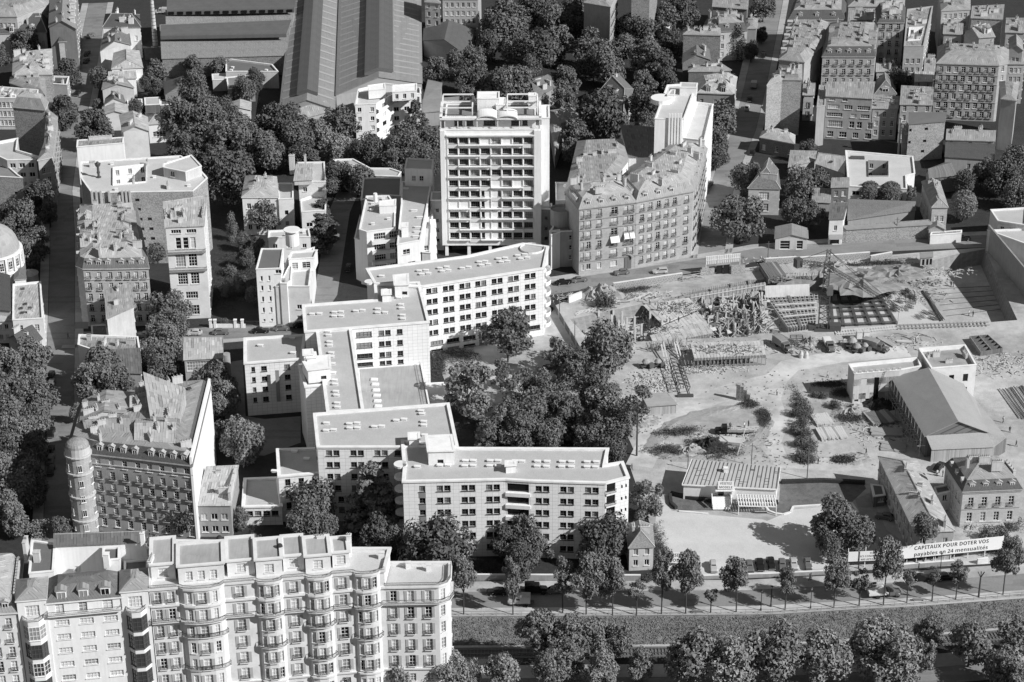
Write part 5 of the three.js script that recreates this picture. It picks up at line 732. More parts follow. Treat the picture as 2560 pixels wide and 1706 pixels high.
 bld('garden_shed','small felt-roofed shed among gardens above the pavilion',3.4,[[-122.0,-174.0],[-116.9,-174.6],[-115.9,-167.8],[-120.8,-167.2]],{w:M.woodDark,rm:M.gravel,par:0.08});
 bld('garden_shed','dark lean-to row of sheds beside the garden studio',3,[[-127.7,-173.4],[-122.8,-174.0],[-121.8,-168.2],[-126.5,-167.6]],{w:M.brick,rm:M.felt,par:0.08});
 bld('garden_shed','long narrow shed with fence under the garden studio',2.8,[[-116.6,-173.3],[-110.3,-175.0],[-109.6,-170.0],[-115.9,-168.6]],{w:M.brick,rm:M.felt,par:0.08});
}
// ---------- factory sheds ----------
{
 const chim=[-126.1,-227.6],g=thing('factory_chimney','tall tapering banded brick factory chimney beside the sheds','chimney',[chim[0],0,chim[1]]);
 new B().cyl(chim[0],2,chim[1],1.0,19,0.62,16).mesh('shaft',M.render,g);const rb=new B();for(let i=0;i<14;i++)rb.cyl(chim[0],3+i*1.28,chim[1],1.03 - i*0.026,0.14,1.03 - i*0.026,16);rb.mesh('iron_bands',M.iron,g);new B().cyl(chim[0],20.6,chim[1],0.8,0.7,0.8,16).mesh('cap',M.render,g);new B().box(chim[0],0,chim[1],3.6,2.2,3).mesh('plinth',M.renderMid,g);
 // wide sheds with roofs sloping toward the camera
 const w1=bld('factory_shed','wide factory shed with dark ribbed roof band and long ivy-covered wall',7,[[-123.4,-225.3],[-78.1,-231.0],[-77.3,-205.0],[-119.8,-202.4]],{w:M.rubbleDark,roof:'shed',e:0,rh:4.5,rm:M.tileMid});
{const a=[-121.6,-213.2],b=[-77.9,-214.7],c=[-122.1,-218.7],d=[-76.8,-223.5],bb=new B();bb.quad([a[0],11.4,a[1]],[b[0],11.4,b[1]],[d[0],13.6,d[1]],[c[0],13.6,c[1]]).quad([a[0],10.2,a[1]+0.1],[b[0],10.2,b[1]+0.1],[b[0],11.4,b[1]],[a[0],11.4,a[1]]);bb.mesh('monitor_roof',M.corr,w1);}
 const w2=bld('factory_shed','second factory shed behind with dark ribbed roof and row of small vents',9,[[-122.9,-237.2],[-77.6,-243.0],[-77.7,-231.0],[-122.1,-230.6]],{w:M.renderDark,roof:'shed',e:0,rh:4,rm:M.tileMid});
{const a=[-122.3,-234.5],b=[-77.0,-236.5],c=[-123.4,-244.6],d=[-76.8,-252.3],bb=new B();bb.quad([a[0],13.4,a[1]],[b[0],13.4,b[1]],[d[0],16,d[1]],[c[0],16,c[1]]).quad([a[0],12,a[1]+0.1],[b[0],12,b[1]+0.1],[b[0],13.4,b[1]],[a[0],13.4,a[1]]);bb.mesh('monitor_roof',M.corr,w2);for(let i=0;i<14;i++){const p=lerp2(a,b,(i+0.5)/ 14);put(w2,'vent',cached('fv',()=>new B().box(0,0,0,2,0.9,0.2).geo()),M.glass,p[0],12.3,p[1]+0.2,0.04);}}
 // two long gabled halls running away from the camera
 const hall=(label,FL,FR,BL,BR,h,rh,mw,m1)=>{
 const P=[BL,BR,FR,FL],g=bld('factory_hall',label,h,P,{w:M.renderMid,roof:'gable',e:0,rh,rm:m1,ov:0.3});
 const mb=lerp2(BL,BR,0.5),mf=lerp2(FL,FR,0.5),b=new B(),f=lerp2(mf,mb,0.05),y=h+rh,wv=[(FR[0]- FL[0]),(FR[1]- FL[1])],wl=Math.hypot(...wv),u=[wv[0]/ wl*mw,wv[1]/ wl*mw],at=(p,k)=>[p[0]+u[0]*k,p[1]+u[1]*k];
 b.quad(S3(at(f,-1),y+0.1),S3(at(mb,-1),y+0.1),S3(mb,y+1.3),S3(f,y+1.3)).quad(S3(f,y+1.3),S3(mb,y+1.3),S3(at(mb,1),y+0.1),S3(at(f,1),y+0.1)).quad(S3(at(f,-1),y - 0.9),S3(at(mb,-1),y - 0.9),S3(at(mb,-1),y+0.1),S3(at(f,-1),y+0.1)).quad(S3(at(f,1),y - 0.9),S3(at(mb,1),y - 0.9),S3(at(mb,1),y+0.1),S3(at(f,1),y+0.1)).tri(S3(at(f,-1),y+0.1),S3(at(f,1),y+0.1),S3(f,y+1.3)).quad(S3(at(f,-1),y - 0.9),S3(at(f,1),y - 0.9),S3(at(f,1),y+0.1),S3(at(f,-1),y+0.1));b.mesh('roof_monitor',M.corr,g);
 for(let i=0;i<16;i++)for(const s of[-1,1]){// pale glazing strips down each slope
 const t=0.06+i*0.058,r=lerp2(mf,mb,t),e=s<0?lerp2(FL,BL,t):lerp2(FR,BR,t),p=lerp2(r,e,0.35),q=lerp2(r,e,0.95),yy=k=>h+rh*(1 - k)+0.06,dz=[(mb[0]- mf[0])*0.013,(mb[1]- mf[1])*0.013];
 new B().quad(S3(p,yy(0.35)),S3(q,yy(0.95)),S3([q[0]+dz[0],q[1]+dz[1]],yy(0.95)),S3([p[0]+dz[0],p[1]+dz[1]],yy(0.35))).mesh('roof_glazing',M.corrPale,g);
}
 return g;
};
 hall('left of two long factory halls with ribbed gable roof and raised ridge',[-74.5,-151.8],[-56.8,-151.5],[-81.4,-275.3],[-64.2,-274.9],7.5,3.2,3.4,M.corrLight);
 hall('right of two long factory halls with zigzag ridge glazing and pale stripes',[-57.1,-163.1],[-29.4,-173.7],[-63.5,-273.3],[-33.3,-272.6],8,4.2,5,M.corrLight);
 bld('factory_hall','small dark gabled hall to the right of the long factory halls',6,[[-30.7,-240.8],[-12.5,-238.7],[-15.2,-207.0],[-30.6,-222.9]],{w:M.renderDark,roof:'gable',e:0,rh:3,rm:M.corr});
 bld('cottage','cottage with pale tilted roof and terrace at the foot of the factory halls',7,[[-70.2,-151.7],[-61.3,-159.7],[-58.7,-150.8],[-67.2,-144.4]],{w:M.renderMid,roof:'gable',e:1,rh:2,rm:M.zincOld,f:[[2,{n:3,fl:2,w:1,h:1.3,y:1}]]});
 const yd=bld('walled_yard_building','low yard building with pale parapet walls under the factory shed',6.2,[[-98.1,-204.6],[-81.6,-198.3],[-78.8,-191.1],[-96.7,-191.5]],{w:M.render,rm:M.felt,par:0.6,vents:3});
 bld('outbuilding','small pale-roofed outbuilding in the yard below the factory shed',4.2,[[-101.9,-194.4],[-97.1,-195.1],[-96.4,-189.0],[-101.0,-188.6]],{w:M.render,rm:M.gravelPale,par:0.1});
 bld('outbuilding','flat-roofed yard annex with dark openings near the garden trees',5,[[-96.2,-189.0],[-87.9,-191.1],[-85.6,-178.7],[-94.4,-177.5]],{w:M.renderDark,rm:M.gravelDark,par:0.3,f:[[2,{n:2,fl:1,w:2,h:2,y:0.6}]]});
 bld('outbuilding','little house with pale zinc roof between the gardens and the halls',4.6,[[-92.3,-165.3],[-85.7,-165.8],[-85.0,-159.0],[-91.6,-157.1]],{w:M.render,roof:'gable',e:0,rh:1.2,rm:M.zinc});
{const a=[-129.1,-222.0],b=[-100.1,-224.2],bb=new B();tag(bb.beam([a[0],2.2,a[1]+1],[b[0],2.2,b[1]+1],0.5,4.4).mesh('ivy_wall',M.lawn),'long ivy-covered yard wall below the factory shed','wall');}
}
// ---------- behind the tower ----------
{
 const std=(n,fl,y=1.4)=>({n,fl,w:1.05,h:1.7,y,st:3.1,m:0.9});
 const g=bld('curved_balcony_building','white five-storey building with rounded balconies and roof terraces below the factory halls',13.4,[[-49.1,-153.9],[-40.8,-159.2],[-29.1,-154.8],[-28.6,-149.4],[-38.1,-148.2],[-42.6,-140.3],[-49.2,-139.7]],{w:M.white,rm:M.gravelPale,par:0.7,f:[[5,{n:2,fl:4,w:1.2,h:1.5,y:1.4,st:3.1,m:0.7}],[3,{n:3,fl:4,w:1.7,h:1.5,y:1.4,st:3.1,m:0.6}],[4,{n:1,fl:4,w:2.2,h:1.7,y:1.2,st:3.1,t:'hole'}]],mix:'home'});
 bld('','',16.2,[[-37.8,-149.4],[-30.0,-151.1],[-29.8,-144.5],[-37.5,-143.3]],{into:g,y0:13,w:M.white,rm:M.coping,par:0.2,f:[[2,std(3,1,13.6)]]});bld('','',16,[[-45.7,-150.1],[-40.3,-152.1],[-39.8,-146.6],[-45.2,-145.4]],{into:g,y0:13,w:M.white,rm:M.coping,par:0.2});
{const a=[-38.1,-148.2],b=[-42.6,-140.3];for(let k=0;k<4;k++){const m=lerp2(a,b,0.5);balcony(g,[b,[m[0]- 0.4,m[1]+0.8],a],10.6 - 3.1*k,0.9,{m:M.white,solid:M.cream,rail:0.9});}}
 bld('shingled_villa','old villa with steep hipped tile roof and pale skylights among dark trees',7.5,[[28.4,-162.7],[36.8,-180.9],[40.4,-168.0],[35.7,-137.2],[30.3,-154.5]].slice(0,4),{w:M.stoneMid,roof:'hip',e:0,rh:4.5,ins:4,rm:M.tile,f:[[1,std(6,2)]],chim:3});
 bld('glass_roofed_house','small house with glazed roof and tiled wing among the trees behind the tower',6,[[6.1,-181.3],[11.4,-185.6],[15.4,-175.4],[8.3,-164.4]],{w:M.stoneDark,roof:'gable',e:1,rh:2.6,rm:M.tile,chim:2});
 bld('zinc_roofed_annex','low pale zinc-roofed annex right behind the tower',6,[[12.7,-152.7],[16.4,-154.0],[22.0,-148.6],[16.1,-141.5]],{w:M.renderMid,roof:'gable',e:1,rh:1.6,rm:M.zincOld,chim:2});bld('zinc_roofed_annex','narrow zinc-roofed strip house below the tower slab',5,[[12.6,-142.8],[15.1,-141.5],[16.9,-137.5],[13.7,-117.6],[12.3,-127.5]].slice(0,4),{w:M.renderMid,roof:'low',d:1,rh:0.8,rm:M.zinc});
 bld('sawtooth_shed','low workshop with ribbed roof right of the curved-balcony building',5,[[-28.6,-162.3],[-17.0,-164.8],[-17.3,-156.6],[-28.5,-154.2]],{w:M.renderDark,roof:'shed',e:0,rh:1.4,rm:M.corrLight});bld('sawtooth_shed','small house with tilted glazed roof beside the curved-balcony building',6,[[-27.3,-177.7],[-22.8,-174.8],[-23.3,-164.3],[-28.4,-163.7]],{w:M.renderDark,roof:'shed',e:0,rh:1.6,rm:M.corrLight});
 bld('slab_apartment_block','isolated tall block with plain rendered gable rising from dark trees at the top',19,[[27.2,-236.8],[38.5,-236.6],[35.1,-219.1],[26.1,-224.2]],{w:M.renderMid,roof:'low',d:2,rh:1,rm:M.zincOld,f:[[1,{n:6,fl:5,w:1.2,h:1.8,y:1.4,st:3.2,bal:true}]],trim:M.render});
 bld('slab_apartment_block','dark brick block with light side wall at the top edge right of the plain gable',20,[[44.1,-241.9],[53.3,-245.2],[49.3,-228.1],[43.0,-228.3]],{w:M.rubbleDark,rm:M.zincOld,par:0.4});
 bld('flat_garden_house','low house with pale flat roof strip among dark trees at the top',5,[[52.5,-252.9],[58.9,-244.3],[57.1,-236.9],[50.8,-246.2]],{w:M.stoneDark,rm:M.zincOld,par:0.2});
 bld('old_apartment_house','old grey apartment house with tall windows at the top edge right of the halls',16,[[-30.8,-251.0],[-25.4,-250.9],[-24.7,-233.7],[-30.2,-235.6]],{w:M.stone,roof:'low',d:2,rh:1,rm:M.zincOld,f:[[2,std(2,5)],[1,std(3,5)]]});bld('old_apartment_house','dim apartment front with paired windows at the top edge beside dark trees',17,[[-24.3,-249.5],[-10.3,-249.1],[-11.3,-235.4],[-23.9,-235.7]],{w:M.stoneMid,roof:'low',d:2,rh:1,rm:M.zincOld,f:[[2,std(6,5)]]});
}

// ---------- upper right: dense old houses ----------
{
 const std=(n,fl,y=1.4,st=3.1)=>({n,fl,w:1.05,h:1.8,y,st,m:0.9});
 const D={w:M.stoneMid,trim:M.stoneMid,cm:M.render};
 // houses along the left side of the upper street
 bld('villa','villa with pale ribbed zinc roof and two stone dormers behind the white slab building',8.5,[[61.0,-173.4],[71.7,-177.4],[75.5,-175.9],[73.0,-159.8],[61.3,-161.4]],{w:M.stoneDark,roof:'low',d:3,rh:2.4,rm:M.zinc,f:[[3,std(3,2)],[2,std(3,2)]],dorm:[[3,2,1.3,2]],chim:3});
 bld('flat_terrace_house','flat-roofed brick house with pale parapet row in the upper street',9.5,[[60.1,-184.3],[70.6,-187.8],[73.9,-180.4],[67.8,-179.1],[59.7,-179.2]],{w:M.brick,roof:'low',d:1.6,rh:0.7,rm:M.zincOld,chim:3});
 bld('gabled_brick_house','brick house with dark double-pitched roof in the upper street',10,[[59.2,-195.6],[68.1,-199.9],[67.7,-189.4],[58.3,-186.6]],{w:M.brick,roof:'gable',e:0,rh:2.2,rm:M.tile,chim:2});
 bld('brick_apartment_house','brick apartment house with bare end wall and zinc roofs in the upper street',13,[[60.3,-211.6],[73.0,-212.9],[72.6,-205.8],[59.9,-206.9]],{w:M.rubbleDark,roof:'low',d:1.2,rh:0.8,rm:M.zincOld,chim:4});
 bld('mansard_apartment_house','light-fronted apartment house with zinc mansard near the top of the upper street',11,[[69.2,-225.6],[82.5,-228.6],[83.0,-217.0],[73.0,-215.6],[67.9,-216.0]],{w:M.render,roof:'mansard',d1:1.1,h1:2.4,d2:2.5,h2:1.2,m1:M.slate,m2:M.zincOld,f:[[2,std(3,3)],[1,std(3,3)]],dorm:[[2,2]],chim:5,trim:M.stoneDark,cm:M.stoneMid});
 bld('zinc_topped_house','wide house with broken pale roofs at the top edge left of the upper street',9,[[75.6,-261.7],[87.9,-259.7],[86.0,-246.0],[74.0,-249.6]],{w:M.soot,roof:'gable',e:3,rh:2,rm:M.zincOld,chim:4});
 bld('flat_gable_house','narrow rendered house with bare side wall near the upper street poplar',11.5,[[83.9,-228.4],[87.7,-227.5],[86.1,-217.0],[83.0,-217.1]],{w:M.renderDark,roof:'low',d:1,rh:0.6,rm:M.zincOld,chim:1});
 // first block right of the upper street
 bld('rubble_gable_building','narrow building with tall bare rubble gable and four small windows beside the upper street',19,[[85.7,-152.7],[94.3,-158.4],[92.6,-144.4],[86.5,-144.8],[81.1,-139.7],[82.5,-144.7]].slice(0,5),{w:M.rubble,roof:'low',d:1.4,rh:1,rm:M.zincOld,f:[[2,[]],[4,std(6,5)],[3,[]]],party:[[2,0.7,1.2,10]],chim:5,cm:M.stoneMid});
 bld('zinc_roof_row','row of patched zinc roofs and party walls climbing along the upper street',17,[[95.7,-206.9],[109.4,-206.6],[104.9,-183.6],[96.3,-166.2],[88.4,-169.2]],{...D,roof:'low',d:2.4,rh:1.8,rm:M.zincOld,chim:11,sky:4,f:[[4,std(9,5)]],dorm:[[4,5]]});
 bld('slate_row_house','dark-roofed house with two pale dormers at the top of the upper street',15,[[101.2,-234.0],[119.5,-233.6],[116.7,-215.6],[97.2,-216.0]],{...D,roof:'mansard',d1:1.4,h1:3,d2:2,h2:1,m1:M.slate,m2:M.zincOld,dorm:[[2,3]],chim:7});
 bld('ornate_apartment_building','ornate dark apartment building with carved windows and slate mansard in the upper right',17.5,[[107.7,-197.3],[125.2,-196.9],[120.0,-170.0],[102.8,-170.4]],{w:M.stoneMid,trim:M.stoneMid,roof:'mansard',d1:1.3,h1:3,d2:3,h2:1.2,m1:M.slate,m2:M.zincOld,f:[[2,{n:6,fl:5,w:1.2,h:2,y:1.5,st:3.2,bal:true,bands:[14.4,11]}]],dorm:[[2,5]],chim:8,cm:M.stoneMid,mix:'home',party:[[1,0.8,1.4,6]]});
 bld('ribbon_window_building','grey modern building with horizontal ribbon windows and pale gridded roof in the upper right',14.5,[[101.3,-147.8],[116.4,-147.5],[114.5,-138.7],[100.3,-141.4]],{w:M.renderMid,roof:'shed',e:0,rh:2.4,rm:M.zincOld,f:[[2,[{y:0.8,h:1.9,t:'grid',xs:[[2,2],[6,2.4],[10,1.8],[14,2]]},{y:4.2,h:2.2,t:'grid',xs:[[3.4,4.6],[8.6,1.6],[11,1.6],[14.4,1.6]]},{y:7.7,h:1.3,t:'grid',xs:[[3,5],[9,1.8],[12.6,2.8]]},{y:10.4,h:1.4,t:'grid',xs:[[2.6,3.6],[7.2,2.6],[12,4]]},{y:13.0,h:0.8,t:'grid',xs:[[2,2],[6,1.6]]}]]],mix:'mostly'});
 bld('side_gable','plain grey rendered gable strip left of the ribbon-window building',13.5,[[99.9,-154.2],[102.1,-153.8],[99.3,-135.8],[96.5,-134.5]],{w:M.renderMid,rm:M.zincOld,pm:M.stoneMid,par:0.3});
 // middle column of the upper right block
 bld('dark_apartment_house','dark narrow apartment house with tall windows behind the ribbon-window building',19,[[127.1,-214.6],[137.3,-216.0],[134.4,-200.0],[125.6,-200.2]],{w:M.stoneMid,trim:M.renderMid,roof:'mansard',d1:1.2,h1:2.6,d2:2,h2:0.8,m1:M.slate,m2:M.zincOld,f:[[2,{n:3,fl:6,w:1.2,h:2,y:1.2,st:3.05,bal:true}]],dorm:[[2,3]],chim:5});
 bld('courtyard_house','house with pale flat roofs round a dark court in the upper right',17,[[139.2,-220.4],[148.6,-223.5],[138.1,-181.4],[131.5,-181.5]],{w:M.stoneMid,trim:M.renderMid,rm:M.zincOld,pm:M.stoneMid,par:0.5,f:[[2,std(3,4)],[1,{n:10,fl:4,w:1.2,h:2,y:1.4,st:3.6}]],well:[[136.5,-200.9],[141.7,-201.5],[138.1,-188.5],[133.8,-187.9]],chim:5});
 bld('hipped_villa','small villa with steep hipped tile roof and wide dormer among the upper right walls',7,[[121.7,-174.2],[127.1,-175.5],[126.5,-163.1],[119.5,-162.5]],{w:M.stoneMid,roof:'hip',e:0,rh:4,ins:3,rm:M.tile,dorm:[[2,1,2,1.8]]});
 bld('low_zinc_building','low building with ribbed zinc roof and small chimneys right of the ribbon windows',10.5,[[117.0,-149.1],[124.8,-147.5],[123.0,-139.9],[115.2,-140.7]],{w:M.stoneMid,roof:'shed',e:0,rh:1.4,rm:M.zincOld,f:[[2,std(3,3)]],chim:4});
 bld('gridded_roof_building','building with dark glazed roof grid and pale attic row in the right block',13,[[125.8,-150.1],[135.5,-148.5],[133.2,-136.6],[123.3,-137.4]],{w:M.stoneMid,roof:'shed',e:0,rh:1.6,rm:M.zincOld,f:[[2,std(3,4)]],chim:4});
 bld('pale_lean_to','pale ribbed lean-to roof standing in a dark court of the right block',7,[[136.0,-181.7],[142.1,-180.9],[140.7,-174.4],[134.8,-174.6]],{w:M.stoneMid,roof:'shed',e:0,rh:1,rm:M.zinc,f:[[2,std(2,2)]]});
 bld('rubble_wall_house','bare rubble house wall with small square windows in the right block',12.5,[[124.8,-129.6],[136.2,-129.4],[134.9,-123.7],[123.4,-121.4]],{w:M.rubble,roof:'shed',e:0,rh:0.8,rm:M.felt,f:[[2,[{y:10,h:0.9,t:'hole',xs:[[0.6,0.8],[5.8,1.1]]},{y:6,h:0.9,t:'hole',xs:[[0.6,0.8],[5.6,1.1]]},{y:2.6,h:0.9,t:'hole',xs:[[5.2,1.1]]}]]],mix:'dark'});
{const p=[121.7,-126.1],b=thing('boiler_flue','tall pale pipe flue standing free against the right block','chimney',[p[0],0,p[1]]);new B().cyl(p[0],0,p[1],0.35,12.5,0.35,10).mesh('pipe',M.render,b);new B().cyl(p[0],12.5,p[1],0.6,0.5,0.6,10).mesh('cap',M.renderMid,b);}
 bld('bay_front_apartment_building','big apartment building with bowed window bays and glazed roof in the upper right',19.5,[[141.2,-173.3],[163.6,-169.8],[160.7,-157.1],[157.5,-155.2],[137.9,-157.6]],{w:M.stoneMid,trim:M.stoneMid,roof:'mansard',d1:2.4,h1:2.2,d2:2,h2:0.8,m1:M.zincOld,m2:M.zincOld,f:[[3,{n:8,fl:6,w:1.35,h:2,y:1.2,st:3.05,bal:true,balp:0.7,bands:[15.6,6.4,12.6],m:0.9}],[2,std(1,6)]],chim:4,mix:'mostly',sky:4});
 bld('cross_gabled_roof_house','house with crossing pale gable roofs behind the bay-fronted building',16,[[155.2,-199.0],[162.2,-205.8],[164.2,-193.5],[158.8,-192.5]],{w:M.stoneMid,roof:'gable',e:1,rh:2.4,rm:M.zincOld,chim:5});
 bld('dark_wall_building','building with tall dark rendered side wall and bright roof edge at the right',17,[[156.2,-146.5],[161.9,-145.0],[157.7,-129.4],[153.5,-131.3]],{w:M.renderMid,roof:'low',d:1.5,rh:1,rm:M.zincOld});
 bld('frame_edge_house','house with pale gable near the dark right border of the picture',18.5,[[167.5,-185.1],[170.8,-182.5],[169.0,-172.7],[165.0,-173.8]],{w:M.stoneMid,roof:'gable',e:0,rh:1.5,rm:M.zincOld,f:[[2,std(2,5)]]});
 bld('brick_gable_house','dark bare brick house wall at the top right',15,[[163.2,-226.2],[174.5,-227.6],[171.3,-214.4],[160.9,-216.2]],{w:M.rubble,roof:'shed',e:0,rh:1,rm:M.zincOld,chim:4});
 bld('dark_back_building','dim apartment block at the top edge above the right courts',17,[[153.7,-240.2],[164.8,-240.0],[160.9,-219.9],[150.8,-218.5]],{...D,roof:'low',d:2,rh:1,rm:M.zincOld,f:[[2,std(5,5)]],chim:5});
 bld('dark_back_building','dim roofs at the top edge between the slate row and the courts',15,[[122.0,-247.2],[142.8,-246.7],[139.7,-229.8],[120.1,-230.2]],{...D,roof:'low',d:2,rh:1.4,rm:M.zincOld,chim:9,f:[[2,std(7,4)]]});
 bld('yard_shed','dim yard sheds with broken pale edges below the dark wall',5,[[136.2,-125.2],[151.4,-124.9],[148.0,-110.3],[133.7,-113.0]],{w:M.renderMid,roof:'shed',e:0,rh:1.4,rm:M.slate,f:[[2,std(3,1)]]});
 // infill of back courts
[['narrow dark court house with small zinc roof behind the rubble gable',[97.0,-168.4],[100.4,-168.4],[98.7,-157.3],[95.4,-157.4],9],['dim lean-to workshop in the court below the bay-fronted building',[137.6,-131.4],[152.2,-129.9],[150.2,-121.1],[135.8,-122.6],7],['dark stable block behind the hipped villa',[124.2,-189.4],[131.2,-189.3],[130.0,-182.0],[123.1,-182.1],8],['sooty terrace house at the top right between dim blocks',[152.6,-220.5],[158.8,-220.4],[156.2,-207.7],[150.2,-208.7],12],['dark corner house by the far right frame edge',[167.6,-186.4],[173.5,-186.3],[169.9,-171.6],[164.3,-171.8],14],['low sooty row in the court right of the pale pipe flue',[124.2,-135.5],[126.3,-135.5],[124.2,-122.9],[122.1,-122.9],6],['dark mansard house at the far top right corner',[173.2,-216.0],[179.8,-215.8],[175.9,-200.1],[169.8,-201.0],15],['dim house behind the ornate building at the top',[120.2,-223.9],[127.9,-223.7],[125.9,-212.4],[118.3,-212.5],16],['small sooty house filling the gap beside the courtyard house',[141.7,-195.0],[144.9,-194.2],[142.4,-181.7],[139.2,-181.8],8]].forEach(([l,a,b,c,d,h])=>bld('court_house',l,h,[a,b,c,d],{...D,w:M.stoneMid,roof:'gable',e:3,rh:1.6,rm:M.zincOld,chim:2,f:[[2,std(3,Math.floor(h / 3.2))],[1,std(2,Math.floor(h / 3.2))]]}));
 // street front houses
 bld('zinc_porch_house','small brick house with pale zinc porch roofs by the rubble gable',5.2,[[79.9,-135.0],[85.0,-136.2],[89.6,-131.5],[88.6,-124.3],[78.5,-129.9]].slice(0,5),{w:M.brick,roof:'low',d:1.6,rh:1.2,rm:M.zinc,f:[[3,std(3,1,1.2)]],chim:1});
 bld('glass_roof_studio','pale ribbed studio roof tilted beside the ivy in the right gardens',5,[[94.4,-111.1],[101.8,-108.3],[100.8,-100.3],[93.4,-108.1]],{w:M.renderMid,roof:'shed',e:0,rh:2.4,rm:M.zinc,sky:1});
 bld('glass_roof_studio','lower pale lean-to roof left of the tilted studio roof',4.6,[[86.7,-117.2],[94.4,-116.5],[93.3,-111.5],[84.8,-106.8]],{w:M.renderMid,roof:'shed',e:0,rh:1.2,rm:M.zincOld});
 const fl=bld('flat_roofed_school','low white flat-roofed building with a square light court and two ball trees in front',7,[[103.0,-114.0],[122.9,-108.8],[121.2,-95.3],[118.3,-93.7],[116.8,-83.5],[99.9,-86.0]],{w:M.cream,rm:M.gravelPale,par:0.5,f:[[3,{n:2,fl:2,w:1.6,h:1.2,y:0.6,st:3}],[4,{n:4,fl:2,w:2.2,h:1.4,y:0.8,st:3.2}]],mix:'dark',well:[[108.7,-105.9],[114.8,-105.2],[113.0,-93.6],[107.0,-93.7]],wellDepth:6,wellMat:M.renderMid});
{const p=[105.9,-108.5];put(fl,'roof_light',cached('frl',()=>new B().box(0,0,0,4.2,0.5,1.8).geo()),M.slate,p[0],6.5,p[1],-0.08);}
{const tc=bld('tiny_corner_house','narrow white street house with small window and cloth awning',8,[[92.3,-69.0],[97.0,-69.4],[94.5,-59.4],[90.6,-59.3]],{w:M.cream,roof:'shed',e:0,rh:0.8,rm:M.zincDark,f:[[2,[{y:4.4,h:1.6,t:'std',xs:[[1.9,0.9]]},{y:0.2,h:2.2,t:'hole',xs:[[1.9,2.6]]}]]],mix:'dark'});const fa=tc._P[3],fb=tc._P[2];part2(tc,fa,fb);bld('brick_back_house','narrow brick house with pale zinc top behind the tiny white street house',7.4,[[95.6,-89.7],[100.5,-89.9],[99.7,-84.1],[94.6,-83.9]],{w:M.brick,roof:'shed',e:0,rh:0.6,rm:M.zincOld,f:[[2,std(2,2)]]});}
 bld('long_brick_shed','long sloping brick shed with rectangular blind panels along the street wall',5.5,[[98.5,-75.6],[117.5,-73.6],[117.2,-71.0],[96.8,-64.4]],{w:M.renderDark,roof:'shed',e:0,rh:1.6,rm:M.brick});
{const a=[95.8,-60.4],b=[120.8,-63.6],c=[119.9,-60.3],d=[94.8,-56.6];bld('brick_yard_building','long rubble-walled workshop with ribbed lean-to roof along the street',4.2,[[d[0],d[1]- 4],[c[0],c[1]- 4],b,a],{w:M.rubble,roof:'shed',e:0,rh:1.2,rm:M.corrLight});}
 bld('tall_thin_house','tall thin stone house with zinc gables right of the white school roof',9,[[121.2,-83.6],[126.2,-83.5],[125.2,-65.0],[120.8,-65.1]],{w:M.stone,roof:'hip',e:0,rh:2,ins:2,rm:M.zincOld,f:[[2,std(2,2,1.4)],[3,std(4,2)]],chim:2});
 bld('timber_roof_house','house with sagging dark plank roofs right of the white school roof',5.5,[[125.6,-99.9],[132.2,-106.9],[133.9,-97.5],[125.8,-95.4]],{w:M.brick,roof:'gable',e:1,rh:2,rm:M.woodDark});
 bld('chalet','chalet with steep hipped tile roof, glazed gable and timber balcony on the street corner',8.5,[[75.2,-95.9],[79.8,-94.7],[78.9,-80.6],[69.8,-81.3]],{w:M.stone,roof:'hip',e:0,rh:5.2,ins:4,rm:M.tile,f:[[2,{n:1,fl:2,w:3,h:2.4,y:1.2,st:3.6,t:'grid'}],[1,std(4,2)],[3,std(3,2)]],chim:2});
 bld('white_garage','low white garage with two dark doors on the street below the chalet garden',3.6,[[76.2,-64.2],[84.9,-63.0],[84.2,-56.2],[75.1,-56.3]],{w:M.render,roof:'gable',e:0,rh:1.2,rm:M.corrLight,f:[[2,[{y:0.1,h:2.6,t:'one',xs:[[2.8,2.8],[7,1.8]]}]]],mix:'dark'});
 bld('garden_hut','small hut with flat pale roof between garden trees behind the garage',4.5,[[89.9,-88.6],[94.9,-87.9],[93.7,-79.2],[88.6,-79.9]],{w:M.renderMid,roof:'shed',e:0,rh:0.8,rm:M.zincOld});
{const g=bld('garden_wall','long white wall with low shed roofs along the street right of the tiny corner house',3,[[120.3,-61.0],[129.3,-62.4],[128.9,-60.4],[119.7,-59.0]],{w:M.cream,rm:M.zincOld,par:0.1,cat:'wall'});bld('low_kiosk','small kiosk with pale gable beside the street wall',4,[[120.4,-64.6],[124.4,-63.5],[124.1,-61.2],[119.6,-61.2]],{w:M.renderMid,roof:'gable',e:0,rh:1.2,rm:M.zincOld});}
 // modern house with the tall dark wall above the excavation, right edge
 const hw=bld('corner_villa','grey cubic villa with corner window behind the tall dark site wall',8,[[137.7,-65.5],[148.6,-66.9],[145.5,-54.4],[138.2,-57.6],[136.7,-63.9]].slice(0,4),{w:M.render,rm:M.gravel,par:0.5,f:[[2,std(3,2)]],mix:'dark'});
 bld('','',6.5,[[134.8,-54.5],[145.8,-55.3],[165,-40],[150,-38]],{into:hw,w:M.render,rm:M.gravel,par:0.5,f:[[2,std(2,1)]]});
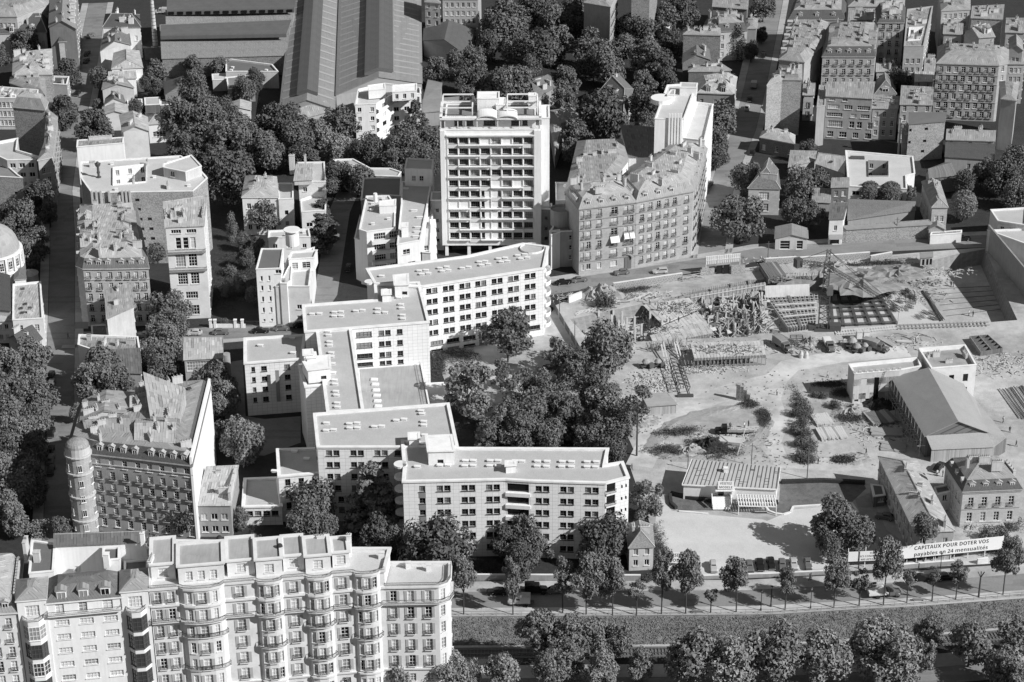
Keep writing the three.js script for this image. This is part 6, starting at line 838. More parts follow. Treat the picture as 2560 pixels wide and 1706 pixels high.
{const a=[134.9,-55.8],b=[138.2,-26.5],w=new B();w.quad([a[0]+0.2,0,a[1]],[b[0]+2,0,b[1]+8],[b[0]+2,7.5,b[1]+8],[a[0]+0.2,7.5,a[1]]).quad([a[0]+0.7,0,a[1]],[b[0]+2.5,0,b[1]+8],[b[0]+2.5,7.5,b[1]+8],[a[0]+0.7,7.5,a[1]]).quad([a[0]+0.2,7.5,a[1]],[b[0]+2,7.5,b[1]+8],[b[0]+2.5,7.5,b[1]+8],[a[0]+0.7,7.5,a[1]]).quad([a[0]+0.2,0,a[1]],[a[0]+0.7,0,a[1]],[a[0]+0.7,7.5,a[1]],[a[0]+0.2,7.5,a[1]]);tag(w.mesh('boundary_wall',M.renderDark),'tall dark rendered wall along the right side of the excavation','wall');}
}
// ---------- lower right: mansion, annex, derelict house, timber hall ----------
{
 const g=bld('mansion','two-storey stone mansion with hipped zinc roof and mansard dormers at lower right',9.4,[[97.7,81.2],[110.1,80.2],[112.5,92.1],[99.4,93.0]],{w:M.stone,roof:'mansard',d1:1.0,h1:2.2,d2:3.6,h2:2.2,m1:M.slate,m2:M.zincOld,f:[[2,{n:4,fl:2,w:1.2,h:2.3,y:1.4,st:3.9,m:1.4,bal:[1],bands:[4.6,8.7]}],[3,{n:5,fl:2,w:1.1,h:2.2,y:1.4,st:3.9}]],dorm:[[2,4,1,1.6],[3,3,1,1.6]],chim:2,trim:M.stoneMid,party:[[1,0.4,2.4,4]]});
{const p=[105.7,91.6],b=new B();for(let i=0;i<6;i++)b.box(p[0],i*0.2,p[1]+2.4 - i*0.35,8 - i*0.3,0.2,0.5);b.box(p[0],1.2,p[1],6,0.15,2.4);b.mesh('perron',M.stone,g);const s=new B();for(let i=0;i<7;i++)s.box(p[0]- 4.4+i*0.3,i*0.18,p[1]+2 - i*0.28,2,0.18,0.4,0.5);s.mesh('steps',M.stone,g);}
 bld('long_annex','long narrow annex with striped zinc roof, small chimneys and dark arcade at lower right',7.4,[[84.0,74.3],[90.9,73.0],[92.2,76.5],[95.1,106.0],[86.7,106.5]].filter((_,i)=>i !==1),{w:M.renderMid,roof:'hip',e:0,ins:4,rh:1.7,rm:M.zinc,f:[[3,{n:10,fl:2,w:1.2,h:1.7,y:1,st:3.3,m:1.5,bands:[3.9]}],[2,{n:2,fl:2,w:1.1,h:1.4,y:1,st:3.2}]],chim:4,mix:'home'});
 bld('garden_link','low linking wing with one window between the annex and the mansion',5,[[95.0,83.8],[99.7,82.1],[99.2,85.2],[95.0,86.9]],{w:M.render,rm:M.zincDark,par:0.3,f:[[2,[{y:2.6,h:1.6,t:'std',xs:[[2.4,1.2]]}]]]});
 bld('site_hut','dark timber hut standing in the yard beside the annex arcade',3,[[81.7,79.0],[84.2,79.7],[84.1,83.6],[81.5,84.2]],{w:M.woodDark,rm:M.felt,par:0.06,ov:0.2,f:[[2,[{y:1.2,h:0.9,t:'std',xs:[[1.8,1.2]]}]]]});
 const dr=bld('derelict_house','gutted white house with crenellated parapet and empty window openings beside the timber hall',8.4,[[83.2,30.1],[101.1,26.8],[100.9,31.5],[95.3,33.4],[83.9,35.2]],{w:M.render,rm:M.dirtMid,par:0.9,f:[[3,[{y:0.4,h:2.2,t:'hole',xs:[[1,1],[3.8,1]]},{y:1,h:5.6,t:'hole',xs:[]},{y:4.8,h:1.9,t:'hole',xs:[[2.6,1.5]]}]],[2,[]]],mix:'dark'});
{const a=[83.9,35.2],b=[95.3,33.4];for(let i=0;i<9;i++){const p=lerp2(a,b,i / 8);put(dr,'merlon',cached('mer',()=>new B().box(0,0,0,0.7,0.5,0.5).geo()),M.render,p[0],8.4,p[1]- 0.2);}const q=lerp2(a,b,0.5);put(dr,'doorway',cached('ddw',()=>new B().box(0,0,0,1.3,6.4,0.06).geo()),M.glass,q[0],0.4,q[1]+0.08,-0.05);const l=lerp2(a,b,0.72),ld=new B();for(const k of[-0.25,0.25])ld.beam([l[0]+k,0,l[1]+2.6],[l[0]+k,9.4,l[1]+0.3],0.08);for(let i=0;i<22;i++){const t=i / 22;ld.beam([l[0]- 0.25,t*9.4,l[1]+2.6 - t*2.3],[l[0]+0.25,t*9.4,l[1]+2.6 - t*2.3],0.05);}tag(ld.mesh('ladder',M.timber),'long wooden ladder leaning on the gutted white house','ladder');}
 const d2=bld('derelict_house','taller gutted house with rubble-strewn roof and empty windows behind the timber hall',9.4,[[101.5,23.9],[113.5,22.1],[114.2,32.9],[102.8,34.6]],{w:M.cream,rm:M.dirtMid,par:1,f:[[2,[{y:4.9,h:2.1,t:'hole',xs:[[2.6,1.2],[5.4,1.3],[9,1.3]]},{y:1.2,h:2.1,t:'hole',xs:[[9,1.3]]}]]],mix:'dark',chim:2});
 const E=[97.0,61.7],Fr=[115.7,61.6],hallP=[[94.0,33.1],[110.3,36.5],[111.6,60.1],[97.0,61.7]];
 const hl=bld('timber_hall','long timber hall with ridged felt roof, plank gable and outer scaffold of poles',6,hallP,{w:M.woodDark,roof:'gable',e:0,rh:3.4,rm:M.feltMid,ov:0.5});
{const a=[109.9,41.1],b=[116.5,59.8],c=hallP[2],d=hallP[1],r=new B();r.quad([c[0],5.6,c[1]],[b[0],4,b[1]],[a[0]+3,4,a[1]],[d[0],5.6,d[1]]);r.mesh('aisle_roof',M.feltMid,hl);const e=[98.1,64.4],f=[113.1,63.3],q=new B();q.quad([e[0],3.4,e[1]],[f[0],3.4,f[1]],[c[0],5.7,c[1]],[hallP[3][0],5.7,hallP[3][1]]);q.mesh('porch_roof',M.feltMid,hl);new B().quad([e[0],0,e[1]- 0.3],[f[0],0,f[1]- 0.3],[f[0],3.3,f[1]- 0.3],[e[0],3.3,e[1]- 0.3]).mesh('wall',M.wood,hl);new B().quad([f[0],0,f[1]- 0.3],[b[0],0,b[1]],[b[0],4,b[1]],[f[0],3.4,f[1]- 0.3]).mesh('wall',M.woodDark,hl);
 const p0=hallP[0],p3=hallP[3];for(let i=0;i<=11;i++){const t=i / 11,p=lerp2(p0,p3,t);put(hl,'scaffold_pole',cached('spole',()=>new B().cyl(0,0,0,0.07,7.2,0.05,6).geo()),M.timberMid,p[0]- 1.3,0,p[1]+0.4);const k=new B();k.beam([p[0]- 1.9,3.2,p[1]+0.4],[p[0],3.2,p[1]+0.2],0.1);k.mesh('scaffold_ledger',M.timber,hl);}const lg=new B();for(const y of[1.6,3.1,4.8])lg.beam([p0[0]- 1.3,y,p0[1]+0.4],[p3[0]- 1.3,y,p3[1]+0.4],0.09);lg.mesh('scaffold_rail',M.timberMid,hl);
}
 // exhibition pavilion
 const pv=bld('show_pavilion','single-storey show pavilion with seamed pale roof, white steps and pergola on the forecourt',4.0,[[41.7,70.3],[61.2,74.2],[59.6,82.4],[38.8,80.1]],{w:M.cream,roof:'shed',e:0,rh:0.7,rm:M.gravel,mix:'dark'});
{const P=pv._P,lerpR=(t,u)=>lerp2(lerp2(P[0],P[1],t),lerp2(P[3],P[2],t),u);for(let i=0;i<=22;i++){const a=lerpR(i / 22,0),b=lerpR(i / 22,1);const s=new B();s.beam([a[0],4.76,a[1]],[b[0],4.07,b[1]],0.12,0.1);s.mesh('roof_batten',M.rust,pv);}
 for(let i=0;i<26;i++){const t=(Math.floor(rnd()*22)+0.5)/ 22,u=rr(0.1,0.9),c=lerpR(t,u),bb=new B();bb.box(c[0],4.72 - u*0.69,c[1],1.15,0.05,0.1,-0.1);bb.mesh('roof_seam',M.rust,pv);}
 const fr=new B(),E1=inset(P,-0.3);fr.beam([E1[3][0],3.93,E1[3][1]],[E1[2][0],3.93,E1[2][1]],0.15,0.28);fr.beam([E1[3][0],3.93,E1[3][1]],[E1[0][0],4.65,E1[0][1]],0.15,0.28);fr.beam([E1[2][0],3.93,E1[2][1]],[E1[1][0],4.65,E1[1][1]],0.15,0.28);fr.mesh('fascia',M.white,pv);
 const c=lerpR(0.405,1),sx=c[0];const st=new B();for(let i=0;i<7;i++)st.box(sx,0.02,c[1]+3.6 - i*0.42,4.1,0.24*(i+1),0.44);st.mesh('steps',M.white,pv);for(const k of[-2.15,2.15]){const r=new B();r.beam([sx+k,1.1,c[1]+3.7],[sx+k,2.8,c[1]+0.8],0.16,0.9);r.mesh('stair_side',M.white,pv);}const dr=new B();dr.box(sx,1.65,c[1]+0.12,1.3,2.1,0.1);dr.mesh('door',M.glass,pv);new B().box(sx+2.4,0.3,c[1]+0.9,0.25,3.4,1.8).mesh('porch_wall',M.white,pv);new B().box(sx+0.8,3.66,c[1]+1,4.4,0.2,1.9).mesh('porch_roof',M.white,pv);
 const ch=lerpR(0.41,0.4);new B().box(ch[0],4.2,ch[1],0.9,1.3,0.8).box(ch[0],5.5,ch[1],1.1,0.15,1).mesh('chimney',M.white,pv);
 // white trellis pergola
 const pc=lerpR(0.68,1),pg=thing('pergola','white slatted trellis pergola in front of the show pavilion','pergola',[pc[0]+1,0,pc[1]+3]);const L=(i,j)=>[pc[0]- 2.2+i*8.4,0,pc[1]+1+j*4.4+i*0.5];for(let i=0;i<=14;i++){const a=L(i / 14,0),b=L(i / 14,1);const r=new B();r.beam([a[0],2.7,a[2]],[b[0],2.5,b[2]],0.2,0.2);r.mesh('slat',M.white,pg);}for(const j of[0,0.33,0.66,1]){const a=L(0,j),b=L(1,j),r=new B();r.beam([a[0],2.56 - j*0.2,a[2]],[b[0],2.56 - j*0.2,b[2]],0.22,0.2);r.mesh('beam',M.white,pg);}for(const i of[0,1])for(const j of[0,1]){const a=L(i,j);put(pg,'post',cached('pgp',()=>new B().box(0,0,0,0.16,2.6,0.16).geo()),M.white,a[0],0,a[2]);}
 const bn=thing('garden_table','low dark slab bench under the white pergola','bench',[pc[0]+3,0,pc[1]+4.4]);new B().box(pc[0]+3,0.5,pc[1]+4.6,3,0.14,1).mesh('top',M.concreteMid,bn);new B().box(pc[0]+3,0,pc[1]+4.6,2.6,0.5,0.6).mesh('base',M.glassGrey,bn);
 const sg=signBoard([['VISITEZ',0.5,'bold 74px sans-serif'],['MODELE',0.5,'bold 74px sans-serif']],3.6,1.9);const s1=thing('sign','two-line white VISITEZ MODELE sign above the pavilion door','sign',[sx+0.9,4,c[1]+1.6]);put(s1,'board',cached('vsg',()=>new B().box(0,0,-0.06,3.7,2.0,0.08).geo()),M.white,sx+0.9,4.1,c[1]+1.7,-0.05).rotation.x=-0.1;put(s1,'face',cached('vsf',()=>new B().quadUV([-1.8,0,0],[1.8,0,0],[1.8,1.9,0],[-1.8,1.9,0],0,1,0,1).geo()),sg,sx+0.9,4.15,c[1]+1.72,-0.05).rotation.x=-0.1;}
}
function signBoard(linesArr,w,h,bg='#e6e6e6'){
 const c=document.createElement('canvas');c.width=1024;c.height=Math.round(1024*h / w);const x=c.getContext('2d');x.fillStyle=bg;x.fillRect(0,0,c.width,c.height);x.fillStyle='#161616';x.textAlign='center';x.textBaseline='middle';
 const n=linesArr.length;linesArr.forEach(([t,,f],i)=>{const px=Math.floor(c.height / n*0.8);x.font=`bold ${px}px sans-serif`;const tw=x.measureText(t).width,k=Math.min(1,c.width*0.92 / tw);x.font=`bold ${Math.floor(px * k)}px sans-serif`;x.fillText(t,c.width / 2,c.height*(i+0.5)/ n);});
 const tx=new THREE.CanvasTexture(c);tx.colorSpace=THREE.SRGBColorSpace;return new THREE.MeshStandardMaterial({map:tx,roughness:0.8,side:THREE.DoubleSide});
}
function part2(g,a,b){const w=new B(),n=[-(b[1]- a[1]),b[0]- a[0]],l=Math.hypot(...n),o=p=>[p[0]+n[0]/ l*1.6,p[1]+n[1]/ l*1.6];const p=o(a),q=o(b);w.quad([p[0],2.3,p[1]],[q[0],2.3,q[1]],[b[0],3.2,b[1]],[a[0],3.2,a[1]]);w.mesh('awning',M.canvas,g);}

// ---------- trees ----------
const leafM={dark:0.12,mid:0.17,light:0.23,pale:0.3};
for(const k in leafM)leafM[k]=new THREE.MeshStandardMaterial({color:G3(leafM[k]),vertexColors:true,roughness:0.85,side:THREE.DoubleSide});
function crownGeo(kind,n){
 const P=[],C=[],lobes=[],v=new THREE.Vector3(),ax=new THREE.Vector3(),bx=new THREE.Vector3(),nn=new THREE.Vector3();
 const ball=()=>{let a;do a=[rr(-1,1),rr(-1,1),rr(-1,1)];while(a[0]**2+a[1]**2+a[2]**2>1);return a;};
 if(kind==='round')for(let i=0;i<24;i++){const a=ball(),s=rr(0.55,0.82);lobes.push([a[0]*s,1.38+a[1]*0.68,a[2]*s,rr(0.18,0.42),0.85]);}
 if(kind==='ball')lobes.push([0,1.3,0,0.98,1]);
 if(kind==='oblong')for(let i=0;i<20;i++){const a=ball(),t=a[1];const w=0.75 - 0.25*t;lobes.push([a[0]*w,1.45+t*0.85,a[2]*w,rr(0.2,0.36),0.85]);}
 if(kind==='loose')for(let i=0;i<26;i++){const a=ball(),t=a[1];lobes.push([a[0]*0.8,1.4+t*0.9,a[2]*0.8,rr(0.12,0.26),0.8]);}
 if(kind==='cedar')for(let k=0;k<7;k++)for(let i=0;i<7;i++){const t=k / 6,a=rr(0,6.28),q=(1.02 - 0.72*t)*Math.sqrt(rnd());lobes.push([Math.cos(a)*q*0.85,0.55+t*1.9,Math.sin(a)*q*0.85,0.3 - 0.12*t,0.28]);}
 if(kind==='poplar')for(let i=0;i<22;i++){const t=rnd(),a=rr(0,6.28),q=0.55*Math.sin(Math.PI*Math.min(0.95,t+0.12));lobes.push([Math.cos(a)*q,0.5+t*4.2,Math.sin(a)*q,0.36,1.2]);}
 if(kind==='cone')for(let i=0;i<40;i++){const t=rnd(),a=rr(0,6.28),q=(1 - t)*0.85;lobes.push([Math.cos(a)*q,0.3+t*2.3,Math.sin(a)*q,0.26 - 0.12*t,0.7]);}
 if(kind==='pine')for(let i=0;i<9;i++){const a=rr(0,6.28),t=i / 8,q=rr(0.3,0.8)*(1.1 - t*0.6);lobes.push([Math.cos(a)*q,3.6+t*1.5,Math.sin(a)*q,0.34,0.45]);}
 if(kind==='shrub')for(let i=0;i<9;i++){const a=ball();lobes.push([a[0]*0.6,0.55+a[1]*0.35,a[2]*0.6,rr(0.3,0.5),0.9]);}
 const ws=lobes.map(l=>l[3]**2),tot=ws.reduce((a,b)=>a+b,0);
 for(let i=0;i<n;i++){
 let q=rnd()*tot,k=0;while(q>ws[k]&&k<ws.length - 1)q -=ws[k++];
 const l=lobes[k];v.set(rr(-1,1),rr(-0.75,1),rr(-1,1)).normalize();
 const r=l[3]*(kind==='ball'?rr(0.86,1.03):0.5+0.85*Math.sqrt(rnd())),s=(kind==='ball'?0.066:0.068)*rr(0.65,1.45)*(kind==='cedar'?1.1:1)*(kind==='pine'||kind==='poplar'?1.1:1);
 const x=l[0]+v.x*r,y=l[1]+v.y*r*l[4],z=l[2]+v.z*r;
 nn.copy(v).multiplyScalar(0.9).add(new THREE.Vector3(rr(-1,1),rr(-0.5,1.1),rr(-1,1))).normalize();
 ax.set(rr(-1,1),rr(-1,1),rr(-1,1)).cross(nn).normalize().multiplyScalar(s);bx.copy(nn).cross(ax).normalize().multiplyScalar(s*rr(0.55,1));
 const t0=rr(0,6.28);for(const t of[t0,t0+rr(1.6,2.4),t0+rr(3.6,4.6)]){const e=Math.cos(t),f=Math.sin(t);P.push(x+ax.x*e+bx.x*f,y+ax.y*e+bx.y*f,z+ax.z*e+bx.z*f);}
 const g=rr(0.5,1);for(let j=0;j<3;j++)C.push(g,g,g);
}
 const geo=new THREE.BufferGeometry();geo.setAttribute('position',new THREE.Float32BufferAttribute(P,3));geo.setAttribute('color',new THREE.Float32BufferAttribute(C,3));geo.computeVertexNormals();return geo;
}
function trunkGeo(kind){
 const b=new B(),limb=(p,q,r0,r1)=>{const a=new THREE.Vector3(...p),d=new THREE.Vector3(...q).sub(a),u=d.clone().normalize(),s=new THREE.Vector3(u.y,-u.x,0.3).cross(u).normalize(),t=u.clone().cross(s);for(let i=0;i<6;i++){const f=(k,w,r)=>{const e=k / 6*6.2832;const v=a.clone().addScaledVector(d,w).addScaledVector(s,Math.cos(e)*r).addScaledVector(t,Math.sin(e)*r);return[v.x,v.y,v.z];};b.quad(f(i,0,r0),f(i+1,0,r0),f(i+1,1,r1),f(i,1,r1));}};
 const H={poplar:4.2,pine:4.9,cone:2.2,cedar:2.3,shrub:0.5}[kind]||1.3,r=kind==='pine'?0.08:0.062;
 limb([0,-0.05,0],[0.02,H*0.55,0.01],r,r*0.75);limb([0.02,H*0.55,0.01],[0,H,0],r*0.75,r*0.35);
 if(['round','oblong','loose'].includes(kind))for(let i=0;i<7;i++){const a=i*0.9+rnd(),y=rr(0.6,1.1),q=rr(0.4,0.75);limb([0.01,y,0],[Math.cos(a)*q,y+rr(0.4,0.8),Math.sin(a)*q],0.03,0.01);}
 return b.geo();
}
const protos={};
const NL={round:5600,oblong:5000,loose:3200,cedar:5200,poplar:2800,cone:3600,pine:1500,shrub:1400,ball:4600};
for(const[k,c]of[['round',6],['oblong',4],['loose',3],['cedar',1],['poplar',1],['cone',1],['pine',1],['shrub',3],['ball',1]]){protos[k]=[];for(let i=0;i<c;i++)protos[k].push([trunkGeo(k),crownGeo(k,NL[k])]);}
const CY={round:1.38,oblong:1.45,loose:1.4,cedar:1.3,poplar:2.4,cone:1.2,pine:4.2,shrub:0.55,ball:1.3};
function tree(kind,x,z,r,tone,label,group,o={}){
 const g=new THREE.Group(),[tg,cg]=pick(protos[kind]);g.name=numbered(o.name||(kind==='shrub'?'shrub':kind==='cedar'?'cedar_tree':kind==='poplar'?'poplar_tree':kind==='pine'?'pine_tree':kind==='cone'?'spruce_tree':'tree'));
 const hc=o.hc||(kind==='shrub'?r*0.6:kind==='ball'?1.3*r+0.6:1.3*r+1.2),sy=o.sy||(kind==='cedar'||kind==='poplar'||kind==='pine'||kind==='cone'?r:hc / CY[kind]);
 g.position.set(x,o.y||0,z);g.rotation.y=rr(0,6.28);
 const t=new THREE.Mesh(tg,M.bark),c=new THREE.Mesh(cg,leafM[tone]);t.name='trunk';c.name='crown';t.scale.set(Math.min(r,4.2),sy,Math.min(r,4.2));const q=kind==='ball'||kind==='cedar'?1.05:1.3;c.scale.set(r*q,sy*q,r*q);c.position.y=hc*(1 - q);if(o.hv){c.scale.set(r*1.1,o.hv / 1.12,r*1.1);c.position.y=hc - CY[kind]*o.hv / 1.12;t.scale.set(2.6,hc / 1.35,2.6);}
 for(const m of[t,c]){m.castShadow=m.receiveShadow=true;g.add(m);}
 g.userData={label,category:kind==='shrub'?'shrub':'tree'};if(group)g.userData.group=group;scene.add(g);return g;
}
function grove(kind,tone,desc,where,list,o={}){const out=list.map(([x,z,r])=>tree(Array.isArray(kind)?pick(kind):kind,x,z,r,Array.isArray(tone)?pick(tone):tone,desc,where,o));ordinals(out,where);return out;}
grove(['round','oblong'],['mid','dark'],'leafy street tree','along the upper left street',[[-170.4,-221.4,4.4],[-177.8,-215.4,2.3],[-151.5,-192.9,3.8],[-145.8,-153.0,4.3],[-138.9,-189.2,3.1],[-130.7,-136.2,4.9],[-136.6,-166.0,1.7]]);
grove(['round'],['dark','mid'],'dark tree','in the gardens under the factory shed',[[-120.3,-189.4,3.8],[-105.6,-176.9,4.0],[-118.7,-180.9,2.1],[-123.3,-163.7,2.1],[-123.5,-187.8,2.0],[-88.8,-176.2,3.3],[-85.8,-185.6,3.0],[-109.2,-200.6,3.1],[-99.9,-199.0,3.1]]);
grove(['round'],['mid','dark','mid'],'big bushy tree','in the dense garden grove left of the tower',[[-105.0,-143.9,5.2],[-97.4,-143.7,5.2],[-94.1,-154.9,3.9],[-86.5,-119.4,6.0],[-84.1,-134.1,4.9],[-79.1,-126.1,4.6],[-100.4,-120.2,5.1],[-84.1,-91.2,6.6],[-80.0,-116.0,3.2],[-78.4,-142.2,4.0],[-72.1,-141.5,5.0],[-66.8,-128.6,4.2],[-73.9,-116.1,5.0],[-63.4,-115.0,4.6],[-54.5,-139.6,5.4]]);
grove(['round'],['mid','dark'],'round garden tree','below the curved-balcony building',[[-44.1,-119.9,3.7],[-39.5,-120.6,3.4],[-32.6,-120.4,4.6],[-27.4,-113.6,3.6],[-25.0,-126.9,3.7],[-34.6,-112.8,3.2],[-23.7,-110.7,2.3],[-44.5,-95.9,3.8],[-52.8,-100.1,3.6],[-53.9,-96.2,2.2],[-70.0,-71.0,4.1]]);
grove(['round'],'pale','pale-leaved ornamental tree','in front of the curved-balcony building',[[-59.0,-134.6,3.3],[-54.8,-122.1,3.5],[-50.4,-124.2,3.3]]);
tree('cone',...[-30.3,-144.8,4.5],'dark','dark pointed conifer beside the curved-balcony building');
tree('cedar',...[-54.4,-68.0,4.3],'dark','dark wide cedar beside the round white tank');grove(['round','shrub'],['dark','mid'],'shaded tree','in the walled garden between studio and modernist house',[[-78.3,-41.4,2.0],[-73.9,-45.3,2.0],[-76.8,-11.0,1.4],[-74.2,-29.0,1.7],[-70.1,-22.6,1.7],[-77.7,-26.0,1.4],[-76.1,-57.2,1.7],[-71.4,-54.3,1.7]]);tree('poplar',...[-80.4,-64.7,1.6],'light','slim pale poplar in the walled garden beside the studio house');
grove(['round','oblong'],['dark','mid'],'dense tree','in the wood behind the tower',[[-24.0,-190.4,3.8],[-18.1,-199.0,3.8],[-12.0,-198.0,4.1],[-6.5,-216.9,3.9],[-3.9,-229.7,6.8],[0.3,-233.6,5.8],[-5.8,-175.0,3.9],[-0.9,-170.0,6.1],[-13.8,-181.8,4.5],[-13.1,-168.5,3.4],[9.9,-246.0,6.4],[15.6,-233.2,5.8],[22.1,-241.2,5.9],[3.8,-207.4,5.1],[10.9,-204.5,5.9],[17.7,-213.2,5.2],[2.6,-172.5,5.4],[19.4,-179.2,4.2],[17.6,-164.4,3.6],[7.3,-198.3,3.0]]);
grove(['round','oblong'],['dark','mid'],'dense tree','in the upper wood right of the tower',[[28.3,-205.1,5.6],[28.4,-193.4,4.3],[33.7,-188.8,5.5],[37.7,-208.6,4.6],[47.8,-199.1,5.1],[49.8,-186.5,5.2],[52.8,-181.7,3.7],[44.7,-178.5,3.5],[28.6,-138.0,6.6],[33.3,-136.8,4.2],[43.2,-146.3,5.2],[43.2,-139.9,2.8],[19.4,-127.5,4.4],[18.8,-119.0,3.2],[46.0,-228.6,4.7],[56.3,-242.3,4.5],[63.4,-251.0,4.8],[42.0,-233.8,4.2],[56.8,-218.1,3.6]]);
grove(['round'],['dark','mid'],'dark street tree','along the upper right street',[[66.0,-135.6,5.1],[63.6,-123.3,3.9],[63.3,-114.9,2.7],[90.3,-234.0,2.2],[84.5,-214.0,2.5],[93.3,-258.0,3.8],[70.0,-95.7,3.9],[74.4,-183.1,2.0]]);
grove('poplar','dark','tall slim dark tree','beside the light-fronted house in the upper street',[[80.1,-216.2,2.3]]);
tree('round',...[65.5,-61.3,5.5],'mid','large spreading tree at the street corner left of the chalet');
grove(['round'],['dark','mid'],'garden tree','in the right gardens above the street',[[159.2,-233.4,3.7],[151.6,-200.2,2.5],[142.2,-99.6,3.3],[154.6,-108.0,3.6],[131.3,-100.5,2.0],[118.8,-90.1,1.8],[92.4,-121.8,2.3],[131.3,-183.0,3.7],[85.4,-88.7,4.6],[92.0,-95.3,3.5],[82.5,-71.3,3.4],[87.0,-69.4,3.0],[136.1,-93.1,2.9],[147.1,-93.9,4.4],[148.5,-83.1,3.5]]);
grove('ball','mid','neatly clipped ball tree','in front of the flat white school roof',[[106.4,-86.0,3.1],[112.3,-84.4,3.3]]);tree('ball',...[132.0,-74.8,3.8],'light','large clipped round tree right of the tall thin house');
grove(['round','oblong'],['mid','mid','dark'],'leafy tree','in the row down the far left street',[[-135.5,-44.8,4.1],[-134.4,-55.2,2.9],[-142.7,-57.2,3.4],[-139.0,-84.2,3.7],[-146.3,-74.4,3.0],[-140.8,-66.9,4.1],[-134.9,-75.4,2.6]]);
grove(['round'],['light','mid','light'],'broad leafy tree','in the left edge grove beside the street',[[-121.0,18.9,3.7],[-126.1,22.8,3.7],[-120.0,31.1,3.9],[-123.1,37.6,4.0],[-116.1,41.7,3.8],[-118.3,50.2,4.3],[-120.0,56.4,3.5],[-114.2,50.0,3.2],[-114.6,58.6,3.5],[-116.5,66.2,3.8],[-111.6,61.9,2.8],[-115.7,73.5,3.4],[-110.9,74.1,3.1],[-111.7,83.4,3.7],[-108.3,81.2,2.4],[-113.1,88.2,2.7]]);
grove(['round'],['mid','light'],'leafy tree','in the side street row in front of the studio house',[[-90.7,-7.6,4.1],[-92.4,0.2,3.1],[-87.7,-2.3,3.1],[-88.6,7.9,3.4],[-91.1,14.3,3.0],[-87.6,20.4,3.2],[-89.3,22.1,2.2],[-99.7,-49.8,2.2]]);
grove(['round'],['light','mid'],'full round tree','between the turret building and the ivy house',[[-101.1,25.4,4.6],[-102.6,32.6,4.0],[-97.5,32.9,3.5],[-105.4,30.4,2.2],[-106.5,42.7,1.6]]);
grove(['round'],['mid','light'],'courtyard tree','beside the white annex courtyard',[[-73.1,35.0,4.2],[-69.9,38.0,3.2],[-71.6,42.4,2.5],[-63.1,63.3,4.3],[-67.4,56.9,2.8]]);
tree('cedar',...[-53.9,-56.1,4.6],'dark','dark layered cedar overhanging the private lane');
grove(['oblong','round','loose'],['mid','light','mid'],'tall park tree','in the park beside the white complex',[[-1.1,11.9,5.3],[-10.8,41.2,5.7],[-3.0,26.2,2.4],[-4.7,55.5,3.3],[0.2,52.1,3.7],[-6.1,60.2,2.6],[11.5,20.9,3.7],[23.8,19.6,5.4],[16.5,27.3,3.7],[2.1,40.9,4.0],[6.5,35.4,3.3],[9.3,41.3,3.8],[4.1,51.5,4.1],[12.3,47.9,3.7],[14.3,53.7,3.7],[1.9,59.9,3.7],[8.6,57.9,3.7],[21.5,40.1,4.1],[21.9,47.4,4.1]]);
grove(['oblong','round'],['mid','dark'],'tall park tree','along the site fence behind the front wing',[[24.3,57.4,3.7],[20.5,57.7,3.8],[23.3,64.3,3.6],[28.0,47.7,2.0],[17.9,60.2,2.8]]);
{const p=[29.3,60.2],q=tree('pine',p[0],p[1],3.0,'mid','tall bare-trunked pine standing alone at the edge of the construction site');}
tree('shrub',...[25.6,-20.1,2.8],'dark','overgrown dark bush in front of the broken site wall');
grove(['round','shrub'],['light','mid'],'garden bush','behind the bow-window building',[[-110.6,94.2,2.8],[-105.0,92.9,2.5],[-99.8,94.9,1.9],[-80.1,98.8,2.8],[-72.9,94.1,3.1],[-60.4,92.6,1.7],[-56.7,97.2,1.6]]);
grove(['round'],['mid','dark'],'dense tree','in front of the white middle wing',[[-44.6,91.0,4.1],[-45.4,98.2,3.4],[-41.6,97.8,2.6],[-30.2,103.5,3.5],[-27.0,103.3,2.6]]);
tree('cedar',...[-31.0,92.7],6.4,'light','large spreading grey cedar in front of the white middle wing');
grove(['round','oblong'],['mid','dark'],'full tree','at the foot of the front white wing',[[-17.3,112.2,5.7],[-14.2,111.3,3.5],[-1.3,104.3,2.9],[1.6,103.9,3.9],[5.1,107.3,2.9],[1.3,112.0,3.2],[19.5,106.9,4.3],[16.9,109.2,2.9],[4.6,99.0,2.6]]);
tree('loose',...[29.8,89.6,3.6],'light','thin airy tree beside the right end of the front wing');tree('cone',...[28.7,88.9,1.5],'dark','small dark conifer beside the right end of the front wing');tree('shrub',...[31.2,93.8,1.1],'light','pale shrub behind the little hipped gate lodge');tree('shrub',...[28.6,113.5,1.4],'dark','round bush beside the gate lodge fence');
grove(['round','oblong'],['mid','mid'],'big leafy tree','between the forecourt and the annex yard',[[71.1,101.7,4.7],[74.4,103.9,3.4],[68.4,106.3,2.2]]);tree('round',...[88.8,107.6],3.3,'mid','dense tree leaning over the striped annex roof',undefined,{hc:10,hv:4});
grove(['shrub'],['dark','mid'],'dark shrub','in front of the mansion',[[104.4,97.7,1.9],[107.5,98.3,1.9],[108.6,102.6,1.9],[105.5,100.3,1.5]]);
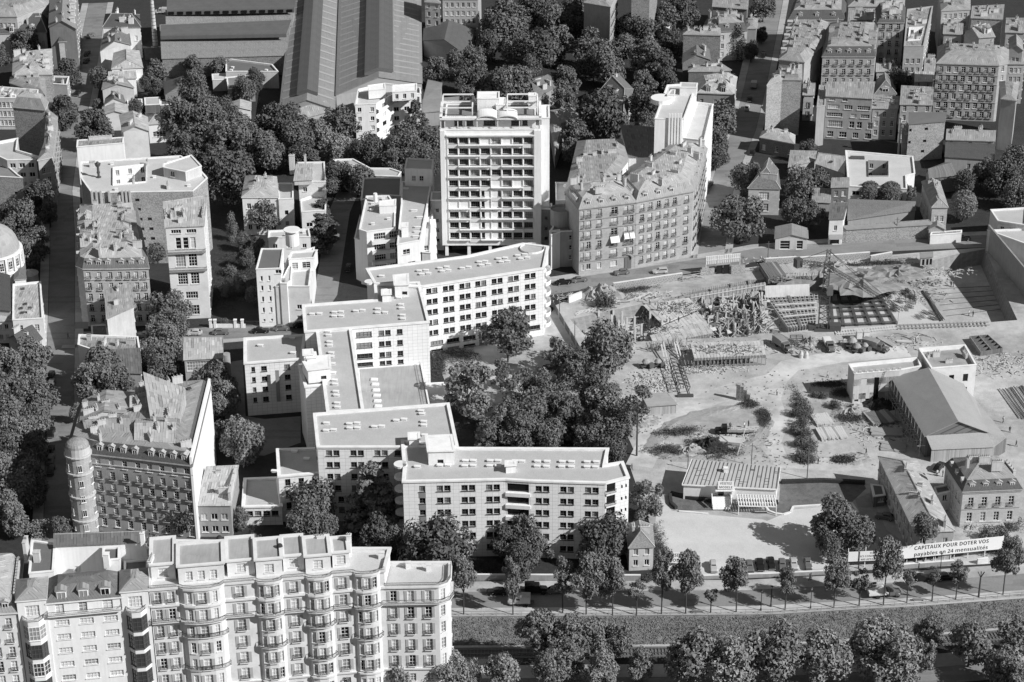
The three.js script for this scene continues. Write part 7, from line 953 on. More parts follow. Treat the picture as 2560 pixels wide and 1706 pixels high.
// street trees above the railway cutting: trunk foot, crown centre height, crown radius
{
 const rowT=[[[-10.5,125.9],11,5.4,3.0,'oblong'],[[-0.2,126.2],9.6,5.3,2.4,'loose'],[[10.2,125.8],9.6,5.3,2.6,'loose'],[[15.1,126.4],10.5,6.6,3.5,'oblong'],[[20.6,126.6],9.9,5.6,3.2,'oblong'],[[25.6,126.6],6.5,2.3,1.9,'loose'],[[30.8,126.4],11.2,6.3,2.2,'loose'],[[35.9,126.2],11.2,6.1,3.3,'oblong'],[[41.1,126.0],4.7,1.7,1.5,'loose'],[[46.5,125.8],9.7,4.7,3,'oblong'],[[56.8,125.1],7.7,3.5,1.9,'oblong'],[[67.1,124.4],9.1,4.5,2.5,'oblong'],[[72.5,123.8],6.7,2.8,1.8,'loose'],[[77.6,123.6],12,5.8,2.9,'oblong'],[[82.7,122.8],6.8,2.2,1.6,'loose'],[[88.1,122.2],6.8,1.9,1.5,'loose'],[[93.2,121.6],7,3,2,'loose'],[[103.5,120.0],10,5.5,3.1,'oblong']];
 const t=rowT.map(([p,hc,hv,r,k])=>tree(k,p[0],p[1],r,'light','slender street tree with straight trunk','street trees along the railing',{hc,hv,name:'street_tree'}));ordinals(t,'along the railing above the cutting');
 const s=[98.2,120.8];const g=thing('pollarded_tree','pollarded bare stump of a street tree among the leafy ones','tree',[s[0],0,s[1]]);const b=new B();b.cyl(s[0],0,s[1],0.22,5.2,0.16,8);b.beam([s[0],5,s[1]],[s[0]- 0.7,6.4,s[1]],0.16);b.beam([s[0],5,s[1]],[s[0]+0.6,6.5,s[1]+0.2],0.16);b.beam([s[0],4.8,s[1]],[s[0]+0.1,6.2,s[1]- 0.5],0.14);b.mesh('trunk',M.bark,g);
}
grove(['loose','oblong','round'],['light','pale'],'sunlit tree','in the near bank group left of centre',[[4.7,140.9,3.6],[11.2,142.7,3.4],[16.6,141.2,3.1],[21.4,141.3,2.6],[7.4,151.1,3.1],[16.8,151.8,2.9],[25.3,150.8,2.5],[11.9,148.9,2.6]]);
grove(['loose','oblong','round'],['pale','light'],'sunlit tree','in the near bank row at bottom right',[[34.2,152.1,4.8],[44.1,151.9,4.4],[51.8,144.3,2.4],[52.2,150.8,4.8],[61.7,150.6,4.1],[72.0,147.8,4.7],[75.5,155.2,4.3],[82.4,146.7,2.1],[91.2,145.7,4.0],[95.9,153.4,3.2],[84.2,139.9,2.5],[100.5,143.0,3.3],[97.6,157.7,3.2]]);
grove('round','pale','clipped young street tree','at the bottom edge below the cream building',[[-33.3,153.5,2.5],[-23.1,153.6,2.5],[-43.2,153.8,1.7],[-12.4,152.8,3.1],[-2.8,152.1,3.1],[-8.6,151.3,1.9]]);
// hedges
function hedge(pts,w,h,label){
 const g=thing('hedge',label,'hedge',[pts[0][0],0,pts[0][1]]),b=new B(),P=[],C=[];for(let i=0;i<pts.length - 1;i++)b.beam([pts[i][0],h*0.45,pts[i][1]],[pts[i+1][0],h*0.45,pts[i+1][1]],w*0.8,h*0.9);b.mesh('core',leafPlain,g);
 const l=new B();for(let i=0;i<pts.length - 1;i++){const L=Math.hypot(pts[i+1][0]- pts[i][0],pts[i+1][1]- pts[i][1]);for(let k=0;k<L*26;k++){const p=lerp2(pts[i],pts[i+1],rnd()),x=p[0]+rr(-w,w)/ 2,y=rr(0.05,1.1)*h,z=p[1]+rr(-w,w)/ 2,s=0.16,a=[x+rr(-s,s),y+rr(-s,s),z+rr(-s,s)],c=[x+rr(-s,s),y+rr(-s,s),z+rr(-s,s)];l.tri([x,y,z],a,c);}}const m=l.mesh('leaves',leafPlain2,g);m.userData.kind='stuff';return g;
}
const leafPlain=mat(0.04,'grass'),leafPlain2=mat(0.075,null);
hedge([[36.1,78.2],[39.3,79.8],[46.1,81.8]],0.9,1,'dark clipped hedge under the front wall of the show pavilion');hedge([[35.9,78.7],[35.9,82.5],[36.9,84.6]],0.9,0.9,'short curved hedge at the left lawn corner of the pavilion');hedge([[57.5,82.0],[60.2,82.5]],0.9,1,'short hedge at the right end of the pavilion');hedge([[62.0,73.4],[71.4,72.9],[81.2,74.0]],1,1,'long hedge behind the pavilion lawn');
grove(['shrub'],['dark','mid'],'dark bush','in the scrub strip left of the timber yard',[[71.6,37.0,1.6],[69.7,41.2,1.8],[71.8,41.9,1.4],[70.1,46.4,1.8],[68.3,49.6,1.6],[70.5,51.8,1.6],[68.9,56.4,1.8],[70.4,58.5,1.4],[68.4,63.1,1.9],[69.6,64.4,1.6],[79.6,37.2,1.6],[77.4,32.1,1.5],[75.6,31.7,1.3]]);

// ---------- construction site ----------
const part=(g,name,m,f)=>{const b=new B();f(b);return b.mesh(name,m,g);};
const P3=(p,y)=>[p[0],y,p[1]];
{
 // broken street wall, fence, hoarding and gate along the street
 const wallRun=(label,A,Z,h,m=M.rubble)=>{const g=thing('street_wall',label,'wall',P3(A,0)),L=Math.hypot(Z[0]- A[0],Z[1]- A[1]),n=Math.max(2,Math.round(L / 1.6)),r=Math.atan2(-(Z[1]- A[1]),Z[0]- A[0]),b=new B();for(let i=0;i<n;i++){const p=lerp2(A,Z,(i+0.5)/ n);b.box(p[0],-0.3,p[1],L / n,h+0.3+rr(-0.14,0.14),0.45,r);}b.mesh('wall',m,g);const c=new B();c.beam([A[0],h+0.12,A[1]],[Z[0],h+0.12,Z[1]],0.6,0.14);c.mesh('coping',M.cream,g);return g;};
 wallRun('pale rubble wall with white coping along the street above the columns',[27.8,-30.3],[47.2,-36.6],2);
 wallRun('short pale rubble wall by the stacked planks at the street',[71.2,-46.1],[80.1,-47.3],1.8);wallRun('weedy rubble wall behind the crane along the street',[80.2,-46.7],[101.1,-50.0],1.8);wallRun('pale low wall piece left of the site shed at the street',[100.8,-47.0],[107.3,-49.6],2);
 wallRun('short white wall stub at the corner of the site near the north wing',[15.4,-22.5],[19.0,-25.5],1.8,M.cream);
 const fence=(label,A,Z,h)=>{const g=thing('lattice_fence',label,'fence',P3(A,0)),n=Math.round(Math.hypot(Z[0]- A[0],Z[1]- A[1])/ 3);for(let i=0;i<=n;i++){const p=lerp2(A,Z,i / n);part(g,'post',M.timber,b=>b.beam(P3(p,0),P3(p,h),0.14));if(i<n){const q=lerp2(A,Z,(i+1)/ n);part(g,'rail',M.timber,b=>b.beam(P3(p,h - 0.1),P3(q,h - 0.1),0.09));part(g,'rail',M.timber,b=>b.beam(P3(p,0.25),P3(q,0.25),0.09));part(g,'brace',M.timber,b=>b.beam(P3(p,0.3),P3(q,h - 0.15),0.07));part(g,'brace',M.timber,b=>b.beam(P3(p,h - 0.15),P3(q,0.3),0.07));const s=new B();for(let k=1;k<12;k++){const t=lerp2(p,q,k / 12);s.beam(P3(t,0.1),P3(t,h - 0.05),0.06,0.03);}const me=s.mesh('pickets',M.timberMid,g);me.userData.kind='stuff';}}return g;};
 fence('wooden lattice fence between the rubble wall and the hoarding',[47.3,-35.3],[53.6,-37.5],1.9);fence('wooden picket fence right of the site gate',[62.7,-40.4],[70.8,-42.4],1.5);fence('long wooden fence at the street left of the site shed',[106.9,-47.6],[114.3,-49.1],1.8);
 const A=[53.9,-39.7],Z=[63.7,-41.7],r=Math.atan2(-(Z[1]- A[1]),Z[0]- A[0]),hb=thing('hoarding','white billboard seen from behind with studs, standing over the black site gate','billboard',P3(A,0));
 for(let k=0;k<3;k++){const a=lerp2(A,Z,k / 3+0.01),c=lerp2(A,Z,(k+1)/ 3 - 0.01);part(hb,'panel',M.white,b=>b.beam(P3(a,4.4),P3(c,4.4),0.08,2.5));for(let i=0;i<=6;i++){const p=lerp2(a,c,i / 6);part(hb,'stud',M.cream,b=>b.beam([p[0],3.2,p[1]+0.14],[p[0],5.6,p[1]+0.14],0.12));}part(hb,'rail',M.cream,b=>b.beam([a[0],4.4,a[1]+0.16],[c[0],4.4,c[1]+0.16],0.14));}
 for(const t of[0.01,0.34,0.67,0.99]){const p=lerp2(A,Z,t);part(hb,'post',M.cream,b=>b.beam(P3(p,0),P3(p,5.7),0.2));}
 const gt=thing('site_gate','black double gate between white broken wall stubs under the billboard','gate',P3(lerp2(A,Z,0.5),0));const gp=lerp2(A,Z,0.5);for(const k of[-0.95,0.95])part(gt,'leaf',M.black,b=>b.box(gp[0]+k,0,gp[1]+0.4,1.8,2.8,0.12,r));part(gt,'lintel',M.timberMid,b=>b.box(gp[0],2.8,gp[1]+0.4,4.2,0.3,0.3,r));part(gt,'wall',M.rubble,b=>{b.box(gp[0]- 4.4,0,gp[1]+1,4,1.9,0.6,r);b.box(gp[0]- 5,0,gp[1]+1,2,2.4,0.5,r);});part(gt,'wall',M.rubble,b=>b.box(gp[0]+4.2,0,gp[1]+0.2,4,2.5,0.6,r));
{const p=[116.8,-47.9];const g=bld('site_shed','small tilted-roof timber latrine shed at the street fence',2.6,[[114.7,-46.8],[118.1,-47.2],[117.8,-45.0],[114.5,-44.5]],{w:M.wood,roof:'shed',e:0,rh:0.5,rm:M.corrLight,f:[[2,[{y:0.1,h:1.9,t:'hole',xs:[[0.8,0.7],[2,0.7],[3,0.7]]}]]],mix:'dark'});}
 // stacks of planks
 const stack=(label,p,w,d,h,turn,m=M.wood,lay=9,grp)=>{const g=thing('plank_stack',label,'planks',P3(p,0));for(let k=0;k<lay;k++){const n=Math.max(3,Math.round(w / 0.5));for(let i=0;i<n;i++){const s=-w / 2+w*(i+0.5)/ n,c=Math.cos(turn),q=Math.sin(turn),o=rr(-0.25,0.25);put(g,'plank',cached(`pk${(w / n).toFixed(2)},${d},${(h / lay).toFixed(2)}`,()=>new B().box(0,0,0,w / n*0.94,h / lay*0.86,d).geo()),rnd()<0.75?m:M.timberMid,p[0]+s*c+o*q,k*h / lay+(p[2]||0),p[1]- s*q+o*c,turn+rr(-0.02,0.02));}}return g;};
 stack('tall grey stack of planks casting a long shadow near the street',[72.4,-38.6],5.2,9,2.2,0.18,M.woodDark,6);stack('lower spread-out plank stack beside the tall one near the street',[75.7,-39.8],4.6,7,1.2,0.24,M.wood,4);
 stack('light pole stack on the left of the lower timber yard',[75.3,43.8],4.4,5.5,0.6,0.2,M.timber,2);stack('wider light pole stack in front of the hedge strip',[76.7,50.8],6.6,5.5,0.7,0.16,M.timber,2);stack('log pile lying crosswise below the derelict house',[90.1,50.2],3.6,7.6,0.6,1.5,M.timberMid,2);stack('dark slanted pole pile left of the timber hall',[89.6,43.3],6.5,6.2,0.8,0.28,M.woodDark,2);stack('grid of squared beams in front of the log pile',[90.6,57.0],4.5,6,0.4,1.45,M.timberMid,1);stack('small stack of white boards by the lorry',[52.1,54.6],2.6,5.4,1.1,1.32,M.timber,3);stack('pale board pile on the dusty circle left of the lorry',[43.1,60.9],1.4,3,0.4,1.0,M.timber,1);stack('heap of boards beside the mixers',[97.8,2.2],2,6,0.5,0.6,M.wood,1);stack('short planks on the ground near the pit corner',[102.4,2.3],1.6,4,0.3,1.4,M.timber,1);
}
{// ---- concrete frame and formwork in the pit ----
 const col=(g,p,y0,h,m=M.concrete,w=0.5)=>put(g,'column',cached(`col${h},${w}`,()=>new B().box(0,0,0,w,h,w).geo()),m,p[0],y0,p[1],0.25);
 const L=thing('concrete_skeleton','row of bare pale concrete columns and low beams at the left of the pit','building frame',P3([28.9,-16.6],PIT));
[[27.3,-17.3],[29.6,-16.2],[30.7,-12.5],[32.8,-13.2],[26.6,-13.0],[28.4,-9.7],[30.2,-7.1],[32.5,-5.7],[34.3,-7.4],[37.0,-14.6],[39.9,-9.9],[23.3,-15.6],[24.4,-9.7]].forEach((p,i)=>col(L,p,PIT,i<4?4.6:5.2));
[[[16.2,-15.1],[28.2,-20.2]],[[17.4,-18.6],[36.2,-28.4]],[[23.1,-11.2],[35.4,-15.0]],[[26.7,-4.3],[36.1,-10.6]],[[27.7,-21.8],[29.8,-14.3]],[[30.7,-26.2],[33.9,-17.9]],[[34.5,-27.3],[39.4,-10.5]]].forEach(([a,b])=>part(L,'beam',M.concrete,q=>q.beam(P3(a,PIT+0.5),P3(b,PIT+0.5),0.5,0.9)));
 part(L,'slab',M.gravelPale,b=>b.flat([[17.8,-18.0],[34.4,-26.0],[38.4,-10.4],[25.0,-2.7]],PIT+0.15));
 const props=(g,list,m=M.timber,name='prop')=>list.forEach(([a,ya,b,yb,w=0.16])=>part(g,name,m,q=>q.beam(P3(a,ya),P3(b,yb),w)));
 // back formwork wall of upright studs
 const FW=thing('formwork_wall','long wall of upright formwork studs with raking props along the back of the pit','formwork',P3([58.9,-28.3],PIT)),a=[48.7,-27.1],b=[70.0,-34.9],a2=[75.5,-37.6],b2=[85.7,-37.5];
 for(let i=0;i<60;i++){const p=lerp2(a,b,i / 59);put(FW,'stud',cached('stud',()=>new B().box(0,0,0,0.22,4.6,0.14).geo()),i % 3?M.timber:M.timberMid,p[0],PIT,p[1]+0.9,0.2);}for(let i=0;i<40;i++){const p=lerp2(a,b,i / 39),k=put(FW,'rebar_end',cached('rbe',()=>new B().box(0,0,0,0.07,1.3,0.07).geo()),M.rust,p[0],0.1,p[1],0);k.rotation.z=rr(-0.15,0.15);}
 for(const y of[-0.4,-2,-3.4])part(FW,'waling',M.timber,q=>q.beam([a[0],y,a[1]+1.1],[b[0],y,b[1]+1.1],0.14,0.2));part(FW,'sheeting',M.woodDark,q=>q.quad([a[0],PIT,a[1]+0.75],[b[0],PIT,b[1]+0.75],[b[0],0,b[1]+0.75],[a[0],0,a[1]+0.75]));
 for(let i=0;i<26;i++){const p=lerp2(a2,b2,i / 26);put(FW,'rebar_end',cached('rbe2',()=>new B().box(0,0,0,0.09,1.5,0.09).geo()),M.rust,p[0],0,p[1],0).rotation.z=rr(-0.4,0.4);}
 const panel=part(FW,'panel',M.concrete,q=>{const u=[69.7,-32.0],v=[82.0,-33.0];q.quad([u[0],-2.6,u[1]+1.6],[v[0],-2.6,v[1]+1.6],[v[0],0.2,v[1]],[u[0],0.2,u[1]]);});
 // jumble of shoring in the middle
 const S=thing('timber_shoring','tangle of timber props, posts and plank forms in the middle of the pit','shoring',P3([60.4,-25.0],PIT));
 const inQ=(u,v)=>{const c=[[49.6,-30.8],[70.7,-39.0],[68.7,-10.3],[51.5,-7.3]];return lerp2(lerp2(c[0],c[1],u),lerp2(c[3],c[2],u),v);};
 for(let i=0;i<260;i++){const p=inQ(rnd(),rnd()),t=rr(0,6.28),l=rr(2,6),q=[p[0]+Math.cos(t)*l*0.8,p[1]+Math.sin(t)*l*0.5];part(S,'prop',pick([M.timber,M.timber,M.timberMid]),k=>k.beam(P3(p,PIT+rr(0,0.6)),P3(q,PIT+rr(1,4.2)),rr(0.1,0.2)));}
 for(let i=0;i<34;i++){const p=inQ((i % 7+0.5)/ 7+rr(-0.03,0.03),(Math.floor(i / 7)+0.5)/ 5+rr(-0.04,0.04));col(S,p,PIT,pick([3.4,4.2,4.8]),pick([M.concrete,M.concreteMid,M.timber]),pick([0.35,0.5]));}
 for(let i=0;i<70;i++){const p=inQ(rnd(),rnd()),w=rr(1,3.4),d=rr(0.5,1.6),t=rr(-0.3,0.9);const m=put(S,'form_panel',cached(`fp${i % 8}`,()=>new B().box(0,0,0,w,0.14,d).geo()),pick([M.wood,M.timber,M.concrete,M.woodDark]),p[0],PIT+rr(0.6,3),p[1],t);m.rotation.order='YXZ';m.rotation.x=rr(-0.9,0.9);}
 for(let i=0;i<110;i++){const p=inQ(rnd(),rnd()),t=pick([0.25,0.25+Math.PI / 2])+rr(-0.1,0.1),l=rr(1.5,5);part(S,'board',pick([M.timber,M.wood]),k=>k.beam(P3(p,PIT+rr(0.3,3)),P3([p[0]+Math.cos(t)*l,p[1]- Math.sin(t)*l],PIT+rr(0.3,3)),0.3,0.07));}
 for(let i=0;i<9;i++)for(let j=0;j<7;j++){if(rnd()<0.25)continue;const u0=i / 9,v0=j / 7,al=(i+j)% 2,p=inQ(u0,v0),q=al?inQ(Math.min(1,u0+0.1),v0):inQ(u0,Math.min(1,v0+0.12));const h=rr(1.4,3.8);part(S,'wall_form',pick([M.concrete,M.wood,M.concreteMid,M.woodDark]),b=>b.beam(P3(p,PIT+h / 2),P3(q,PIT+h / 2),0.28,h));}
 const left=(u,v)=>{const c=[[17.8,-19.7],[35.1,-27.3],[38.6,-8.8],[25.0,-2.6]];return lerp2(lerp2(c[0],c[1],u),lerp2(c[3],c[2],u),v);};
 for(let i=0;i<90;i++){const p=left(rnd(),rnd()),t=pick([0.25,1.8])+rr(-0.2,0.2),l=rr(1,4.5),y=PIT+rr(0.2,1.6);part(L,'board',pick([M.timber,M.timberMid,M.woodDark,M.concrete]),b=>b.beam(P3(p,y),P3([p[0]+Math.cos(t)*l,p[1]- Math.sin(t)*l],y+rr(-0.2,0.5)),rr(0.15,0.4),0.15));}
 const slabQ=(u,v)=>{const c=[[102.2,-37.1],[109.8,-37.7],[116.7,-19.5],[104.3,-16.9]];return lerp2(lerp2(c[0],c[1],u),lerp2(c[3],c[2],u),v);},SC=thing('foundation_cages','short rebar cages and trestles set out on the pale slab beside the bar bundle','rebar',P3(slabQ(0.5,0.5),PIT));for(let i=0;i<26;i++){const p=slabQ(rnd(),rnd()),t=rr(0.9,1.5);part(SC,'cage',pick([M.rust,M.rust,M.timberMid]),b=>{for(const k of[-0.3,0.3])for(const y of[0.2,0.8])b.beam([p[0]+k,PIT+y,p[1]],[p[0]+k+Math.cos(t)*2.4,PIT+y,p[1]+Math.sin(t)*2.4],0.1);for(let s=0;s<=5;s++){const x=p[0]+Math.cos(t)*s*0.48,z=p[1]+Math.sin(t)*s*0.48;b.beam([x - 0.3,PIT+0.2,z],[x+0.3,PIT+0.8,z],0.08);}});}
 // decks
 const deck=(label,Q,y,o={})=>{
 const g=thing('plank_deck',label,'deck',P3(Q[3],PIT)),nx=o.n||14;const pt=(u,v)=>lerp2(lerp2(Q[0],Q[1],u),lerp2(Q[3],Q[2],u),v);
 for(let i=0;i<nx;i++)for(let j=0;j<(o.m||3);j++){const u0=i / nx+0.002,u1=(i+1)/ nx - 0.002,v0=j /(o.m||3)+rr(0,0.012),v1=(j+1)/(o.m||3)- rr(0,0.03),dy=rr(0,0.1);part(g,'board',rnd()<0.12?M.wood:rnd()<0.5?M.timber:M.plank,b=>b.quad(P3(pt(u0,v1),y+dy),P3(pt(u1,v1),y+dy),P3(pt(u1,v0),y+dy),P3(pt(u0,v0),y+dy)).quad(P3(pt(u0,v1),y - 0.12),P3(pt(u1,v1),y - 0.12),P3(pt(u1,v1),y+dy),P3(pt(u0,v1),y+dy)));}
 for(let i=0;i<=(o.posts||10);i++)for(const v of[0.98,0.5,0.03]){const p=pt(i /(o.posts||10),v);put(g,'post',cached(`dp${(y - (o.y0 ?? PIT)).toFixed(1)}`,()=>new B().box(0,0,0,0.2,y -(o.y0??PIT)- 0.12,0.2).geo()),M.timberMid,p[0],o.y0??PIT,p[1]);}
 part(g,'edge_beam',M.timber,b=>b.beam(P3(pt(0,1),y - 0.3),P3(pt(1,1),y - 0.3),0.2,0.35));if(o.studs)for(let i=0;i<46;i++){const p=pt(i / 45,1);part(g,'edge_stud',i % 2?M.timber:M.timberMid,b=>b.beam([p[0],y - 0.5,p[1]+0.18],[p[0],y+0.35,p[1]+0.18],0.16));}return g;
};
 deck('wide plank deck where several workers stand, left of the shoring',[[35.4,-21.0],[48.3,-25.4],[50.0,-18.5],[39.7,-9.5]],0,{n:12});deck('second plank deck step below the first with stacked boards',[[39.9,-9.1],[50.1,-17.8],[51.8,-11.8],[42.4,-3.0]],-0.5,{n:12});
 deck('low front deck of boards over the formwork face',[[36.2,-3.0],[51.7,-11.1],[53.1,-3.9],[37.2,2.6]],-0.2,{n:12,studs:1});
 deck('large raised plank platform on dark props at the front of the pit',[[45.9,7.5],[64.9,6.4],[64.7,14.7],[46.3,16.3]],2.9,{n:22,m:3,y0:0,posts:18,studs:1});
{const g=thing('shaft_form','dark timber shaft form with ladders left of the raised platform','formwork',P3([42.1,6.4],0));for(let i=0;i<40;i++){const p=lerp2([35.2,6.3],[45.7,3.9],rnd());part(g,'prop',pick([M.timber,M.woodDark,M.timberMid]),b=>b.beam([p[0],0,p[1]+rr(-1,1)],[p[0]+rr(-1.2,1.2),rr(1.5,3),p[1]+rr(-1,1)],0.16));}for(const[u,v]of[[[38.5,5.5],[39.4,17.8]],[[42.0,5.5],[42.9,11.4]]])for(const k of[0,0.7])part(g,'ramp_board',M.timber,b=>b.beam([u[0]+k,2.2,u[1]],[v[0]+k,0.2,v[1]],0.35,0.1));}
 // joist formwork troughs
 const TR=thing('joist_formwork','parallel timber joist troughs with cross battens behind the crane','formwork',P3([77.4,-23.9],PIT));
 const c0=[70.2,-32.8],c1=[84.0,-33.7],c2=[82.0,-13.7],c3=[74.4,-11.6];
 for(let i=0;i<=10;i++){const u=lerp2(c0,c1,i / 10),v=lerp2(c3,c2,i / 10);for(const k of[-0.45,0.45])part(TR,'side_board',k<0?M.timber:M.wood,b=>b.beam([u[0]+k,PIT+1.2,u[1]],[v[0]+k,PIT+1.2,v[1]],0.12,0.9));for(let j=0;j<12;j++){const p=lerp2(u,v,(j+0.5)/ 12);put(TR,'batten',cached('bat',()=>new B().box(0,0,0,1.1,0.12,0.16).geo()),M.timber,p[0],PIT+1.62,p[1],0);}}
 for(const t of[0.36,0.52,0.7])part(TR,'walkway',M.timber,b=>{const u=lerp2(c0,c3,t),v=lerp2(c1,c2,t);b.beam(P3(u,PIT+1.9),P3(v,PIT+1.9),0.7,0.12);});
 part(TR,'ground_beam',M.woodDark,b=>{const u=lerp2(c0,c1,0.42),v=lerp2(c3,c2,0.36);b.beam(P3(u,PIT+1.7),P3(v,PIT+1.7),0.8,0.3);});
 // dark rebar cages on the slab
 const RB=thing('rebar_grid','dark grid of reinforcement cages on the slab right of the crane','rebar',P3([96.0,-25.6],PIT));const q0=[87.8,-36.3],q1=[101.4,-36.9],q2=[103.7,-16.3],q3=[85.5,-14.8];
 const rq=(u,v)=>lerp2(lerp2(q0,q1,u),lerp2(q3,q2,u),v);part(RB,'blinding_slab',M.gravelPale,b=>b.flat([rq(-0.02,-0.03),rq(1.6,-0.02),rq(1.7,1),rq(0,1)],PIT+0.05));
 const cage=(A,Z,w,h)=>part(RB,'cage',M.rust,b=>{const d=Math.hypot(Z[0]- A[0],Z[1]- A[1]),nx=-(Z[1]- A[1])/ d*w / 2,nz=(Z[0]- A[0])/ d*w / 2;for(const s of[-1,-0.33,0.33,1])for(const y of[0.15,h])b.beam([A[0]+nx*s,PIT+y,A[1]+nz*s],[Z[0]+nx*s,PIT+y,Z[1]+nz*s],0.07);const n=Math.round(d / 0.35);for(let i=0;i<=n;i++){const p=lerp2(A,Z,i / n);b.beam([p[0]- nx,PIT+0.15,p[1]- nz],[p[0]- nx,PIT+h,p[1]- nz],0.05);b.beam([p[0]+nx,PIT+0.15,p[1]+nz],[p[0]+nx,PIT+h,p[1]+nz],0.05);b.beam([p[0]- nx,PIT+h,p[1]- nz],[p[0]+nx,PIT+h,p[1]+nz],0.05);}});
 for(const v of[0.03,0.32,0.46,0.58,0.76,0.97])cage(rq(v>0.5&&v<0.7?0.2:0,v),rq(1,v),0.8,0.7);for(const u of[0.04,0.2,0.4,0.6,0.8,0.99])cage(rq(u,0),rq(u,1),0.7,0.7);
 const ST=thing('steel_bars','bundle of long reinforcing bars lying on the bare slab','rebar',P3([115.6,-26.7],PIT));for(let i=0;i<12;i++){const u=[114.5,-36.3],v=[116.2,-18.8];part(ST,'bar',M.rust,b=>b.beam([u[0]+rr(-0.8,0.8),PIT+0.2+i*0.02,u[1]+rr(-1,1)],[v[0]+rr(-0.8,0.8),PIT+0.2+i*0.02,v[1]+rr(-1,1)],0.12));}
 for(let i=0;i<6;i++){const u=lerp2([116.4,-38.2],[118.0,-19.6],i / 5.5),v=lerp2([133.6,-39.8],[134.1,-23.9],i / 5.5),j=new B().beam(P3(u,PIT+0.06),P3(v,PIT+0.06),0.16,0.06).mesh('joint_batten',M.rust);tag(j,'dark batten laid across the bare slab','batten');j.userData.group='battens across the bare slab';j.userData.label=`dark batten across the bare slab, ${['farthest', 'second', 'third', 'fourth', 'fifth', 'nearest'][i]} of six from the street`;}
 const TK=thing('crane_track','sleepered crane track of long timbers along the front of the pit','track',P3([100.7,-6.4],0));const t0=[85.1,-4.2],t1=[101.6,-7.1],t2=[126.4,-8.8];for(const k of[0,1.7]){part(TK,'rail',M.timber,b=>b.beam([t0[0],0.25,t0[1]+k],[t1[0],0.25,t1[1]+k],0.3));part(TK,'rail',M.timberMid,b=>b.beam([t1[0],0.2,t1[1]+k],[t2[0],0.2,t2[1]+k],0.22));}for(let i=0;i<46;i++){const p=i<22?lerp2(t0,t1,i / 22):lerp2(t1,t2,(i - 22)/ 24);put(TK,'sleeper',cached('cts',()=>new B().box(0,0,0,0.3,0.18,2.8).geo()),i<22?M.timber:M.woodDark,p[0],0.03,p[1]+0.85);}
 const FC=thing('formwork_crates','dark open grid of crate forms at the right edge of the site','formwork',P3([122.5,5.9],0));const f0=[119.3,1.7],f1=[124.2,0.9],f2=[126.5,8.5],f3=[120.4,10.5];for(let i=0;i<=5;i++){part(FC,'board',M.woodDark,b=>b.beam(P3(lerp2(f0,f3,i / 5),0.7),P3(lerp2(f1,f2,i / 5),0.7),0.12,1.3));}for(let i=0;i<=2;i++)part(FC,'board',M.timberMid,b=>b.beam(P3(lerp2(f0,f1,i / 2),0.75),P3(lerp2(f3,f2,i / 2),0.75),0.12,1.3));
 const SP=thing('pole_rack','long dark poles lying in rows at the far right of the site','poles',P3([123.3,34.7],0));for(let i=0;i<16;i++){const u=[121.6,28.6],v=[123.5,43.8];part(SP,'pole',i % 3?M.woodDark:M.timberMid,b=>b.beam([u[0]+i*0.75,0.2+rr(0,0.2),u[1]- i*0.2+rr(-0.5,0.5)],[v[0]+i*0.75,0.2+rr(0,0.2),v[1]+rr(-0.5,0.5)],0.2));}
 const loose=thing('loose_timber','scattered boards and props lying along the front edge of the pit','timber',P3([101.8,-1.2],0));for(let i=0;i<60;i++){const p=lerp2(lerp2([63.8,10.0],[113.4,-1.0],rnd()),[92.9,-6.5],rr(0,0.45)),t=rr(0,3.14),l=rr(1,3.5);part(loose,'board',pick([M.timber,M.timberMid,M.woodDark]),b=>b.beam([p[0],0.1,p[1]],[p[0]+Math.cos(t)*l,0.12,p[1]+Math.sin(t)*l],0.22,0.08));}
 const loose2=thing('loose_timber','scattered boards and debris behind the formwork wall toward the street','timber',P3([28.3,-25.5],0));for(let i=0;i<50;i++){const p=lerp2([16.5,-15.7],[36.0,-27.1],rnd()),t=rr(-0.3,0.8),l=rr(1.5,5);part(loose2,'board',pick([M.timber,M.timber,M.woodDark]),b=>b.beam([p[0],0.15,p[1]+rr(-2.5,2.5)],[p[0]+Math.cos(t)*l,0.2,p[1]- Math.sin(t)*l],0.25,0.1));}
}
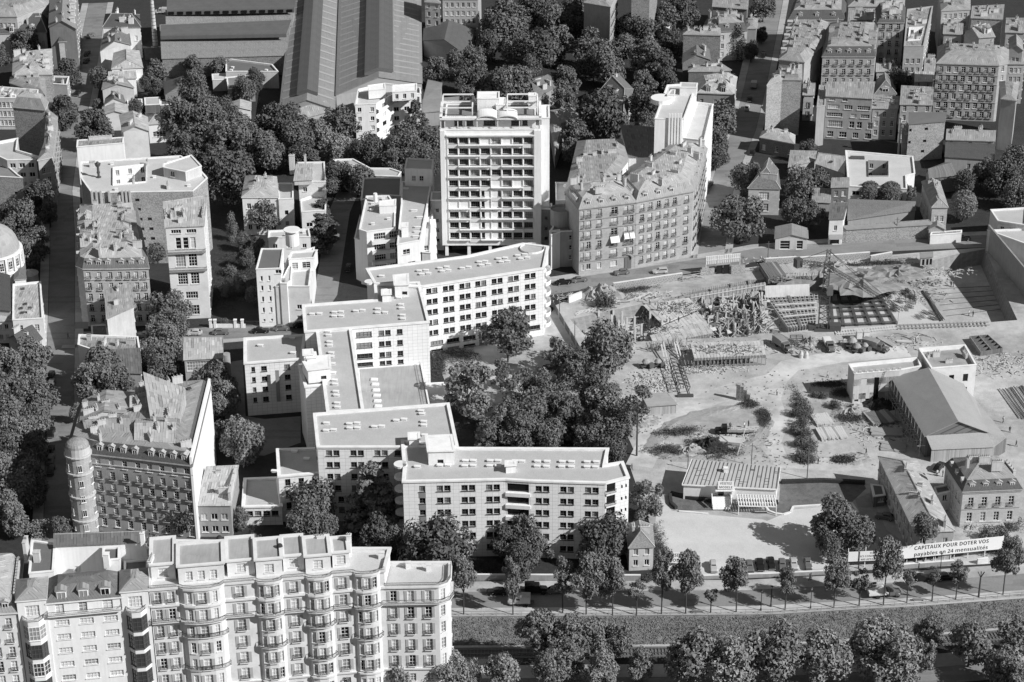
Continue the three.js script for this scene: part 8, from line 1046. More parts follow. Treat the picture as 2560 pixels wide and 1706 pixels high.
{// ---- tower crane ----
 const c=[82.1,-5.6],g=thing('tower_crane','dark lattice tower crane with long sloping jib over the rebar grid','crane',[c[0],0,c[1]]);
 const lattice=(name,A,Z,w,n,t)=>part(g,name,M.steel,b=>{const a=new THREE.Vector3(...A),d=new THREE.Vector3(...Z).sub(a),u=d.clone().normalize(),s=new THREE.Vector3(0,1,0).cross(u);if(s.length()<0.1)s.set(1,0,0.2);s.normalize().multiplyScalar(w / 2);const q=s.clone().cross(u).normalize().multiplyScalar(w / 2);const P=(k,i,j)=>{const v=a.clone().addScaledVector(d,k / n).addScaledVector(s,i).addScaledVector(q,j);return[v.x,v.y,v.z];};const cs=[[-1,-1],[1,-1],[1,1],[-1,1]];cs.forEach(([i,j],m)=>{b.beam(P(0,i,j),P(n,i,j),t);const[i2,j2]=cs[(m+1)% 4];for(let k=0;k<n;k++){b.beam(P(k,i,j),P(k+1,i2,j2),t*0.6);b.beam(P(k,i,j),P(k,i2,j2),t*0.6);}});});
 lattice('lower_mast',[c[0],0.6,c[1]],[c[0],10.5,c[1]],2.5,6,0.2);lattice('upper_mast',[c[0],10.5,c[1]],[c[0],19.5,c[1]],1.5,8,0.16);lattice('apex',[c[0],19.5,c[1]],[c[0]+0.2,23,c[1]],1.0,3,0.14);
 const tip=[97.5,18.3],ct=[74.8,-7.8];lattice('jib',[c[0],18.4,c[1]],[tip[0],17.2,tip[1]],0.9,26,0.08);lattice('counter_jib',[c[0],18.6,c[1]],[ct[0],18.6,ct[1]],0.9,9,0.09);
 part(g,'counterweight',M.steel,b=>b.box(ct[0],17.2,ct[1],1.8,2.4,1.6,0.5));part(g,'cables',M.steel,b=>{const m=lerp2(c,tip,0.62);b.beam([c[0],23,c[1]],[m[0],18.4,m[1]],0.09);const m2=lerp2(c,tip,0.95);b.beam([c[0],23,c[1]],[m2[0],17.8,m2[1]],0.08);b.beam([c[0],23,c[1]],[ct[0],19,ct[1]],0.09);});part(g,'cab',M.grey,b=>b.box(c[0]+1,10.6,c[1]+0.9,1.5,2.4,1.5));part(g,'base',M.steel,b=>{b.box(c[0],0.1,c[1],5,0.6,3.4).box(c[0]+3,0.1,c[1]+0.4,3,1.6,2.4).box(c[0]- 3,0.1,c[1],2,1.3,2.2);});part(g,'hook_line',M.steel,b=>{const m=lerp2(c,tip,0.97);b.beam([m[0],17,m[1]],[m[0],13,m[1]],0.06);});
 const k=[41.9,25.0],l=thing('lattice_boom','dark lattice crane boom lying on the ground left of the dusty circle','crane boom',[k[0],0,k[1]]);const u=[41.4,13.0],v=[43.0,30.5];part(l,'boom',M.steel,b=>{for(const s of[-1.2,1.2])for(const y of[0.3,2.4])b.beam([u[0]+s,y,u[1]],[v[0]+s,y,v[1]],0.16);for(let i=0;i<9;i++){const p=lerp2(u,v,i / 9),q=lerp2(u,v,(i+1)/ 9);b.beam([p[0]- 1.2,0.3,p[1]],[q[0]- 1.2,2.4,q[1]],0.12).beam([p[0]+1.2,0.3,p[1]],[q[0]+1.2,2.4,q[1]],0.12).beam([p[0]- 1.2,2.4,p[1]],[q[0]+1.2,2.4,q[1]],0.12).beam([p[0]- 1.2,2.4,p[1]],[p[0]+1.2,2.4,p[1]],0.1);}});part(l,'foot',M.steel,b=>b.box(v[0],0.05,v[1]+0.6,4,0.5,1));
 const hp=thing('hopper_stand','dark lattice hopper stand beside the canvas lorry','stand',P3([74.0,4.4],0));const hq=[74.1,3.5];part(hp,'frame',M.steel,b=>{for(const x of[-1.6,0,1.6])for(const z of[-2,0,2])b.beam([hq[0]+x,0,hq[1]+z],[hq[0]+x,1.9,hq[1]+z],0.14);for(const z of[-2,-1,0,1,2])b.beam([hq[0]- 1.6,1.9,hq[1]+z],[hq[0]+1.6,1.9,hq[1]+z],0.14);for(const x of[-1.6,1.6])b.beam([hq[0]+x,1.9,hq[1]- 2],[hq[0]+x,1.9,hq[1]+2],0.14);});
}
{// ---- huts, ruin, mixers, silos, mounds ----
 bld('site_hut','low hut with pale ribbed roof at the edge of the dusty circle',2.6,[[31.9,36.2],[38.1,35.8],[40.0,39.7],[33.1,40.6]],{w:M.wood,roof:'shed',e:0,rh:1,rm:M.corrPale});
{const p=[57.4,33.0],g=thing('ruined_wall','lone jagged stump of ruined wall beside a dust hollow','ruin',[p[0],0,p[1]]);part(g,'wall',M.rubble,b=>{for(const[x,h,z]of[[-1.4,4.6,0],[-0.6,4.2,0.2],[0.2,3.4,0.5],[1,2.4,0.9],[1.7,1.3,1.3]])b.box(p[0]+x,-0.2,p[1]+z,1.0,h,0.9,-0.4);});}
 const mixer=(label,p,t,s=1)=>{const g=thing('concrete_mixer',label,'mixer',P3(p,0));part(g,'chassis',M.steel,b=>b.box(p[0],0.5,p[1],3*s,0.3,1.5*s,t));part(g,'drum',M.concreteMid,b=>{b.cyl(p[0],0.9,p[1],0.6*s,0.7*s,1.1*s,12).cyl(p[0],0.9+0.7*s,p[1],1.1*s,0.8*s,0.5*s,12);});part(g,'hopper',M.rust,b=>b.box(p[0]+1.3*s,0.4,p[1]+0.6,1.3*s,1*s,1.2*s,t));for(const[x,z]of[[-1,-0.7],[1,-0.7],[-1,0.7],[1,0.7]])part(g,'wheel',M.tyre,b=>b.cyl(p[0]+x*s,0.02,p[1]+z*s,0.34,0.5,0.34,8));return g;};
 mixer('large concrete mixer plant by the flat lorry',[88.2,4.6],0.3,1.25);mixer('second mixer beside the large mixer plant',[89.1,7.5],0.8,1);mixer('small mixer right of the mixer plant',[91.3,6.7],0.2,0.8);mixer('pale mixer below the lattice boom',[34.1,15.3],0.4,1);mixer('second pale mixer by the boom',[37.2,15.0],0.2,0.9);
 for(const[p,l]of[[[90.6,0.8],'left of two pale concrete skips standing behind the mixers'],[[92.4,0.7],'right of two pale concrete skips standing behind the mixers']]){const g=thing('concrete_skip',l,'skip',P3(p,0));part(g,'bucket',M.cream,b=>b.box(p[0],0.6,p[1],1.5,1.9,1.4,0.1));part(g,'rim',M.render,b=>b.box(p[0],2.5,p[1],1.7,0.15,1.6,0.1));part(g,'stand',M.steel,b=>b.box(p[0],0,p[1],1.2,0.6,1.1,0.1));}
 for(const[p,l]of[[[74.3,10.6],'drum-shaped pale bucket beside the hopper stand'],[[75.6,10.6],'bottle-necked pale bucket beside the hopper stand']]){const g=thing('bucket',l,'bucket',P3(p,0));part(g,'body',M.concrete,b=>b.cyl(p[0],0,p[1],0.6,1.1,0.6,12));part(g,'neck',M.concrete,b=>b.cyl(p[0],1.1,p[1],0.6,0.8,0.25,12));}
 const mound=(label,p,r,h,m,name='earth_mound')=>{const b=new B(),N=26,K=6,f=(i,k)=>{const a=i / N*6.2832,t=k / K,q=r*t*(0.85+0.3*hash(i % N,k,4)),y=h*(1 - t*t)*(0.45+1.0*hash(i % N,k,9));return[p[0]+Math.cos(a)*q*1.3,k===K?0.01:Math.max(0.02,y),p[1]+Math.sin(a)*q];};for(let i=0;i<N;i++)for(let k=0;k<K;k++){if(k===0)b.tri([p[0],h,p[1]],f(i,1),f(i+1,1));else b.quad(f(i,k+1),f(i+1,k+1),f(i+1,k),f(i,k));}return tag(b.mesh(name,m),label,'mound');};
 mound('pale chalky spoil heap on the dusty circle',[42.0,57.8],3.4,1.1,M.sand);mound('dark brushwood heap on the dusty circle',[46.8,55.8],3.4,1.6,M.soil);mound('pale rubble heap behind the broken street wall',[24.4,-27.3],5,2.4,M.dirt);mound('rubble spill along the hut and fence',[31.6,43.2],3.4,0.8,M.sand);mound('sand cone beside the hopper',[77.9,1.9],2,1.3,M.dirt);mound('rough earth ridge above the rebar grid',[97.0,-34.2],9,1.4,M.dirtMid);mound('pale fan of spilled soil behind the crane',[90.0,-42.5],5.5,1.4,M.dirt);mound('spoil bank right of the crane by the pit edge',[107.6,-39.8],6,1.2,M.dirtMid);mound('overgrown rubble mound by the log piles',[83.1,39.5],4,1.2,M.dirt);mound('tangle of dark brush above the slanted poles',[90.6,36.5],3.6,1.4,M.soil);mound('low pale mound by the yard fence',[80.5,62.5],3,0.5,M.dirt);
 // weeds: nobody could count them
 const wg=new THREE.BufferGeometry();{const P=[];for(let i=0;i<26;i++){const x=rr(-0.5,0.5),y=rr(0,0.6),z=rr(-0.5,0.5),s=0.17;P.push(x,y,z,x+rr(-s,s),y+rr(-s,s)+0.1,z+rr(-s,s),x+rr(-s,s),y+rr(-s,s),z+rr(-s,s));}wg.setAttribute('position',new THREE.Float32BufferAttribute(P,3));wg.computeVertexNormals();}
 const weeds=(label,spots,n,m)=>{const im=new THREE.InstancedMesh(wg,m,n),d=new THREE.Object3D();for(let i=0;i<n;i++){const[p,w,h,t=0]=pick(spots),a=(rnd()+rnd()+rnd()- 1.5)*1.1,b=(rnd()+rnd()+rnd()- 1.5)*1.3,c=Math.cos(t),s=Math.sin(t);d.position.set(p[0]+a*w*c+b*h*s,0.03,p[1]- a*w*s+b*h*c);d.rotation.y=rr(0,6);d.scale.setScalar(rr(0.5,1.5));d.updateMatrix();im.setMatrixAt(i,d.matrix);}im.name=numbered('weeds');im.castShadow=im.receiveShadow=true;im.userData={label,category:'weeds',kind:'stuff'};scene.add(im);};
 weeds('dark weeds growing over the spoil and edges of the construction site',[[[40.1,49.2],5,1.4,0.2],[[36.5,58.5],4,2],[[49.3,59.7],4,1.6,0.3],[[61.4,42.2],1.2,3],[[71.7,37.8],1.6,7,0.15],[[70.3,54.6],1.6,5],[[79.9,25.6],4,0.8],[[82.2,30.3],2,1.5],[[82.6,43.2],3,1.5],[[92.8,-44.4],9,0.6,0.1],[[105.1,-46.1],6,0.5],[[101.0,-33.6],5,0.8],[[32.8,-29.5],6,1,0.3],[[77.6,63.1],2,1],[[58.2,36.1],2,1],[[46.8,54.3],4,1.5],[[107.2,103.3],4,1]],3600,mat(0.085,null));
 weeds('brush and ground cover under the park trees and garden beds',[[[-1.2,44.2],14,7],[[11.0,29.3],12,12],[[-15.7,8.8],6,3],[[-19.0,13.7],1.5,5],[[3.4,53.7],14,3],[[-5.8,108.4],8,2],[[-34.0,97.3],5,5],[[32.0,102.9],1.5,8],[[107.9,91.7],6,2.5],[[-89.6,11.8],6,10],[[-79.2,-29.0],6,8],[[-75.0,-46.2],7,12]],3600,mat(0.07,null));
 const tg=new THREE.BufferGeometry();{const P=[];for(let i=0;i<8;i++){const x=rr(-0.35,0.35),z=rr(-0.35,0.35),a=rr(0,6.3);P.push(x - Math.cos(a)*0.07,0,z - Math.sin(a)*0.07,x+Math.cos(a)*0.07,0,z+Math.sin(a)*0.07,x+rr(-0.2,0.2),rr(0.25,0.55),z+rr(-0.2,0.2));}tg.setAttribute('position',new THREE.Float32BufferAttribute(P,3));tg.computeVertexNormals();}
 const im=new THREE.InstancedMesh(tg,mat(1,null),14000),d=new THREE.Object3D(),cl=new THREE.Color();for(let i=0;i<14000;i++){const x=rr(-14,125),t=Math.pow(rnd(),0.9);let k=0;while(k<cutN.length - 2&&cutN[k+1][0]<x)k++;const z=cutN[k][1]+(cutN[k+1][1]- cutN[k][1])*(x - cutN[k][0])/(cutN[k+1][0]- cutN[k][0]);d.position.set(x,-4*t,z+4.4*t);d.rotation.y=rr(0,6);d.scale.set(rr(0.6,1.3),rr(0.15,0.45),rr(0.6,1.3));d.updateMatrix();im.setMatrixAt(i,d.matrix);const v=rr(0.12,0.24)*(0.7+0.6*vnoise(x*0.3,t*4,64,3));im.setColorAt(i,cl.setRGB(v,v,v));}im.name='bank_grass';im.castShadow=im.receiveShadow=true;im.userData={label:'rough tufted grass covering the sloping railway bank',category:'grass',kind:'stuff'};scene.add(im);
 // berm round the dusty circle
 const ring=[[35.0,50.1],[40.1,44.3],[47.1,39.8],[57.5,36.3],[61.1,40.3],[61.5,46.2],[58.3,53.6],[53.2,59.5],[45.3,61.2],[37.0,60.9],[33.3,56.4]],rc=ctr(ring),bm=new B(),RN=ring.length*6,rp=(i,q)=>{i=(i % RN+RN)% RN;const k=Math.floor(i / 6),p=lerp2(ring[k],ring[(k+1)% ring.length],(i % 6)/ 6),l=Math.hypot(p[0]- rc[0],p[1]- rc[1]),o=[-1.9,-0.9,0,1.1,2.3][q]*(0.75+0.6*hash(i,q,2)),y=[0.01,0.35,0.6,0.3,0.01][q]*Math.max(0.08,1.6*vnoise(i*0.35,q*0.5,64,6)- 0.3);return[p[0]+(p[0]- rc[0])/ l*o,q % 4?y:0.01,p[1]+(p[1]- rc[1])/ l*o];};
 for(let i=0;i<RN;i++){for(let q=0;q<4;q++)bm.quad(rp(i,q),rp(i+1,q),rp(i+1,q+1),rp(i,q+1));}tag(bm.mesh('earth_berm',M.dirt),'low broken earth berm ringing the dusty circle with the plank lorry','berm');
 // litter of small boards and stones, past counting
 const scrap=(label,n,m,geo,spots)=>{const im=new THREE.InstancedMesh(geo,m,n),d=new THREE.Object3D();for(let i=0;i<n;i++){const[p,w,h,y=0]=pick(spots);d.position.set(p[0]+(rnd()+rnd()- 1)*w,y+0.05,p[1]+(rnd()+rnd()- 1)*h);d.rotation.set(rr(-0.2,0.2),rr(0,6.3),rr(-0.2,0.2));d.scale.set(rr(0.3,1.6),rr(0.5,1.5),rr(0.6,1.4));d.updateMatrix();im.setMatrixAt(i,d.matrix);}im.name=numbered('debris');im.castShadow=im.receiveShadow=true;im.userData={label,category:'debris',kind:'stuff'};scene.add(im);};
 const sp=[[[60.0,-21.3],26,9,PIT],[[30.5,-14.3],16,8,PIT],[[55.7,4.1],22,4],[[28.3,-26.4],20,4],[[91.4,3.8],24,5],[[109.6,-34.3],14,8,PIT],[[110.3,-40.2],20,4],[[35.3,24.1],8,7],[[90.2,47.7],10,9],[[123.7,15.0],14,8],[[52.5,53.3],12,5],[[82.5,-48.5],18,3],[[45.6,-19.0],7,4,0.12],[[42.0,-5.1],6,4,-0.35],[[54.9,11.4],9,3,3.02],[[22.3,-16.3],12,6,PIT],[[47.1,16.3],14,3]];
 scrap('litter of offcut boards strewn over the construction site',3000,M.timber,new THREE.BoxGeometry(1.5,0.08,0.2),sp);scrap('dark scraps and bars strewn over the construction site',1300,M.rust,new THREE.BoxGeometry(1.2,0.12,0.16),sp);scrap('stones and clods scattered over the dirt',2600,M.dirtMid,new THREE.IcosahedronGeometry(0.2,0),[...sp,[[65.8,26.2],26,12],[[61.7,62.2],26,6],[[32.2,44.7],6,6],[[82.9,40.9],8,8]]);
}

// ---------- vehicles ----------
const prof=(pts,w,x0,m,name,g,bev=0.1)=>{const s=new THREE.Shape(pts.map(p=>new THREE.Vector2(...p))),e=new THREE.ExtrudeGeometry(s,{depth:w - 2*bev,bevelEnabled:true,bevelThickness:bev,bevelSize:bev,bevelSegments:2});e.translate(0,0,-w / 2+bev);return child(g,name,e,m,x0);};
const wheelG=new THREE.CylinderGeometry(0.33,0.33,0.18,14).rotateX(Math.PI / 2),hubG=new THREE.CylinderGeometry(0.17,0.17,0.2,10).rotateX(Math.PI / 2),bigWheelG=new THREE.CylinderGeometry(0.48,0.48,0.3,14).rotateX(Math.PI / 2),lampG=new THREE.SphereGeometry(0.11,8,6);
function wheels(g,xs,z,big){for(const x of xs)for(const s of[-1,1]){const w=child(g,'wheel',big?bigWheelG:wheelG,M.tyre,x,big?0.48:0.33,s*z);child(w,'hub',hubG,M.pale,0,0,s*0.04);}}
function proto(name,cat){const g=new THREE.Group();g.name=name;g.userData={base:name,category:cat};return g;}
function car(kind,m){// nose toward +x
 const g=proto('parked_car','car');
 const K={saloon:[[-2.1,0.35],[2.1,0.35],[2.15,0.75],[1.9,0.95],[0.75,1.0],[-1.5,1.0],[-2.1,0.75]],sedan:[[-2.15,0.35],[2.15,0.35],[2.2,0.7],[2.05,0.85],[0.8,0.92],[-1.6,0.92],[-2.2,0.75]],estate:[[-2,0.35],[2.0,0.35],[2.05,0.75],[0.9,0.95],[-2,0.95]]}[kind];
 prof(K,1.45,0,m,'body',g,0.12);
 const cab={saloon:[[-1.75,0.95],[0.7,0.95],[0.35,1.42],[-0.2,1.5],[-1.1,1.42]],sedan:[[-1.5,0.9],[0.85,0.9],[0.3,1.4],[-0.8,1.42]],estate:[[-1.95,0.92],[0.9,0.92],[0.35,1.48],[-1.8,1.5]]}[kind];
 prof(cab,1.25,0,m,'cabin',g,0.1);
 const sd={saloon:[[-1.3,1.03],[0.45,1.03],[0.22,1.36],[-0.95,1.36]],sedan:[[-1.2,0.98],[0.55,0.98],[0.2,1.32],[-0.75,1.32]],estate:[[-1.75,1.02],[0.6,1.02],[0.25,1.38],[-1.7,1.38]]}[kind],sg=new THREE.ExtrudeGeometry(new THREE.Shape(sd.map(p=>new THREE.Vector2(...p))),{depth:1.27,bevelEnabled:false});sg.translate(0,0,-0.635);child(g,'side_windows',sg,M.glass);
 const wf=new B();wf.quad([0.72,1.02,-0.52],[0.72,1.02,0.52],[0.42,1.42,0.46],[0.42,1.42,-0.46]);child(g,'windscreen',wf.geo(),M.glass,0.04,0,0);const wr=new B();const bx=kind==='estate'?-2.02:-1.72;wr.quad([bx,1.05,0.46],[bx,1.05,-0.46],[bx+0.42,1.38,-0.4],[bx+0.42,1.38,0.4]);child(g,'rear_window',wr.geo(),M.glass,-0.1,0.04,0);
 for(const x of[1.35,-1.35])for(const s of[-1,1]){const f=new THREE.SphereGeometry(0.5,10,6,0,6.2832,0,Math.PI / 2);f.scale(1.15,0.85,0.4);child(g,'fender',f,m,x,0.38,s*0.68);}
 wheels(g,[1.35,-1.35],0.72);child(g,'bumper',new THREE.BoxGeometry(0.1,0.12,1.5),M.chrome,2.2,0.48);child(g,'bumper',new THREE.BoxGeometry(0.1,0.12,1.5),M.chrome,-2.2,0.48);for(const s of[-1,1])child(g,'headlight',lampG,M.chrome,2.08,0.75,s*0.52);return g;
}
function lorry(kind,m){
 const g=proto(kind==='van'?'delivery_van':'lorry',kind==='van'?'van':'lorry'),L=kind==='van'?1.7:kind==='plank'?3.4:2.4;
 prof([[1.2,0.6],[2.7,0.6],[2.7,1.1],[2.5,1.3],[1.2,1.4]],1.4,0,m,'bonnet',g,0.12);prof([[0,0.6],[1.3,0.6],[1.3,1.4],[1.05,2.1],[0,2.15]],1.9,0,m,'cab',g,0.1);const w=new B();w.quad([1.36,1.45,-0.75],[1.36,1.45,0.75],[1.14,2.02,0.75],[1.14,2.02,-0.75]);child(g,'windscreen',w.geo(),M.glass,0.05);const sw=new THREE.BoxGeometry(0.75,0.5,1.95);child(g,'side_windows',sw,M.glass,0.6,1.75);
 child(g,'chassis',new THREE.BoxGeometry(L+3.4,0.2,0.9),M.steel,-L / 2+0.6,0.62);wheels(g,kind==='van'?[2,-1.1]:[2,-L+0.2],0.85,true);
 if(kind==='van')prof([[-1.9,0.7],[0,0.7],[0,2.3],[-1.9,2.25]],2,0,m,'box_body',g,0.1);
 else{child(g,'flatbed',new THREE.BoxGeometry(L+1.8,0.16,2.1),M.wood,-(L+1.8)/ 2 - 0.05,0.95);for(const s of[-1,1])child(g,'side_board',new THREE.BoxGeometry(L+1.8,0.5,0.07),kind==='pale'?M.cream:M.timberMid,-(L+1.8)/ 2 - 0.05,1.25,s*1.03);}
 if(kind==='canvas')prof([[-4.2,1.05],[-0.1,1.05],[-0.1,2.5],[-1.2,2.62],[-3,2.62],[-4.2,2.5]],2.1,0,M.canvas,'canvas_cover',g,0.06);
 if(kind==='pale')child(g,'load',new THREE.BoxGeometry(3.8,0.5,1.9),M.cream,-2.2,1.3);
 if(kind==='plank')for(let k=0;k<2;k++)for(let i=0;i<6;i++)child(g,'plank',cached('lpk',()=>new THREE.BoxGeometry(6.4,0.22,0.3)),i % 2?M.timber:M.wood,-3.6 -(i % 3)*0.5,1.16+k*0.24,-0.85+i*0.34);
 for(const s of[-1,1]){const f=new THREE.SphereGeometry(0.62,10,6,0,6.2832,0,Math.PI / 2);f.scale(1.15,0.75,0.45);child(g,'fender',f,m,2,0.55,s*0.8);child(g,'headlight',lampG,M.chrome,2.75,1.0,s*0.5);}child(g,'bumper',new THREE.BoxGeometry(0.1,0.16,1.8),M.steel,2.85,0.62);return g;
}
const V={black:car('saloon',M.black),grey:car('saloon',M.grey),pale:car('saloon',M.pale),blackS:car('sedan',M.black),greyS:car('sedan',M.grey),estate:car('estate',M.pale),van:lorry('van',M.black),vanP:lorry('van',M.pale),canvas:lorry('canvas',M.grey),flat:lorry('pale',M.grey),plank:lorry('plank',M.black)};
const park=(k,p,t,label,group,y=0.03)=>clone(V[k],p[0],y,p[1],t,label,group);
park('blackS',[14.2,-34.3],0.25,'glossy black saloon at the kerb, leftmost on the street above the site');park('greyS',[18.7,-35.9],0.25,'dark car right behind the glossy black saloon by the stone block');park('grey',[30.6,-40.5],3.4,'grey rounded car in front of the arched doorway');park('estate',[41.4,-41.1],3.3,'light estate car driving past the rubble wall');park('blackS',[129.6,-61.6],0.12,'black saloon on the street beside the dark site wall');
park('blackS',[-66.4,-5.9],0.08,'long black saloon parked before the rounded modernist house');park('grey',[-61.0,-7.3],0.1,'dark grey car behind the long black saloon by the modernist house');park('black',[-55.9,-9.1],0.1,'dark car half hidden behind the link wing');park('pale',[-96.7,-3.8],3.2,'pale car on the side street beside the first leafy tree');park('pale',[-83.8,-4.9],3.2,'pale car parked under trees before the studio house');park('grey',[-76.8,-5.2],0.05,'dark car behind the garden wall planting');park('black',[-45.8,-44.7],1.5,'dark car parked in the private lane');
{const l=[[[-117.0,18.7],'black'],[[-116.1,23.1],'grey'],[[-114.5,32.0],'blackS'],[[-112.4,42.6],'black'],[[-111.4,48.1],'black'],[[-109.9,57.0],'blackS'],[[-109.1,60.9],'grey'],[[-108.1,66.0],'black']];l.forEach(([p,k],i)=>park(k,p,1.62,`dark car in the shaded left street file beside the grove, ${ORD[i] === 'leftmost' ? 'farthest' : ORD[i] + ' from far end'}`,'cars parked along the shaded left street'));}
park('black',[-149.5,-219.1],1.5,'dark car in the upper left street, nearer of two in the shade');park('black',[-150.6,-226.9],1.5,'dark car in the upper left street, farther of two in the shade');park('grey',[-152.7,-246.2],1.2,'open grey car turning near the top of the left street');park('black',[-146.7,-186.3],1.45,'dark car parked beside the stone gable in the left street');park('grey',[-147.7,-197.9],1.45,'small dark car in the left street above the parked one');park('vanP',[-130.3,-272.5],3.1,'white van beside the factory shed near the chimney');
park('vanP',[82.9,-188.9],1.4,'pale van in the upper right street');park('black',[80.1,-176.2],1.4,'dark car below the pale van in the upper right street');park('pale',[78.4,-167.9],1.4,'light car below the dark one in the upper right street');park('black',[89.5,-220.3],1.4,'dark car high up the upper right street');park('black',[76.2,-128.8],1.4,'dark car in the shade of the corner tree in the upper right street');park('grey',[60.2,-102.8],1.1,'dark car at the kerb beside the curved stone corner');
{const l=[[[43.2,109.0],'pale'],[[51.0,109.1],'grey'],[[53.2,108.5],'black'],[[55.7,108.0],'black'],[[53.4,108.5],'black'],[[55.8,108.0],'black'],[[58.1,108.6],'grey'],[[60.6,108.3],'pale'],[[63.7,108.1],'greyS']].map(([p,k])=>park(k,p,-1.57+rr(-0.08,0.08),'car parked nose to the wall','cars parked on the forecourt'));ordinals(l,'on the show pavilion forecourt');}
park('black',[-3.5,118.4],3.14,'old black saloon under trees right of the cream building');park('van',[4.3,117.9],0,'old dark van under the trees on the boulevard');park('vanP',[1.5,122.1],3.1,'pale pickup van at the railing near the cream building');park('grey',[9.1,118.0],0,'dark car half hidden behind the old van on the boulevard');park('black',[87.2,114.2],0.1,'black car on the boulevard before the show windows');park('blackS',[92.5,113.9],0.1,'black saloon on the boulevard under the right street trees');park('vanP',[75.9,116.9],0.1,'pale lorry-like van parked between street trees');park('flat',[79.0,120.0],0.12,'flatbed lorry parked along the boulevard');park('black',[70.3,116.2],3.2,'black car nosing behind a street tree on the boulevard');park('grey',[83.4,89.2],2.85,'dark rounded car standing alone in the annex yard');park('black',[99.4,67.5],1.0,'dark car standing between the annex and the mansion');
park('canvas',[70.5,6.0],-1.1,'canvas-covered lorry parked beside the raised platform');park('flat',[82.2,5.7],-1.5,'pale-loaded lorry facing the camera near the mixers');park('plank',[51.5,49.8],3.1,'long dark lorry loaded with pale planks on the dusty circle');park('canvas',[94.7,6.8],-0.6,'small dumper standing right of the mixers');

// ---------- people ----------
function personGeo(pose){
 const mc=new MarchingCubes(60,new THREE.MeshBasicMaterial(),false,false,60000),n=60,sc=1.0;mc.isolation=0;
 const w=pose==='walk',J=[// bones: a, b, ra, rb
[[0,1.0,0],[0,1.38,0],0.15,0.18],[[0,1.38,0],[0,1.52,0.01],0.09,0.06],[[0,1.6,0.02],[0,1.66,0.02],0.105,0.105],[[-0.17,1.4,0],[0.17,1.4,0],0.075,0.075],
[[0.09,0.95,0],w?[0.09,0.52,0.14]:[0.1,0.5,0.01],0.1,0.07],[w?[0.09,0.52,0.14]:[0.1,0.5,0.01],w?[0.09,0.09,0.2]:[0.1,0.08,0],0.07,0.05],[w?[0.09,0.07,0.2]:[0.1,0.06,0],w?[0.09,0.06,0.34]:[0.1,0.05,0.14],0.055,0.05],
[[-0.09,0.95,0],w?[-0.09,0.52,-0.06]:[-0.1,0.5,0.01],0.1,0.07],[w?[-0.09,0.52,-0.06]:[-0.1,0.5,0.01],w?[-0.09,0.12,-0.28]:[-0.1,0.08,0],0.07,0.05],[w?[-0.09,0.08,-0.28]:[-0.1,0.06,0],w?[-0.09,0.05,-0.15]:[-0.1,0.05,0.14],0.055,0.05],
[[0.2,1.38,0],w?[0.25,1.12,-0.12]:[0.26,1.12,0],0.065,0.05],[w?[0.25,1.12,-0.12]:[0.26,1.12,0],w?[0.25,0.88,-0.06]:[0.24,0.87,0.1],0.05,0.04],[[-0.2,1.38,0],w?[-0.25,1.12,0.1]:[-0.26,1.12,0],0.065,0.05],[w?[-0.25,1.12,0.1]:[-0.26,1.12,0],w?[-0.24,0.92,0.24]:[-0.24,0.87,0.1],0.05,0.04],[w?[0.25,0.87,-0.06]:[0.24,0.85,0.1],w?[0.25,0.76,-0.03]:[0.24,0.75,0.12],0.045,0.03],[w?[-0.24,0.92,0.25]:[-0.24,0.85,0.1],w?[-0.24,0.84,0.32]:[-0.24,0.75,0.12],0.045,0.03]];
 const f=(x,y,z)=>{let m=9;for(const[a,b,r0,r1]of J){const dx=b[0]- a[0],dy=b[1]- a[1],dz=b[2]- a[2],t=Math.max(0,Math.min(1,((x - a[0])*dx+(y - a[1])*dy+(z - a[2])*dz)/(dx*dx+dy*dy+dz*dz+1e-9))),d=Math.hypot(x - a[0]- dx*t,y - a[1]- dy*t,z - a[2]- dz*t)-(r0+(r1 - r0)*t),k=0.03,h=Math.max(0,Math.min(1,0.5+0.5*(m - d)/ k));m=m*(1 - h)+d*h - k*h*(1 - h);}return m;};
 for(let k=0;k<n;k++)for(let j=0;j<n;j++)for(let i=0;i<n;i++)mc.field[i+j*n+k*n*n]=-f((i - n / 2)/(n / 2),(j - n / 2)/(n / 2)+0.9,(k - n / 2)/(n / 2));
 mc.update();const P=mc.positionArray.slice(0,mc.count*3),N=mc.normalArray.slice(0,mc.count*3);for(let i=0;i<P.length;i+=3)P[i+1]+=0.9;
 return[P,N];
}
const bodies=['stand','walk'].map(personGeo);
function person(p,turn,pose,shirt,legs,label,y=0.03,group){
 const[P,N]=bodies[pose],C=new Float32Array(P.length);for(let i=0;i<P.length;i+=3){const h=P[i+1],x=Math.abs(P[i]);const c=h>1.68?0.03:h>1.5?0.32:h<0.12?0.02:x>0.2&&h<0.95?0.3:h>0.95?shirt:legs;C[i]=C[i+1]=C[i+2]=c;}
 const g=new THREE.BufferGeometry();g.setAttribute('position',new THREE.BufferAttribute(P,3));g.setAttribute('normal',new THREE.BufferAttribute(N,3));g.setAttribute('color',new THREE.BufferAttribute(C,3));const m=new THREE.Mesh(g,skinM);m.name=numbered('person');m.position.set(p[0],y,p[1]);m.rotation.y=turn;m.castShadow=m.receiveShadow=true;m.userData={label,category:'person'};if(group)m.userData.group=group;scene.add(m);return m;
}
const skinM=new THREE.MeshStandardMaterial({color:G3(1),vertexColors:true,roughness:0.9});
person([65.8,30.8],2.4,0,0.7,0.05,'man in pale shirt standing alone on the dirt near the scrub');person([79.6,21.6],1,1,0.5,0.05,'man walking past the steel heap left of the gutted house');person([83.5,60.4],1.2,1,0.05,0.04,'dark-clothed man walking below the timber yard');person([67.6,60.6],2,0,0.75,0.05,'man in white shirt beside the hedge strip');person([71.6,64.6],2,0,0.1,0.06,'dark figure behind the pavilion hedge');
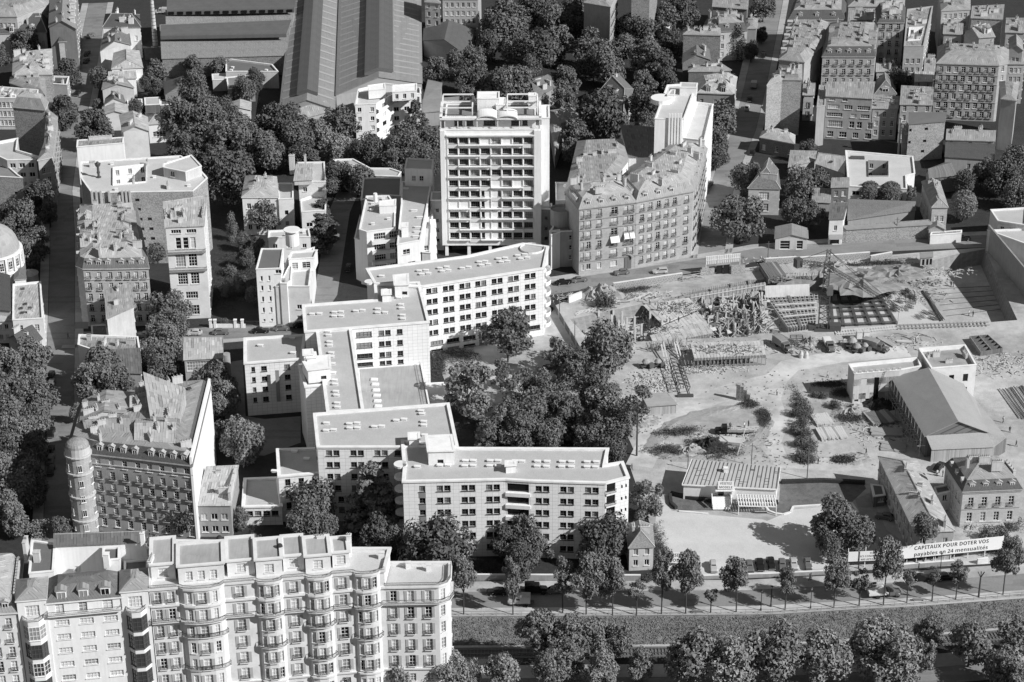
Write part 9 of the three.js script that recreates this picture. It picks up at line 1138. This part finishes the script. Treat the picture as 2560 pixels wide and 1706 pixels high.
ordinals([[124.0,-21.4],[125.0,-20.8]].map((p,i)=>person(p,1+i,0,i?0.1:0.6,0.05,'worker on the bare slab',PIT+0.1,'pair on the slab')),'of the pair by the shaded slab');ordinals([[122.6,-39.7],[123.2,-39.7]].map((p,i)=>person(p,i,0,0.06,0.04,'dark worker',PIT+0.05,'pair at the back bank')),'of the pair at the shaded back bank');ordinals([[108.5,-31.5],[111.0,-31.9]].map((p,i)=>person(p,i,1,0.08,0.05,'dark worker',PIT+0.1,'workers at the pile of bars')),'beside the small rebar cages');
ordinals([[37.3,-21.0],[39.2,-17.2],[39.8,-17.0],[40.3,-16.8],[41.2,-10.2],[42.0,-10.2],[44.3,-10.1]].map((p,i)=>person(p,i,i % 2,pick([0.1,0.5,0.7]),0.05,'worker standing on planks',0.12,'workers on the left deck')),'on the left plank deck');ordinals([[52.3,50.0],[55.7,49.8],[56.8,49.0]].map((p,i)=>person(p,i,0,[0.1,0.7,0.08][i],0.05,'man standing on the load',i<2?1.45:1.45,'men unloading the plank lorry')),'of the plank lorry');ordinals([[119.0,45.5],[119.6,50.3],[119.7,57.1]].map((p,i)=>person(p,2+i,1,i?0.06:0.6,0.05,'man on the path',0.03,'men right of the timber hall')),'right of the timber hall');
ordinals([[63.3,114.1],[63.6,113.9]].map((p,i)=>person(p,1.5,1,0.75,i?0.7:0.06,'walker in light clothes',0.16,'couple on the pavement')),'of the couple on the boulevard pavement');person([-144.9,-152.8],3,1,0.05,0.05,'dark pedestrian on the sunny pavement of the left street',0.16);ordinals([[-140.2,-148.7],[-139.4,-148.3]].map((p,i)=>person(p,3,1,0.05,0.04,'dark pedestrian',0.05,'pair in the upper left street')),'of the pair crossing the upper left street');person([-116.7,-3.3],1.5,1,0.1,0.05,'pedestrian on the sunlit crossing of the left street',0.05);ordinals([[84.9,82.9],[85.4,82.6]].map((p,i)=>person(p,i,0,i?0.6:0.08,0.05,'person',0.05,'pair by the dark hut')),'of the pair by the dark yard hut');ordinals([[98.4,70.6],[99.7,70.9]].map((p,i)=>person(p,i,0,i?0.08:0.7,0.05,'man',0.05,'pair by the yard car')),'of the pair by the car near the mansion');person([27.8,66.9],1,1,0.1,0.05,'cyclist on foot beside the end of the front wing');

// ---------- boulevard furniture ----------
{
 const g=thing('railing_fence','long thin iron railing on posts above the grassy railway bank','fence',[30,0,126.6]);let k=0;for(let i=0;i<cutN.length - 1;i++){const a=cutN[i],b=cutN[i+1],L=Math.hypot(b[0]- a[0],b[1]- a[1]);for(let s=0;s<L;s+=2.6){const p=lerp2(a,b,s / L);put(g,'post',cached('rfp',()=>new B().box(0,0,0,0.09,1.3,0.09).geo()),M.kerb,p[0],0,p[1]- 0.3);}for(const y of[0.6,1.22])part(g,'rail',M.steel,q=>q.beam([a[0],y,a[1]- 0.3],[b[0],y,b[1]- 0.3],0.045));part(g,'kerb',M.kerb,q=>q.beam([a[0],0.1,a[1]- 0.3],[b[0],0.1,b[1]- 0.3],0.3,0.2));}
 const lamp=p=>{const g=thing('street_lamp','dark lamp post with small lantern','lamp post',P3(p,0),'lamp posts on the boulevard');part(g,'base',M.iron,b=>b.cyl(p[0],0,p[1],0.2,0.7,0.14,8));part(g,'post',M.iron,b=>b.cyl(p[0],0.7,p[1],0.09,4,0.07,8));part(g,'lantern',M.pale,b=>b.cyl(p[0],4.7,p[1],0.12,0.45,0.22,6));part(g,'lantern_cap',M.iron,b=>b.cyl(p[0],5.15,p[1],0.28,0.2,0.05,6));return g;};
 ordinals([[51.7,125.3],[53.9,123.9],[51.7,125.3],[54.0,123.9],[62.2,124.6],[91.7,111.6],[74.5,109.4]].map(lamp),'on the boulevard near the railing');const bench=p=>{const g=thing('park_bench','slatted bench facing the road','bench',P3(p,0),'benches by the railing');part(g,'seat',M.timberMid,b=>b.box(p[0],0.42,p[1],2.4,0.08,0.5));part(g,'backrest',M.timberMid,b=>b.box(p[0],0.6,p[1]+0.26,2.4,0.35,0.06));for(const s of[-1,1])part(g,'leg',M.iron,b=>b.box(p[0]+s,0,p[1],0.1,0.44,0.5));return g;};ordinals([[38.4,125.8],[85.2,122.0]].map(bench),'beside the cutting railing');
 const pole=(p,h,l)=>{const g=thing('utility_pole',l,'pole',P3(p,0));part(g,'pole',M.woodDark,b=>b.cyl(p[0],0,p[1],0.13,h,0.09,8));part(g,'cross_arm',M.woodDark,b=>b.box(p[0],h - 0.7,p[1],1.2,0.1,0.1));};pole([68.2,71.3],8.5,'dark wooden pole rising behind the pavilion hedge');pole([55.9,65.2],6,'dark pole behind the pavilion roof');pole([40.9,66.7],4,'short pole at the left end of the pavilion');pole([72.1,-47.5],6.5,'thin dark pole on the pavement right of the site gate');pole([110.6,-62.4],7,'thin dark street pole before the brick workshop');pole([16.4,0.5],6,'pale mast beside the left site fence');pole([12.8,-16.6],6,'thin mast near the site corner');
{const a=[55.6,54.7],c=[52.9,61.1],g=thing('leaning_pole','long pale pole leaning beside the plank lorry','pole',P3(c,0));part(g,'pole',M.timber,b=>b.beam([c[0],0,c[1]],[a[0],6,a[1]+1],0.16));}
 // low walls along the plots
 const lw=(label,pts,h,m=M.concreteMid)=>{const g=thing('plot_wall',label,'wall',P3(pts[0],0));for(let i=0;i<pts.length - 1;i++){part(g,'wall',m,b=>b.beam(P3(pts[i],h / 2),P3(pts[i+1],h / 2),0.35,h));part(g,'coping',M.cream,b=>b.beam(P3(pts[i],h+0.06),P3(pts[i+1],h+0.06),0.5,0.12));}};
 lw('low wall with white coping between the forecourt and the boulevard',[[34.4,113.4],[56.3,112.4],[67.3,111.5]],0.9);lw('low stone wall under the show windows of the banner',[[82.5,109.8],[95.3,108.2]],1.1);lw('white wall stub right of the banner entrance',[[100.4,108.0],[102.8,107.4]],1.2,M.cream);lw('long dark garden wall along the boulevard below the front wing',[[-13.7,112.9],[27.2,113.7]],1.5,M.stoneDark);lw('white edging of the forecourt lawn',[[37.4,85.5],[44.0,86.7]],0.15,M.white);lw('white curved kerb round the right lawn',[[57.3,84.0],[57.8,85.7],[59.1,86.7],[60.8,87.2],[62.6,86.3],[63.5,83.9],[76.9,82.5],[77.8,86.6]],0.15,M.white);{const a=[11.0,-20.2],b=[19.9,17.5],g=thing('site_fence','tall plank fence between the park path and the excavation','fence',P3(a,0));for(let i=0;i<26;i++){const p=lerp2(a,b,i / 26),q=lerp2(a,b,(i+1)/ 26);part(g,'panel',i % 4?M.woodDark:M.timberMid,k=>k.beam(P3(p,1),P3(lerp2(p,q,0.97),1),0.08,2));}}
 bld('gate_lodge','little gate lodge with steep hipped tile roof beside the boulevard trees',6,[[24.4,101.2],[30.2,101.0],[30.1,109.3],[24.9,109.7]],{w:M.render,roof:'hip',e:0,rh:2.8,ins:2.4,rm:M.tileMid,f:[[2,{n:2,fl:2,w:1,h:1.5,y:1.2,st:2.7,m:0.9}]],chim:1});
{const p=[34.5,106.5],s=thing('sign','white roadside VISITEZ board half hidden by the tree beside the gate lodge','sign',[p[0],0,p[1]+2]);put(s,'board',cached('vb',()=>new B().box(0,0,-0.07,5,2.6,0.1).geo()),M.white,p[0]+1,1.2,p[1]+2);put(s,'face',cached('vbf',()=>new B().quadUV([-2.5,0,0],[2.5,0,0],[2.5,2.6,0],[-2.5,2.6,0],0,1,0,1).geo()),signBoard([['VISITEZ',0,''],['MODELE',0,'']],5,2.6),p[0]+1,1.2,p[1]+2.02);for(const k of[-2,2])put(s,'post',cached('vbp',()=>new B().box(0,0,-0.1,0.15,1.3,0.15).geo()),M.white,p[0]+1+k,0,p[1]+2);}
 // advertising banner
 const A=[83.1,108.6],Z=[106.4,104.7],A0=[72.1,109.4],bn=thing('advertising_banner','long white banner lettered CAPITAUX POUR DOTER VOS along the boulevard','banner',P3(lerp2(A,Z,0.5),0));const face=(P,Q,y0,y1,m,w)=>{const L=Math.hypot(Q[0]- P[0],Q[1]- P[1]),n=[-(Q[1]- P[1])/ L,(Q[0]- P[0])/ L];part(bn,'board',M.white,b=>b.beam(P3(P,(y0+y1)/ 2),P3(Q,(y0+y1)/ 2),0.14,y1 - y0));const b=new B(),o=p=>[p[0]+n[0]*0.085,p[1]+n[1]*0.085],u=o(P),v=o(Q);b.quadUV(P3(u,y0),P3(v,y0),P3(v,y1),P3(u,y1),0,1,0,1);b.mesh('lettering',m,bn);return L;};
 const LM=Math.hypot(Z[0]- A[0],Z[1]- A[1]),LL=Math.hypot(A[0]- A0[0],A[1]- A0[1]);face(A,Z,1.8,5.0,signBoard([['CAPITAUX POUR DOTER VOS',0,''],['payables en 24 mensualités',0,'']],LM,3.2));face(A0,lerp2(A0,A,0.995),1.8,4.2,signBoard([['ISSER',0,''],['ICI CONSTRUCTION',0,''],['E 400 APPARTEMENTS',0,'']],LL,2.4));
 for(let i=0;i<=9;i++){const p=lerp2(A0,Z,i / 9);part(bn,'post',M.white,b=>b.beam([p[0],0,p[1]- 0.2],[p[0],5,p[1]- 0.2],0.16));}const sw=thing('show_window','row of dark show windows between white posts under the banner','shop window',P3(A,0));for(let i=0;i<7;i++){const p=lerp2(A,Z,i / 11),q=lerp2(A,Z,(i+1)/ 11);part(sw,'pane',M.glass,b=>b.quad([p[0],0.4,p[1]- 0.9],[q[0],0.4,q[1]- 0.9],[q[0],1.75,q[1]- 0.9],[p[0],1.75,p[1]- 0.9]));part(sw,'post',M.white,b=>b.beam([p[0],0,p[1]- 0.75],[p[0],1.8,p[1]- 0.75],0.14));}
}

renderer.render(scene,camera);
